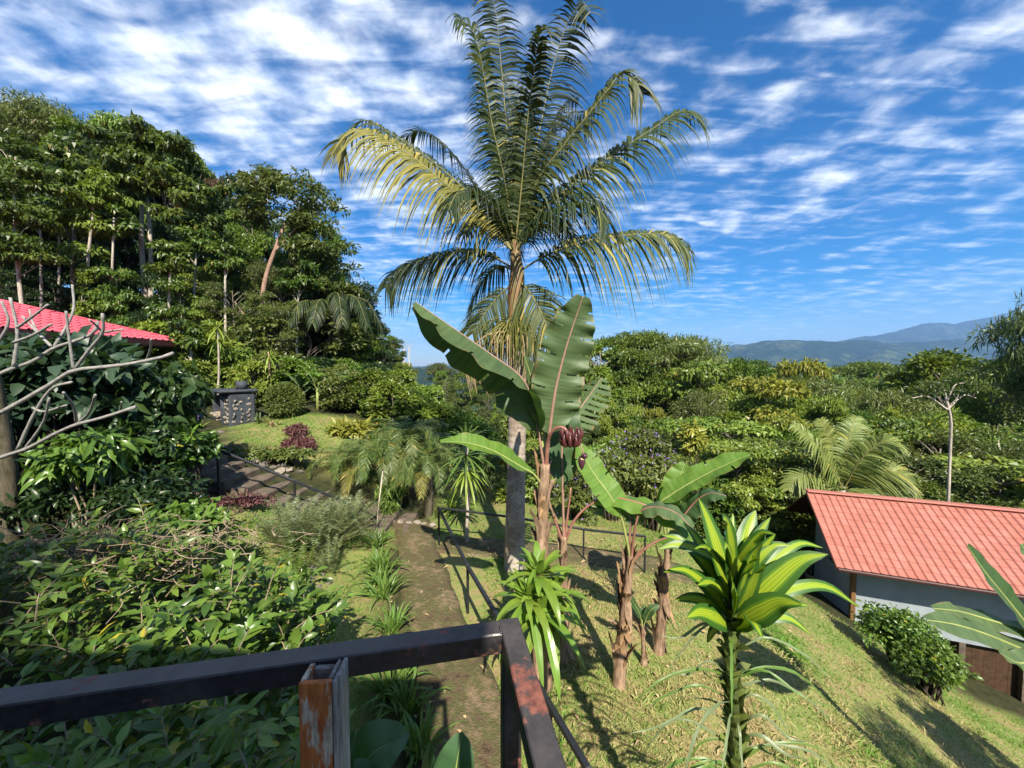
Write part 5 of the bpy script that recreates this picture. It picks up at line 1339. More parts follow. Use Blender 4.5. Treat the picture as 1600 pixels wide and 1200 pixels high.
D3 = 5.2
b3_ = P(1030, 1022, D3); b3_[2] = hz(b3_[0], b3_[1])
ban3 = thing('banana_plant', 'banana plant behind the variegated dracaena with a large leaf aimed right', 'banana plant', tuple(b3_), 'banana plants on the lawn')
stem(ban3, [(1028, 1030, D3), (1034, 960, D3), (1040, 900, D3), (1044, 852, D3)], .095, .045, flakes=18, seed=4)
bleaf(ban3, [(1044, 860, D3), (1038, 825, D3), (1030, 790, D3 - .05), (1050, 772, D3 - .1), (1090, 748, D3 - .2), (1130, 728, D3 - .3), (1172, 710, D3 - .4)], .36, 'banana_lime', 'midrib_green', t0=.36, fold=.28, up=(-.1, -.5, 1), ripple=.022, rip_n=6, n=80, m=6, tears=[[(22, 4), (40, 3)], [(30, 4), (45, 5)]], label='large sunlit leaf pointing up and right')
bleaf(ban3, [(1044, 860, D3), (1044, 820, D3 + .05), (1048, 785, D3 + .1), (1058, 755, D3 + .15), (1070, 724, D3 + .2)], .40, 'banana_lime', 'midrib_green', t0=.40, fold=.15, up=(-.3, -.9, .2), ripple=.02)
bleaf(ban3, [(1044, 860, D3), (1058, 822, D3 - .1), (1085, 785, D3 - .2), (1110, 770, D3 - .3), (1135, 775, D3 - .4)], .34, 'banana_dark', 'petiole_red', t0=.35, fold=-.3, up=(0, -.4, 1), ripple=.02)
bleaf(ban3, [(1044, 862, D3), (1052, 850, D3 - .1), (1075, 846, D3 - .2), (1100, 860, D3 - .3)], .20, 'banana_lime', 'petiole_red', t0=.3, fold=-.2, up=(0, -.3, 1), ripple=.015)
# small sucker
b4_ = P(1008, 1030, 4.95); b4_[2] = hz(b4_[0], b4_[1])
ban4 = thing('banana_plant', 'knee high banana sucker between the two slim banana stems', 'banana plant', tuple(b4_), 'banana plants on the lawn')
stem(ban4, [(1006, 1035, 4.95), (1005, 1000, 4.95), (1004, 975, 4.95)], .045, .02, flakes=3, seed=6)
for pix in ([(1004, 985, 4.95), (1000, 960, 4.9), (992, 945, 4.85), (985, 930, 4.8)], [(1004, 985, 4.95), (1010, 965, 4.9), (1018, 952, 4.85), (1030, 945, 4.85)], [(1004, 985, 4.95), (1004, 965, 4.95), (1008, 945, 5.0)]):
    bleaf(ban4, pix, .11, 'banana_dark', 'midrib_green', t0=.3, fold=-.1, up=(0, -.6, .8), ripple=.01, n=18, ribr=(.008, .002))

# banana leaves reaching in from the right edge
D4 = 3.3
b5_ = P(1640, 1150, D4); b5_[2] = hz(b5_[0], b5_[1])
ban5 = thing('banana_plant', 'banana plant at the right edge whose leaves cross the house wall', 'banana plant', tuple(b5_))
stem(ban5, [(1690, 1500, D4), (1680, 1300, D4), (1665, 1130, D4), (1655, 1030, D4)], .12, .07, flakes=5, seed=7)
b5 = (1655, 1040, D4)
bleaf(ban5, [b5, (1640, 1010, D4), (1612, 985, D4 - .02), (1572, 935, D4 - .05), (1540, 895, D4 - .08), (1511, 853, D4 - .1)], .26, 'banana_dark', 'midrib_green', t0=.16, fold=.22, up=(.4, -.9, .4), ripple=.012, rip_n=4, label='blade like leaf pointing up over the roof edge')
bleaf(ban5, [b5, (1630, 1024, D4 - .1), (1600, 1015, D4 - .15), (1545, 992, D4 - .25), (1495, 976, D4 - .3), (1448, 968, D4 - .35)], .26, 'banana_leaf', 'midrib_green', t0=.12, fold=-.12, up=(0, -.6, 1), ripple=.015, rip_n=5, label='lower leaf lying level across the wall')
bleaf(ban5, [b5, (1636, 1005, D4), (1600, 985, D4), (1545, 968, D4 - .05), (1500, 955, D4 - .1), (1458, 950, D4 - .12)], .20, 'banana_leaf', 'midrib_green', t0=.14, fold=-.15, up=(0, -.5, 1), ripple=.02, rip_n=5)
bleaf(ban5, [b5, (1640, 1030, D4 - .1), (1620, 1032, D4 - .3), (1590, 1035, D4 - .4), (1562, 1020, D4 - .5)], .18, 'banana_leaf', 'midrib_green', t0=.14, fold=.1, up=(0, -.6, 1), ripple=.02)
bleaf(ban5, [b5, (1648, 960, D4 + .05), (1630, 920, D4 + .1), (1612, 880, D4 + .15), (1596, 850, D4 + .2)], .24, 'banana_leaf', 'midrib_green', t0=.2, fold=.1, up=(.3, -1, .2), ripple=.02)
# bananas and gingers on the far side of the lawn
def small_banana(u, v, d, h, label, n=6, seed=0, mat='banana_lime', W=.32, grp='small banana plants beyond the upper lawn', name='banana_plant', cat='banana plant'):
    r = np.random.default_rng(seed); b = G(u, v) if d is None else P(u, v, d); b[2] = hz(b[0], b[1])
    root = thing(name, label, cat, tuple(b), grp)
    part(root, 'stem', 'midrib_green', *tube([b + [0, 0, -.05], b + [0, 0, h * .45]], [.07 * h / 2, .035 * h / 2], 8), True)
    for i in range(n):
        a = i / n * TAU + r.normal() * .3; o_ = np.array([math.cos(a), math.sin(a), 0]); L = h * (.55 + .2 * r.random()); e = .5 + .8 * r.random()
        t = b + [0, 0, h * .40]
        lf = add_broad(root, [t, t + o_ * L * .15 + [0, 0, L * .3 * e], t + o_ * L * .5 + [0, 0, L * .6 * e], t + o_ * L * .9 + [0, 0, L * (.62 * e - .1)]], W * h / 2, mat, 'midrib_green', (.012, .003), t0=.22, fold=.15, ripple=.02, rip_n=6, n=18, m=3, rng=r); off(lf, root)
    return root
small_banana(497, 662, 15.0, 2.1, 'young banana with bright leaves at the far end of the upper lawn', seed=1)
small_banana(545, 655, 16.5, 1.9, 'young banana right of the brightest one beyond the upper lawn', seed=2, mat='banana_leaf')
small_banana(575, 668, 17.0, 1.6, 'low banana with blue green leaves above the date palms', seed=3, mat='banana_leaf')
small_banana(470, 655, 15.8, 1.5, 'low banana between the clipped ball shrub and the bright banana', seed=5, mat='banana_leaf')
small_banana(755, 720, 12.5, 1.6, 'young banana behind the yucca, left of the palm trunk', seed=4, mat='banana_lime')
# ------------------------------------------------------------------ dracaenas
def varieg():
    m, nt = newmat('dracaena_striped'); k = NT(nt)
    t = k.attr(); n = k.noise(9, 3, .5, k.coord('Object'))
    st = k.math('ADD', t, k.math('MULTIPLY', k.math('SUBTRACT', n, .5), .12))
    c = k.ramp(st, [(0.0, (0.20, 0.29, 0.020)), (0.10, (0.29, 0.36, 0.020)), (0.20, (0.26, 0.34, 0.020)), (0.26, (0.10, 0.19, 0.016)), (0.31, (0.28, 0.36, 0.022)), (0.40, (0.25, 0.34, 0.022)), (0.45, (0.065, 0.15, 0.014)), (0.52, (0.11, 0.20, 0.018)), (0.60, (0.042, 0.115, 0.013)), (1.0, (0.036, 0.095, 0.014))])
    c = k.mix(k.rng(k.noise(22, 5, .7, k.coord('Object')), .64, .70, 0, .7), c, (0.16, 0.10, 0.035))
    k.out(c, 0.42, 0.4, trans=.2, tcol=k.mix(1.0, c, (1.2, 1.4, .5), 'MULTIPLY'), bump=st, bstr=.3, bdist=.004)
varieg()
leaf_mat('dracaena_green', (0.095, 0.175, 0.020), (0.190, 0.285, 0.038), None, vary=.05, rough=.32, spec=.5)
leaf_mat('dracaena_base', (0.045, 0.070, 0.016), (0.15, 0.19, 0.040), (0.22, 0.17, 0.07), vary=.35, rough=.5, spec=.3, trans=.1)
DD = 2.2
vd_b = P(1147, 1200, DD); vd_b[2] = hz(vd_b[0], vd_b[1])
vd = thing('dracaena', 'dracaena with yellow striped leaves on a scaly green trunk at lower right', 'plant', tuple(vd_b))
vr = np.random.default_rng(12)
trc = catmull([vd_b + [.02, 0, -.05], P(1150, 1240, DD), P(1147, 1120, DD), P(1141, 1020, DD), P(1143, 950, DD), P(1146, 860, DD)], 40)
plain_mat('dracaena_stem', (0.055, 0.075, 0.020), .6, .3, .35, 14, .3)
part(vd, 'trunk', 'dracaena_stem', *tube(trc, np.linspace(.042, .026, 40), 12), True)
VL = [((1141, 945), (1092, 779), 34, .10, .5), ((1143, 920), (1130, 812), 38, -.35, .95), ((1148, 900), (1181, 797), 34, .15, .4), ((1150, 915), (1204, 808), 24, .05, .4), ((1150, 935), (1212, 834), 24, -.05, .4), ((1150, 940), (1286, 856), 18, .1, 1.1),
      ((1150, 965), (1294, 866), 42, -.15, .75), ((1145, 945), (1191, 849), 34, -.25, .5), ((1143, 960), (1178, 880), 30, -.4, .55), ((1140, 965), (1045, 889), 26, -.15, .75), ((1140, 940), (1034, 836), 24, .15, 1.0), ((1140, 980), (1073, 965), 34, -.3, .5),
      ((1145, 978), (1254, 945), 44, -.3, .7), ((1150, 965), (1342, 948), 20, .0, 1.2), ((1146, 985), (1192, 998), 26, -.3, 1.3), ((1150, 980), (1268, 992), 18, -.1, 1.3), ((1152, 960), (1196, 884), 42, -.3, .6), ((1143, 900), (1145, 802), 20, .15, .3),
      ((1146, 905), (1168, 838), 22, -.05, .3), ((1140, 940), (1100, 850), 24, -.2, .5), ((1143, 975), (1143, 900), 22, -.45, .5), ((1140, 950), (1062, 812), 22, .25, .7), ((1148, 960), (1240, 870), 24, .3, .7), ((1140, 985), (1105, 1005), 18, .2, 1.2), ((1144, 930), (1120, 840), 30, .2, .4), ((1147, 930), (1168, 815), 26, .35, .4)]
vq = np.random.default_rng(5)
for i in range(20):
    a = i * 2.4; rr_ = 70 + 60 * vq.random(); VL.append(((1143 + 4 * math.cos(a), 975 - 5 * i), (1146 + rr_ * math.cos(a), 950 - 5 * i - 35 * vq.random() + 25 * (i < 7)), 17 + 9 * vq.random(), .34 * math.sin(a), .5 + .5 * vq.random()))
for (bu, bv), (tu, tv_), wpx, dd, bow in VL:
    b = P(bu, bv, DD); t = P(tu, tv_, DD + dd); L = np.linalg.norm(t - b); up_ = np.array([0, 0, 1.0])
    m1 = b + (t - b) * .33 + up_ * L * .16 * bow + np.array([0, -.02, 0]); m2 = b + (t - b) * .70 + up_ * L * .17 * bow
    upn = unit(np.array([0, -.75, .65]) - unit(t - b) * .2)
    lf = add_broad(vd, [b, m1, m2, t], wpx / FPX * (DD + dd * .5) * .98, 'dracaena_striped', None, up=upn, t0=.04, fold=.22 + .12 * vr.random(), edge=-.25, ripple=.004, rip_n=3, n=18, m=8, prof='lance', rng=vr, across=True)
    off(lf, vd)
# leaf bases left on the trunk, and thin withered straps
for i in range(120):
    q = int(5 + i * .25); a = i * 2.4; o_ = np.array([math.cos(a), math.sin(a), 0]); c = trc[min(q, 36)]
    lf = add_broad(vd, [c + o_ * .030 + [0, 0, -.045], c + o_ * .046 + [0, 0, .012], c + o_ * (.066 + .05 * vr.random()) + [0, 0, .055 + .02 * vr.normal()]], .10, 'dracaena_base', None, name='leaf_base', up=o_ + [0, 0, .3], t0=0, fold=-.55, n=6, m=2, prof='lance', rng=vr, ripple=0); off(lf, vd)
for i in range(64):
    q = vr.integers(6, 33); a = vr.random() * TAU if vr.random() < .35 else (0.1 * vr.normal() if vr.random() < .5 else math.pi + .25 * vr.normal()); o_ = np.array([math.cos(a), math.sin(a) * .8 - .1, 0]); c = trc[q]; L = .30 + .38 * vr.random()
    pts = [c + o_ * .04, c + o_ * L * .35 + [0, 0, .05 + .05 * vr.random()], c + o_ * L * .7 + [0, 0, .04 * vr.normal()], c + o_ * L + [0, 0, -.10 + .12 * vr.normal()]]
    lf = add_broad(vd, pts, .013 + .008 * vr.random(), 'strap_green' if vr.random() < .45 else 'leaf_fern', None, name='withered_leaf', up=(0, -.5, .8), t0=0, fold=.2, n=12, m=1, prof='strap', rng=vr, ripple=.004, fray=.25); off(lf, vd)

def rosette(root, c, n, L, W, mat, r, el=(-.5, 1.2), droop=.35, n_=12, m=2, prof='lance', rib=None, name='leaf', fold=.2):
    for i in range(n):
        q = i / n; a = i * 2.399 + r.normal() * .15; e = el[0] + (el[1] - el[0]) * q + r.normal() * .08; l = L * (.8 + .35 * r.random()) * (1 - .35 * q)
        o_ = np.array([math.cos(a), math.sin(a), 0]); d = o_ * math.cos(e) + np.array([0, 0, math.sin(e)]); b = c + d * .02
        dr_a = droop * (1 - .6 * q)
        lf = add_broad(root, [b, b + d * l * .4, b + d * l * .75 - np.array([0, 0, l * dr_a * .35]), b + d * l * .98 - np.array([0, 0, l * dr_a])], W * (.85 + .3 * r.random()), mat, rib, name=name, up=np.array([0, 0, 1.0]) + (-o_ if e > .8 else 0), t0=.0, fold=fold, n=n_, m=m, prof=prof, rng=r, ripple=.006, rip_n=3)
        off(lf, root)
gd_b = P(848, 1062, 4.35); gd_b[2] = hz(gd_b[0], gd_b[1])
gd = thing('dracaena', 'bushy lime green dracaena at the foot of the tallest banana', 'plant', tuple(gd_b))
gr_ = np.random.default_rng(31)
for (u, v, dd, vv) in ((842, 900, 0, 1064), (826, 935, -.2, 1060), (862, 930, .1, 1062), (846, 960, -.25, 1066)):
    top = P(u, v, 4.3 + dd); bb = P(u * .4 + 850 * .6, vv, 4.3 + dd); bb[2] = hz(bb[0], bb[1]) - .05
    part(gd, 'stem', 'banana_stem', *tube(catmull([bb, (bb + top) / 2 + [.03, 0, 0], top], 12), np.linspace(.05, .025, 12), 8), True)
    rosette(gd, top, 26, .60, .105, 'dracaena_green', gr_, el=(-.75, 1.35), droop=.45)
# palm like dracaenas on thin trunks
def cane(u, vb, d, vt, label, crowns, trunk='bark_pale', grp='thin trunked dracaenas', r=.045):
    b = P(u, vb, d); b[2] = hz(b[0], b[1]); root = thing('cane_plant', label, 'plant', tuple(b), grp); rr_ = np.random.default_rng(int(u))
    part(root, 'trunk', trunk, *tube(catmull([b + [0, 0, -.1], P(u + 2, (vb + vt) / 2, d), P(u, vt, d)], 12), np.linspace(r, r * .7, 12), 8), True)
    for v, n, L, W, el, mt in crowns: rosette(root, P(u, v, d), n, L, W, mt, rr_, el=el, droop=.35, prof='strap', n_=8, m=1)
    return root
cane(729, 862, 8.4, 690, 'cane plant with hanging leaf skirt and spiky top left of the palm', [(735, 40, .75, .055, (-1.1, .2), 'strap_lime'), (712, 34, .8, .05, (-.6, .6), 'strap_green'), (688, 30, .75, .06, (.1, 1.4), 'strap_green')])
cane(340, 640, 15.5, 505, 'slim cane plant with tufted top behind the stone oven', [(512, 26, .8, .07, (-.9, 1.2), 'strap_lime'), (530, 16, .7, .06, (-1.0, .4), 'strap_lime')])
cane(420, 640, 15.8, 550, 'cane plant with drooping tuft above the clipped ball shrub', [(556, 30, .7, .06, (-1.2, 1.0), 'strap_lime')], trunk='bark_red', r=.06)
# spider lilies along the path
def lily(u, v, n, L, label, seed, mat='strap_green', grp='spider lilies along the left edge of the path', W=.04, d=None, name='spider_lily'):
    b = G(u, v) if d is None else P(u, v, d); b[2] = hz(b[0], b[1]); root = thing(name, label, 'plant', tuple(b), grp); r = np.random.default_rng(seed)
    for i in range(n):
        a = r.random() * TAU; o_ = np.array([math.cos(a), math.sin(a), 0]); e = .45 + 1.0 * r.random(); l = L * (.6 + .6 * r.random()); d_ = o_ * math.cos(e) + np.array([0, 0, math.sin(e)]); bb = b + o_ * .05 * r.random() + np.array([r.normal() * .04, r.normal() * .04, 0])
        k_ = .25 + .5 * r.random()
        lf = add_broad(root, [bb, bb + d_ * l * .4, bb + d_ * l * .72 - [0, 0, l * k_ * .25], bb + d_ * l * .95 - [0, 0, l * k_ * .7]], W * (.8 + .5 * r.random()), mat, None, up=(o_[0] * -.3, o_[1] * -.3, 1), t0=0, fold=.35, n=9, m=1, prof='strap', rng=r, ripple=0); off(lf, root)
    return root
lily(586, 858, 39, 0.675, 'spider lily at the far end of the lily row by the lower steps', 1)
lily(592, 893, 44, 0.743, 'second spider lily from the far end of the row', 2)
lily(600, 935, 44, 0.702, 'third spider lily from the far end of the row', 3)
lily(612, 992, 46, 0.675, 'spider lily just beyond the dark top rail', 4)
lily(608, 1088, 52, 0.648, 'spider lily seen below the top rail beside the path', 5)
lily(636, 1120, 44, 0.608, 'spider lily with leaves fallen over the path edge under the rail', 6)
lily(655, 1185, 39, 0.567, 'nearest spider lily behind the broad canna leaves', 7)
lily(598, 912, 31, 0.608, 'spider lily squeezed between the second and third of the row', 8)
# canna under the railing
cb0 = P(640, 1330, 2.0); cb0[2] = hz(cb0[0], cb0[1])
canna = thing('canna', 'canna with broad blue green leaves below the railing', 'plant', tuple(cb0))
for pix, W, kw in (([(590, 1300, 1.9), (570, 1230, 1.85), (575, 1185, 1.8), (610, 1160, 1.8), (640, 1148, 1.82)], .30, dict(up=(-.3, -.6, .8), fold=.12)), ([(690, 1330, 1.9), (706, 1240, 1.9), (714, 1190, 1.9), (722, 1143, 1.95)], .27, dict(up=(-.1, -.8, .6), fold=.10)),
                   ([(560, 1330, 1.8), (545, 1240, 1.75), (548, 1180, 1.72), (556, 1140, 1.72)], .16, dict(up=(-.6, -.6, .5), fold=.2)), ([(600, 1330, 1.8), (590, 1260, 1.75), (560, 1215, 1.7), (535, 1200, 1.66)], .2, dict(up=(0, -.6, .8), fold=.1)), ([(670, 1330, 2.0), (672, 1240, 2.0), (668, 1190, 2.0), (672, 1160, 2.02)], .13, dict(up=(.5, -.8, .4), fold=.3))):
    lf = add_broad(canna, pp_(pix), W, 'leaf_canna', 'midrib_green', (.012, .0015), t0=.38, ripple=.010, rip_n=5, n=26, m=5, prof='x', rng=vr, **kw); off(lf, canna)

# ------------------------------------------------------------------ shrubs built of leafy sprigs
def sprigs(Pb, D, r, nl=11, Ls=.34, L=.11, W=.045, droop=.25, pair=True):
    """leafy shoots: returns leaf geometry arrays (position, axis, normal, length) and the stems"""
    st = MB(); B_, A_, N_, S_ = [], [], [], []
    for p, d in zip(Pb, D):
        l = Ls * (.6 + .7 * r.random()); side = unit(np.cross(d, [r.normal() * .3, r.normal() * .3, 1]))
        c = catmull([p, p + d * l * .5 + [0, 0, .02], p + d * l + [0, 0, -.10 * l]], 8); st.add(*tube(c, np.linspace(.006, .002, 8), 4, False), .4)
        n = max(3, int(nl * (.7 + .5 * r.random())))
        for i in range(n):
            t = (i + .6) / n; pb = c[min(7, int(t * 7.99))]; sg = 1 if i % 2 else -1; tg = unit(c[-1] - c[0])
            ax_ = side * sg * (1 - .55 * t) + tg * (.45 + .6 * t) + r.normal(size=3) * .18; ax_[2] -= droop * r.random()
            B_.append(pb); A_.append(ax_); N_.append(np.array([0, 0, 1.0]) + r.normal(size=3) * .35 + np.array([0, -.25, 0])); S_.append((.65 + .6 * r.random()) * (.75 + .5 * math.sin(t * 2.6)))
    return np.array(B_), np.array(A_), np.array(N_), np.array(S_), st
LEAFV = {}
def leaf_proto(mat, L, W, droop):
    key = (mat, L, W)
    if key not in LEAFV:
        LEAFV[key] = []
        for q in range(6):
            V, F = leaves8(np.zeros((1, 3)), np.array([[1.0, 0, 0]]), np.array([[0, 0, 1.0]]), [L], [W], fold=.12 + .1 * RNG.random(), droop=droop * (.5 + RNG.random()))
            LEAFV[key].append(mkmesh('leaf', V, F, mat, np.full(8, .1 + .16 * q if q < 5 else 1.0), True))
    return LEAFV[key]
def bush(name, label, cat, loc, Pb, D, seed, mat='leaf_bush', L=.12, W=.05, nl=11, Ls=.34, droop=.25, single=0, near=None, stem='twig_straw', group=None):
    r = np.random.default_rng(seed); root = thing(name, label, cat, tuple(loc), group)
    b, a, n, s, st = sprigs(Pb, D, r, nl, Ls, L, W, droop)
    keep = np.ones(len(b), bool)
    if single:
        dist = np.linalg.norm(b - EYE, axis=1); pick = np.argsort(dist + r.random(len(b)) * .5)[:single] if near is None else near(b)[:single]
        keep[pick] = False; pr = leaf_proto(mat, L, W, droop)
        for i in pick:
            x = unit(a[i]); y = unit(np.cross(n[i], x)); z = np.cross(x, y); k_ = r.random()
            o = link('leaf', pr[5 if k_ < .03 else r.integers(0, 5)], root)
            o.matrix_basis = Matrix.Translation(Vector(b[i] - np.array(loc))) @ Matrix([[*(q)] for q in np.stack([x, y, z], 1) * s[i]]).to_4x4()
    V, F = leaves8(b[keep], a[keep], n[keep], L * s[keep], W * s[keep], droop=droop)
    t = r.random(keep.sum()) * .9; t = np.where(r.random(len(t)) < .025, 1.0, np.minimum(t, .9))
    o = mk('foliage', V, F, mat, root, np.repeat(t, 8), True); off(o, root)
    if single: o['kind'] = 'stuff'
    o = st.build('stems', stem, root); off(o, root); o['kind'] = 'stuff'
    return root
br = np.random.default_rng(77)
def bush_pts(n, poly, ztop, depth=.7, out=(0, 0, 1)):
    pts = []; poly = np.asarray(poly, float); lo, hi = poly.min(0), poly.max(0)
    while len(pts) < n:
        q = lo + (hi - lo) * br.random((200, 2)); m = poly_mask(q[:, 0], q[:, 1], poly, .02) > .5
        for x, y in q[m]:
            edge = poly_mask(np.array([x]), np.array([y]), poly, 1.6)[0]
            zt = ztop(x, y) - .55 * (1 - min(1, (edge - .5) * 2.0)) ** 2
            pts.append((x, y, max(hz(x, y) + .05, zt - depth * br.random() ** 1.6)))
    return np.array(pts[:n])
def updirs(n, up=.9, cam=-.5): 
    d = rnd_dirs(br, n); d[:, 2] = np.abs(d[:, 2]) * .5 + up * .55; d[:, 1] += cam * .6; return unit(d)
zt = lambda x, y: 2.16 + .16 * math.sin(x * 2.3 + 1) * math.sin(y * 2.9) + .08 * math.sin(x * 6.1) * math.sin(y * 5.3)
p1 = bush_pts(560, [(-6.4, 3.0), (-6.0, 4.6), (-4.4, 4.5), (-3.1, 4.1), (-2.7, 3.0), (-3.2, 2.2), (-4.6, 2.0)], zt, .8)
bush('leafy_bush', 'large leafy bush with twig tangle filling the lower left', 'bush', (-4.3, 3.2, .8), p1, updirs(560), 1, L=.108, W=.040, single=260)
p2 = bush_pts(420, [(-3.0, 2.0), (-3.1, 3.1), (-2.9, 4.3), (-2.3, 4.35), (-1.75, 3.5), (-1.6, 2.7), (-2.0, 2.0)], lambda x, y: zt(x, y) - .16 + .12 * (x + 2.3), 1.1)
bush('leafy_bush', 'leafy bush right of the twig tangle, beside the lawn strip', 'bush', (-2.4, 3.2, .4), p2, updirs(420), 2, L=.100, W=.050, single=240)
p3 = bush_pts(380, [(-3.6, 1.2), (-3.4, 2.1), (-2.2, 2.1), (-1.2, 2.2), (-.85, 1.7), (-.9, 1.25)], lambda x, y: zt(x, y) + .05, 1.0)
bush('leafy_bush', 'leafy bush showing below the long top rail', 'bush', (-2.0, 1.7, .4), p3, updirs(380), 3, L=.105, W=.042, single=260)
# dry vine tangle on the big bush
tw = MB(); twr = np.random.default_rng(9)
for i in range(420):
    c = np.array([-4.0 + twr.normal() * .60, 3.75 + twr.normal() * .26, 2.14 + twr.normal() * .09]); d = rnd_dirs(twr, 1)[0] * [1, .6, .35]; L = .15 + .40 * twr.random() ** 2
    cv = catmull([c, c + d * L * .5 + twr.normal(size=3) * .03, c + d * L + twr.normal(size=3) * .05], 7); tw.add(*tube(cv, np.linspace(.0035 + .0045 * twr.random(), .002, 7), 5, False), twr.random())
o = tw.build('twig_tangle', 'twig_straw'); tag(o, 'tangle of dry brown vines lying over the large leafy bush', 'vines', kind='stuff')

# ------------------------------------------------------------------ bare frangipani at left
FD = 5.2
fb = P(10, 800, FD); fb[2] = hz(fb[0], fb[1])
fg = thing('frangipani_tree', 'bare frangipani with forked grey branches at the left edge', 'tree', tuple(fb))
part(fg, 'trunk', 'bark_moss', *tube(catmull([fb + [0, 0, -.1], P(10, 760, FD), P(4, 700, FD), P(-6, 640, FD), P(-20, 560, FD)], 16), np.linspace(.14, .09, 16), 10), True)
BR = [([(-6, 648), (5, 643), (80, 600), (115, 579), (187, 571), (251, 559), (270, 552)], .040, -.5), ([(117, 577), (139, 547), (160, 520), (160, 490)], .030, -.4), ([(157, 520), (175, 517), (192, 515)], .022, -.3), ([(115, 577), (107, 520), (103, 486)], .026, -.2), ([(229, 563), (235, 545), (236, 530)], .02, -.6), ([(160, 519), (150, 508), (140, 500)], .02, -.4),
      ([(-15, 588), (0, 584), (21, 575), (53, 564), (83, 544), (117, 533), (147, 520), (153, 502)], .038, .1), ([(83, 544), (101, 515), (115, 483), (113, 445)], .026, .3), ([(80, 541), (59, 520), (35, 494)], .026, .2), ([(59, 520), (50, 500), (46, 484)], .02, .2), ([(21, 573), (27, 520), (16, 465)], .03, 0), ([(21, 535), (53, 523), (80, 507)], .028, -.3), ([(27, 512), (53, 493), (75, 476)], .026, -.2), ([(-6, 540), (13, 504), (2, 470)], .026, -.1),
      ([(-8, 718), (24, 707), (43, 701), (80, 681), (117, 664), (160, 653), (211, 636)], .034, -.9), ([(120, 662), (115, 635), (99, 613)], .024, -.9), ([(122, 661), (139, 645), (149, 617)], .024, -1.0), ([(27, 704), (53, 648), (80, 608), (112, 597)], .030, -.4), ([(37, 704), (67, 661), (77, 622)], .024, -.6), ([(51, 637), (69, 643), (104, 633)], .022, -.5), ([(189, 640), (190, 628)], .018, -.9)]
for pts, r_, dd in BR:
    c = catmull([P(u, v, FD + dd * (i / (len(pts) - 1)) * .6 + dd * .4) for i, (u, v) in enumerate(pts)], 16)
    part(fg, 'branch', 'twig_grey', *tube(c, np.linspace(r_ * .72, r_ * .50, 16) * (1 + .08 * np.sin(np.arange(16) * 2.2 + r_ * 900)) * np.where(np.arange(16) >= 14, 1.12, 1), 9), True)
# ------------------------------------------------------------------ dark broad leaved shrubs behind it
def blob_shrub(name, label, cat, c, rad, nc, nl, L, W, mat, seed, droop=.25, group=None, bark='bark_dark', eight=True, rc=.45, low=-.2, extra=None):
    r = np.random.default_rng(seed); c = np.asarray(c, float); rad = np.asarray(rad, float)
    zg_ = hz(c[0], c[1]); root = thing(name, label, cat, (c[0], c[1], zg_), group)
    d = rnd_dirs(r, nc, .3); C = c + d * rad * (.35 + .6 * r.random(nc))[:, None]; C[:, 2] = np.maximum(C[:, 2], zg_ + .15)
    V, F, T = clump_leaves(r, C, np.full((nc, 3), rc) * [1, 1, .8], nl, L, W, droop=droop, eight=eight, low=low)
    o = mk('foliage', V, F, mat, root, T, True); off(o, root)
    mb = MB(); base = np.array([c[0], c[1], zg_ - .1])
    for e in C: limb_tubes(mb, r, base + r.normal(size=3) * [.08, .08, 0], [e], .018 + .012 * rad[0])
    o = mb.build('stems', bark, root, True); off(o, root)
    return root
blob_shrub('broadleaf_shrub', 'dark glossy shrub with large leaves behind the frangipani branches', 'shrub', P(120, 615, 7.2), (1.5, 1.0, .95), 40, 90, .30, .17, 'leaf_bluegreen', 5)
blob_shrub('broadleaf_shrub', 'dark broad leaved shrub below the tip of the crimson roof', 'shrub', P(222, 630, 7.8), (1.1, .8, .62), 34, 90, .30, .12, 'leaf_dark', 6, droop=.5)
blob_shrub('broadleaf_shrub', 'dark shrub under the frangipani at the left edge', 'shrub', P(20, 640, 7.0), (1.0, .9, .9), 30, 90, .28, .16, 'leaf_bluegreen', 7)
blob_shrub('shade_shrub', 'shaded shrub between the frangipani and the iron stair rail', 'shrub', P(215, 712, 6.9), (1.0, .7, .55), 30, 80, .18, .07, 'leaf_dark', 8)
blob_shrub('shade_shrub', 'leafy shrub just left of the top of the garden steps', 'shrub', P(300, 708, 7.2), (.35, .35, .38), 16, 60, .17, .09, 'leaf_bush', 9, rc=.2)
blob_shrub('shade_shrub', 'lance leaved shrub with thin pale stems under the lowest frangipani branch', 'shrub', P(140, 715, 5.4), (.55, .4, .34), 18, 60, .20, .06, 'leaf_bush', 10, droop=.5, rc=.25, bark='twig_straw')
blob_shrub('ground_cover', 'low dark undergrowth below the shaded shrubs at left', 'shrub', P(160, 790, 5.6), (1.7, .5, .4), 40, 90, .14, .05, 'leaf_dark', 11, rc=.35)
blob_shrub('ground_cover', 'dark red leaved border below the garden steps', 'shrub', P(375, 784, 7.6), (.7, .15, .06), 20, 40, .09, .03, 'leaf_red', 12, rc=.11)
blob_shrub('ground_cover', 'low leafy plants at the lawn corner above the big bush', 'shrub', P(285, 825, 5.0), (.5, .4, .2), 16, 50, .13, .06, 'leaf_bush', 13, rc=.2)
blob_shrub('ground_cover', 'low weeds between the leafy bush and the stone edging', 'shrub', P(465, 985, 3.9), (.35, .5, .15), 18, 50, .10, .04, 'leaf_bush', 14, rc=.18)
blob_shrub('ground_cover', 'undergrowth along the far side of the garden steps', 'shrub', P(420, 735, 9.8), (1.3, .25, .2), 26, 60, .12, .05, 'leaf_olive', 15, rc=.22)
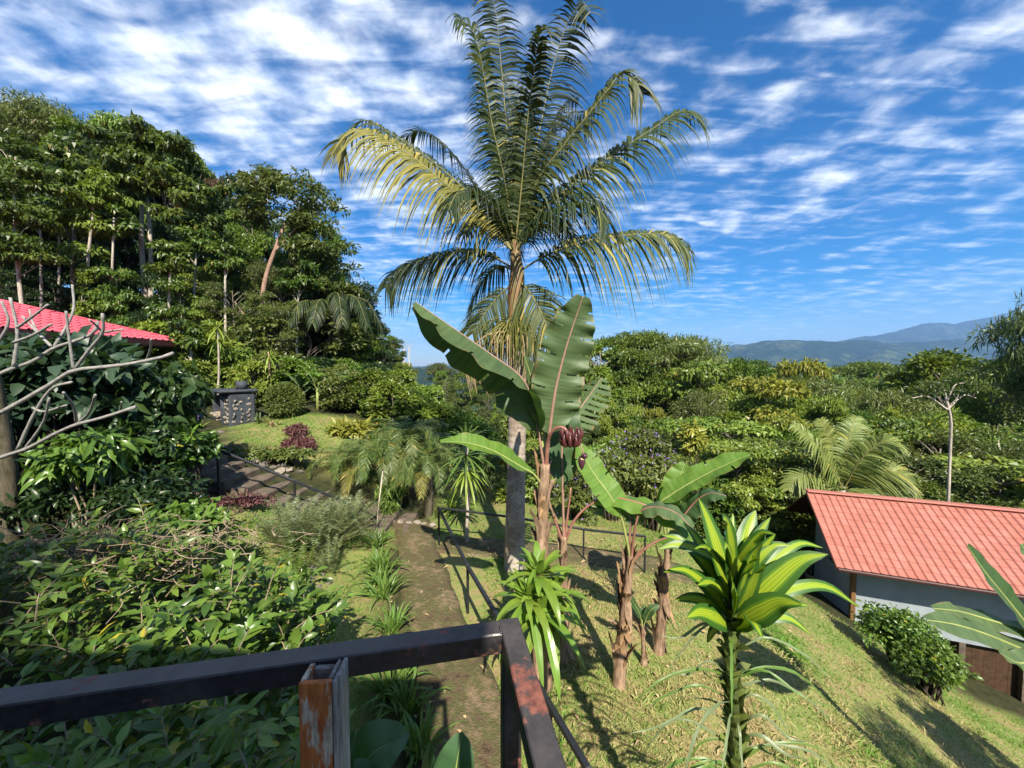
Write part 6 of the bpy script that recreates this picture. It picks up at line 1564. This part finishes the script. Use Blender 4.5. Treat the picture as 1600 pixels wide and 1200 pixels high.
# clipped ball shrub, red shrubs, crotons
tb = P(443, 655, 14.0); tb[2] = hz(tb[0], tb[1])
topi = thing('clipped_shrub', 'ball shaped clipped shrub on the upper lawn right of the oven', 'shrub', tuple(tb))
r_ = np.random.default_rng(41); cc = P(445, 626, 14.0)
dirs = rnd_dirs(r_, 2600, .1); V, F = leaves4(cc + dirs * .64 * (.86 + .16 * r_.random((2600, 1))), dirs + r_.normal(size=(2600, 3)) * .5, r_.normal(size=(2600, 3)) + [0, 0, .6], np.full(2600, .11), np.full(2600, .06))
o = mk('crown', V, F, 'leaf_olive', topi, np.repeat(r_.random(2600) * .9, 4)); off(o, topi)
V, F, T = clump_leaves(r_, tb + r_.normal(size=(12, 3)) * [.35, .3, .05] + [0, 0, .25], np.full((12, 3), .25), 60, .10, .05); o = mk('lower_foliage', V, F, 'leaf_olive', topi, T); off(o, topi)
part(topi, 'trunk', 'bark_red', *tube(catmull([tb + [-.3, 0, -.1], tb + [-.3, 0, .5], cc + [-.35, 0, .0]], 8), .05, 7), True)
mbx = MB(); limb_tubes(mbx, r_, tb, [cc + [.3, 0, -.2], cc + [0, 0, -.2], cc + [-.2, .2, -.1], cc + [.1, -.3, 0]], .04); o = mbx.build('stems', 'bark_grey', topi, True); off(o, topi)
blob_shrub('red_shrub', 'upper dark red leaved shrub on the lawn slope', 'shrub', P(463, 690, 11.8), (.26, .3, .42), 20, 90, .12, .035, 'leaf_red', 16, rc=.2, bark='bark_red')
blob_shrub('red_shrub', 'lower spreading dark red shrub above the garden steps', 'shrub', P(470, 730, 10.8), (.42, .35, .45), 28, 90, .12, .035, 'leaf_red', 17, rc=.22, bark='bark_red')
blob_shrub('croton', 'yellow leaved croton beyond the lawn slope left of the date palms', 'shrub', P(548, 692, 12.6), (.55, .4, .35), 18, 40, .32, .09, 'leaf_yellow', 18, rc=.25)
blob_shrub('croton', 'yellow tipped croton in the shrubs right of the banana flower', 'shrub', P(1082, 690, 14.0), (.35, .35, .6), 16, 40, .26, .10, 'leaf_yellow', 20, rc=.22)
blob_shrub('pink_plant', 'pink leaved bedding plants below the stone oven', 'plant', P(288, 655, 12.0), (.35, .3, .2), 12, 40, .16, .09, 'petal_purple', 21, rc=.14)
blob_shrub('hanging_plant', 'bright green plant with hanging leaves below the date palms', 'plant', P(612, 775, 9.5), (.30, .25, .50), 20, 70, .16, .035, 'strap_green', 22, droop=1.1, rc=.18)
lily(407, 662, 22, .62, 'spiky aloe at the foot of the clipped ball shrub', 21, 'leaf_fern', None, .07, 13.0, 'aloe')
lily(425, 668, 18, .5, 'clump of strappy leaves leaning against the clipped ball shrub', 22, 'straw', None, .05, 12.6, 'strap_plant')
lily(310, 655, 20, .6, 'strappy yellow green plant beside the stone oven', 23, 'strap_lime', None, .05, 12.2, 'strap_plant')
for i, (u, v, d, L_, m_, lab) in enumerate([(560, 745, 11.2, .7, 'strap_lime', 'bright strap leaved clump on the slope left of the date palms'), (585, 705, 12.6, .8, 'strap_green', 'tall strap leaved clump behind the date palms'), (520, 700, 12.4, .6, 'strap_lime', 'lime strap leaved clump beside the yellow croton'), (690, 735, 11.6, .8, 'strap_green', 'strap leaved clump between the date palms and the cane plant'), (705, 790, 10.2, .6, 'strap_lime', 'lime clump on the far lawn behind the rail corner'), (650, 700, 13.0, .8, 'strap_lime', 'bright clump behind the middle date palm'), (530, 745, 10.4, .6, 'strap_green', 'green clump at the upper end of the stair rail ferns')]):
    lily(u, v, 34, L_, lab, 100 + i, m_, 'strap leaved clumps around the date palms', .06, d, 'strap_plant')
# fern mass right of the steps
fn = np.random.default_rng(51)
def fern(u, v, d, n, L, label, mat='leaf_fern', ll=.12, np_=26):
    b = P(u, v, d); b[2] = hz(b[0], b[1]); root = thing('fern', label, 'fern', tuple(b), 'ferns beside the garden steps')
    for i in range(n):
        a = i * 2.4 + fn.normal() * .3; o_ = np.array([math.cos(a), math.sin(a), 0]); e = .5 + .95 * fn.random(); l = L * (.7 + .5 * fn.random()); d_ = o_ * math.cos(e) + np.array([0, 0, math.sin(e)])
        bb = b + o_ * .12 * fn.random()
        f = frond(root, [bb, bb + d_ * l * .45, bb + d_ * l * .8 - [0, 0, l * .06], bb + d_ * l - [0, 0, l * .22]], ll, np_, mat, droop=.12, lw=.030, ang0=.2, ang1=.5, t0=.08, r0=.005, seg=1, tip=.15, rng=fn); off(f, root)
fern(455, 845, 6.9, 70, 1.15, 'feathery fern clump at the left below the garden steps')
fern(500, 835, 7.2, 90, 1.3, 'largest feathery fern clump between the steps and the path')
fern(540, 815, 7.8, 64, 1.15, 'fern clump against the lower end of the stair rail')
fern(465, 858, 6.3, 12, .85, 'sword fern with upright bright fronds at the lawn edge', 'strap_green', .11, 18)
fern(515, 858, 6.7, 20, .7, 'low fern leaning out over the lawn strip', 'leaf_fern', .09, 22)
fern(560, 720, 11.0, 30, .9, 'grey green fern at the top of the slope left of the date palms')
# purple flowering shrubs beyond the cross path
for i, (u, v, d, rx, lab) in enumerate([(955, 745, 10.8, .9, 'purple flowering shrub right of the hanging banana bud'), (1020, 755, 10.6, .8, 'purple flowering shrub behind the slim banana leaves'), (900, 775, 10.2, .6, 'purple flowering shrub low behind the banana stems'), (1000, 712, 12.0, 1.0, 'tall purple flowering shrub in the row behind')]):
    c = P(u, v, d); root = blob_shrub('flowering_shrub', lab, 'shrub', c, (rx, .7, .75), 26, 80, .14, .06, 'leaf_olive', 60 + i, rc=.32, group='purple flowering shrubs beyond the cross path')
    n = 70; dirs = rnd_dirs(fn, n, .5); Pf = c + dirs * np.array([rx, .7, .75]) * 1.15; V, F = leaves4(Pf, rnd_dirs(fn, n), rnd_dirs(fn, n), np.full(n, .07), np.full(n, .06)); o = mk('flowers', V, F, 'petal_purple', root, np.repeat(fn.random(n), 4)); off(o, root)
# glossy shrub against the right house
hr = np.random.default_rng(70)
hc = P(1425, 1000, 7.6); zgd = hz(hc[0], hc[1])
hs_ = blob_shrub('glossy_shrub', 'glossy green shrub growing against the grey blue wall', 'shrub', P(1405, 985, 8.0), (.75, .5, .45), 30, 110, .10, .05, 'leaf_bush', 71, rc=.28)
blob_shrub('glossy_shrub', 'lower half of the glossy hedge, nearer the lawn', 'shrub', P(1450, 1035, 7.3), (.62, .45, .38), 28, 110, .10, .05, 'leaf_bush', 72, rc=.26)
# small plants on the far lawn
blob_shrub('small_shrub', 'small shrub on the far lawn left of the palm trunk', 'shrub', P(790, 770, 11.5), (.35, .3, .35), 14, 60, .15, .07, 'leaf_bright', 73, rc=.2)
blob_shrub('small_shrub', 'rounded shrub with pale stems left of the palm trunk beyond the lawn', 'shrub', P(762, 740, 12.8), (.6, .4, .5), 18, 60, .12, .05, 'leaf_olive', 74, rc=.28, bark='bark_pale')
blob_shrub('small_shrub', 'bright shrub behind the tallest banana stem', 'shrub', P(845, 760, 11.5), (.5, .4, .5), 16, 60, .16, .08, 'leaf_bright', 75, rc=.26)

# ------------------------------------------------------------------ trees that stand out by their trunks
def hero(name, label, trunks, clumps, L, W, nl, mat, bark, seed, droop=.25, flat=.5, limbs=True, group=None, eight=False):
    r = np.random.default_rng(seed)
    u, v, d = trunks[0][0][0]; b = P(u, v, d); b[2] = hz(b[0], b[1])
    root = thing(name, label, 'tree', tuple(b), group); ends = []
    for pts, r0, r1 in trunks:
        q = [P(*p) for p in pts]
        if pts[0][1] > v - 5: q[0][2] = min(q[0][2], hz(q[0][0], q[0][1]) - .2)
        c = catmull(q, 26); o = mk('trunk', *tube(c, np.linspace(r0, r1, 26) * (1 + .04 * np.sin(np.arange(26) * 1.7)), 9), bark, root, smooth=True); off(o, root); ends.append(c)
    C = np.array([P(u, v, d) for u, v, d, s in clumps]); Rd = np.array([[s / FPX * d] * 3 for u, v, d, s in clumps]) * [1, 1, flat]
    C2, R2 = [], []
    for c, rd in zip(C, Rd):                         # break each mass into smaller boughs
        for k_ in range(7):
            C2.append(c + rnd_dirs(r, 1)[0] * rd * (.45 + .55 * r.random())); R2.append(rd * (.34 + .2 * r.random()))
    C2 = np.array(C2); R2 = np.array(R2)
    V, F, T = clump_leaves(r, C2, R2, nl, L, W, droop=droop, eight=eight)
    o = mk('crown', V, F, mat, root, T); off(o, root)
    if not limbs: return root
    mb = MB(); allp = np.concatenate([e[10:] for e in ends])
    for c in C2:
        if r.random() > .35: continue
        s0 = c + [0, 0, -.6 * np.linalg.norm((allp[-1] - c)[:2]) - .3]; cand = allp[allp[:, 2] < c[2] - .2] if (allp[:, 2] < c[2] - .2).any() else allp
        limb_tubes(mb, r, cand[np.argmin(np.linalg.norm(cand - s0, axis=1))], [c], .022)
    o = mb.build('limbs', bark, root, True); off(o, root)
    return root
hero('forest_tree', 'tall tree with twin white trunks and bright layered crown above the crimson roof', [([(231, 540, 21), (226, 450, 21), (221, 380, 21), (222, 320, 21)], .17, .09), ([(234, 540, 21), (236, 450, 21), (234, 360, 21), (228, 310, 21)], .14, .08)],
     [(150, 240, 20.5, 36), (190, 225, 20, 36), (235, 212, 20, 36), (270, 235, 20.5, 34), (215, 250, 19.5, 34), (175, 275, 20, 34), (255, 280, 20, 34), (300, 270, 21, 30), (330, 300, 21, 28), (125, 285, 20.5, 28), (290, 310, 20, 28), (150, 320, 20, 26), (205, 290, 20, 28), (320, 345, 20.5, 24), (110, 250, 21, 28), (260, 330, 19.5, 22)], .30, .13, 110, 'leaf_hill', 'bark_pale', 81, droop=.5, flat=.42, limbs=False)
hero('forest_tree', 'airy tree with leaning reddish trunk at the right of the hill forest', [([(396, 600, 20), (403, 520, 20), (414, 440, 20), (430, 390, 20), (445, 350, 20)], .17, .08), ([(430, 392, 20), (470, 350, 20), (500, 330, 20)], .07, .04), ([(404, 520, 20), (380, 490, 19.5), (366, 470, 19.3)], .05, .03)],
     [(440, 300, 20, 45), (480, 310, 20, 45), (505, 350, 20, 45), (520, 400, 20.5, 40), (450, 340, 20, 40), (400, 330, 20.5, 35), (500, 440, 20.5, 35), (415, 285, 20, 30), (470, 390, 20, 30), (525, 450, 21, 25)], .22, .10, 150, 'leaf_olive', 'bark_red', 82, flat=.6, limbs=False)
hero('forest_tree', 'slim white trunked tree with yellow green foliage at the left edge', [([(40, 500, 17), (26, 400, 17), (22, 300, 17), (25, 245, 17)], .09, .04)],
     [(10, 260, 17, 45), (50, 280, 17, 40), (0, 330, 16.5, 35), (55, 340, 17, 35), (20, 380, 16.5, 40), (60, 400, 17, 35), (-20, 300, 17, 40), (25, 235, 17.5, 30)], .24, .09, 130, 'leaf_hill', 'bark_pale', 83, droop=.4, flat=.4)
hero('forest_tree', 'dark tree with lichen spotted trunk rising above the middle of the crimson roof', [([(118, 520, 19), (114, 440, 19), (117, 380, 19), (112, 320, 19)], .12, .08)],
     [(120, 330, 19, 35), (150, 350, 19, 30), (140, 400, 19, 25), (90, 345, 19, 30)], .30, .12, 110, 'leaf_bright', 'bark_grey', 84, droop=.45)
hero('forest_tree', 'ivy wrapped stump trunk behind the crimson roof', [([(140, 510, 18.5), (136, 450, 18.5), (138, 400, 18.5), (146, 330, 18.5), (150, 290, 18.5)], .10, .04)],
     [(136, 480, 18.4, 16), (134, 450, 18.4, 15), (137, 500, 18.4, 16), (138, 430, 18.4, 12), (150, 288, 18.5, 22), (160, 305, 18.5, 18), (138, 308, 18.5, 18)], .18, .12, 90, 'leaf_bright', 'bark_pale', 85, droop=.5, flat=1.0)
hero('forest_tree', 'pale tree with bare spreading crown standing in front of the dark valley edge', [([(1484, 790, 14.5), (1484, 720, 14.5), (1486, 660, 14.5), (1478, 620, 14.5)], .065, .042), ([(1480, 640, 14.5), (1450, 620, 14.5), (1425, 622, 14.5)], .04, .018), ([(1480, 640, 14.5), (1505, 618, 14.5), (1525, 622, 14.5)], .04, .018), ([(1481, 625, 14.5), (1470, 600, 14.5), (1455, 596, 14.5)], .03, .012), ([(1481, 625, 14.5), (1492, 602, 14.5), (1510, 598, 14.5)], .03, .012)],
     [(1450, 610, 14.5, 30), (1510, 608, 14.5, 30), (1480, 598, 14.6, 26)], .13, .06, 40, 'leaf_olive', 'bark_pale', 86, flat=.5)
for i, (u, vt, d, lab) in enumerate([(66, 330, 18.8, 'slim pale trunk left of the dark spotted trunk above the crimson roof'), (92, 300, 20, 'thin leaning grey trunk between the left edge and the spotted trunk'), (172, 340, 19, 'thin pale trunk just left of the twin white trunks'), (262, 400, 18.2, 'short slim trunk right of the twin white trunks'), (300, 370, 19.2, 'thin pale trunk above the tip of the crimson roof'), (352, 400, 18.5, 'slim pale trunk left of the leaning reddish trunk'), (462, 430, 19.5, 'slim grey trunk right of the leaning reddish trunk'), (300, 520, 15.6, 'short pale trunk beside the roof tip at the forest foot')]):
    q = fn.normal() * 6
    hero('forest_tree', lab, [([(u, 560, d), (u + q * .4, (560 + vt) / 2, d), (u + q, vt, d)], .075, .04)], [(u + q, vt - 8, d, 20), (u + q + 14, vt + 12, d, 16), (u + q - 14, vt + 18, d, 16)], .24, .10, 70, 'leaf_hill', 'bark_pale', 90 + i, flat=.5, droop=.35, group='slender trunked trees of the hill forest')
# two bare poles of dead trees far off at the hill foot
for i, (u, lab) in enumerate([(632, 'left of two thin bare dead trees on the skyline'), (640, 'right of two thin bare dead trees on the skyline')]):
    d = 60; b = P(u, 590, d); b[2] = hz(b[0], b[1]); t = P(u - 1, 545 + i * 0, d); root = thing('dead_tree', lab, 'tree', tuple(b), 'bare dead trees on the skyline')
    part(root, 'trunk', 'bark_pale', *tube([b, t], [.10, .06], 6), True)
    mb = MB()
    for k_ in range(6): mb.add(*tube(catmull([t + [0, 0, -.2 * k_], t + [(k_ - 2.5) * .2, fn.normal() * .2, .6], t + [(k_ - 2.5) * .30 + fn.normal() * .2, fn.normal() * .3, 1.0 + fn.random() * .8]], 5), np.linspace(.03, .012, 5), 4, False))
    o = mb.build('branches', 'bark_pale', root); off(o, root)
# thin stake by the date palms, iron fence beside the far house corner
sk = G(588, 832); stake = mk('stake', *tube([sk + [0, 0, -.1], sk + [.04, .02, .5], P(598, 736, sk[1])], [.016, .014, .012], 6), 'bark_pale', smooth=True); tag(stake, 'thin pale stake standing by the lower end of the stair rail', 'stake')
# shade trees beside the lodge, behind the camera
for i, (x, y, h, kd, lab) in enumerate([(-3.4, -6.2, 10.6, 'olive2', 'shade tree over the lodge roof behind the camera at left'), (-8.0, -5.2, 12.5, 'olive2', 'second shade tree farther left behind the camera'), (6.6, .6, 5.2, 'olive2', 'small tree outside the right edge that shades the lower lawn'), (8.6, 2.2, 5.6, 'bright2', 'second small tree outside the right edge near the house')]):
    put_tree(kd, x, y, h, label=lab, wid=.75)
# ------------------------------------------------------------------ grass
leaf_mat('grass', (0.40, 0.31, 0.15), (0.115, 0.225, 0.028), None, vary=0.0, trans=.2, rough=.6, spec=.2, tboost=(1.2, 1.4, .6))
def grass(name, label, regions, seed):
    r = np.random.default_rng(seed); Ps, Ls = [], []
    for (x0, x1, y0, y1, dens, L) in regions:
        n = int((x1 - x0) * (y1 - y0) * dens); x = x0 + (x1 - x0) * r.random(n); y = y0 + (y1 - y0) * r.random(n)
        lm = lawn_mask(x, y)
        # clumpy cover, thin where the ground shows through
        cl = fbm2(x, y, 1.7, 2.0, 4); keep = (r.random(n) < lm * (0.62 + 0.38 * np.clip(cl, -1, 1))) & (np.abs(x / np.maximum(y, .1)) < 1.55)
        pc_ = np.array(PATH); dmin = np.full(n, 9.0)
        for a, b in list(zip(pc_[:-1], pc_[1:])) + [(tp_[i][:2], tp_[i + 1][:2]) for i in range(4)]:
            e = b - a; t = np.clip(((x - a[0]) * e[0] + (y - a[1]) * e[1]) / (e @ e), 0, 1); dmin = np.minimum(dmin, np.hypot(x - a[0] - t * e[0], y - a[1] - t * e[1]))
        keep &= (dmin > .50) | ((dmin > .42) & (r.random(n) < .3))
        x, y = x[keep], y[keep]; Ps.append(np.stack([x, y, HZ(x, y) - .005], 1)); Ls.append(np.full(len(x), L))
    Pb = np.concatenate(Ps); L = np.concatenate(Ls); n = len(Pb)
    D = rnd_dirs(r, n); D[:, 2] = np.abs(D[:, 2]) * .6 + .45
    L = L * (.4 + .9 * r.random(n) ** 1.5) * np.where(fbm2(Pb[:, 0], Pb[:, 1], 2.6, 8.0, 3) > .75, 1.5, 1.0); W = L * (.085 + .04 * r.random(n))
    V, F = blades(Pb, D, rnd_dirs(r, n), L, W, np.full(n, .35), seg=2, taper=.95)
    g = np.clip(.63 - .14 * (Pb[:, 0] > .3) + .48 * fbm2(Pb[:, 0], Pb[:, 1], 1.1, 5.0, 4) + .25 * r.normal(size=n) + .30 * (Pb[:, 0] < -.9) + .25 * (Pb[:, 0] < -3.2) + .2 * (Pb[:, 1] > 9), 0, .8)
    o = mk(name, V, F, 'grass', None, np.repeat(g, 6)); tag(o, label, 'grass', kind='stuff'); return o
grass('grass', 'short patchy lawn grass, green and straw coloured', [(-.5, 3.2, 2.2, 5.2, 4600, .11), (3.2, 9, 2.2, 5.2, 3000, .115), (-.5, 5, 5.2, 8, 2600, .115), (5, 12, 5.2, 10, 1700, .10), (-2.5, 6, 8, 13.5, 1400, .11)], 1)
grass('grass', 'lawn grass left of the path and on the upper terrace', [(-4.2, -.7, 2.2, 6, 4000, .09), (-6.6, -2.0, 6, 9, 2200, .10), (-9.6, -3.3, 9.9, 14.5, 1200, .11)], 2)
# fallen dead leaves on the lawn
lit = MB(); lr = np.random.default_rng(5)
for i in range(260):
    x, y = (lr.uniform(-.2, 6), lr.uniform(2.6, 9)) if lr.random() < .7 else (lr.uniform(-2.2, -.3), lr.uniform(2.5, 8.5))
    p = np.array([[x, y, hz(x, y) + .045]]); V, F = leaves4(p, rnd_dirs(lr, 1) * [1, 1, .25], rnd_dirs(lr, 1, 2.5), [.05 + .10 * lr.random()], [.02 + .03 * lr.random()]); lit.add(V, [F], lr.random())
o = lit.build('leaf_litter', 'straw'); tag(o, 'dead leaves scattered over the lawn and path', 'leaf litter', kind='stuff')
# ------------------------------------------------------------------ valley haze
def haze():
    m = bpy.data.materials.new('haze'); m.use_nodes = True; nt = m.node_tree; nt.nodes.clear(); MATS['haze'] = m
    v = nt.nodes.new('ShaderNodeVolumePrincipled'); v.inputs['Color'].default_value = (0.30, 0.55, 1.0, 1); v.inputs['Density'].default_value = 8.5e-5; v.inputs['Anisotropy'].default_value = 0.1
    o = nt.nodes.new('ShaderNodeOutputMaterial'); nt.links.new(v.outputs[0], o.inputs['Volume'])
    V, F = box((0, 3000, 520), 26000, 26000, 1400)
    ob = mk('haze', V, F, 'haze'); tag(ob, kind='stuff')
haze()
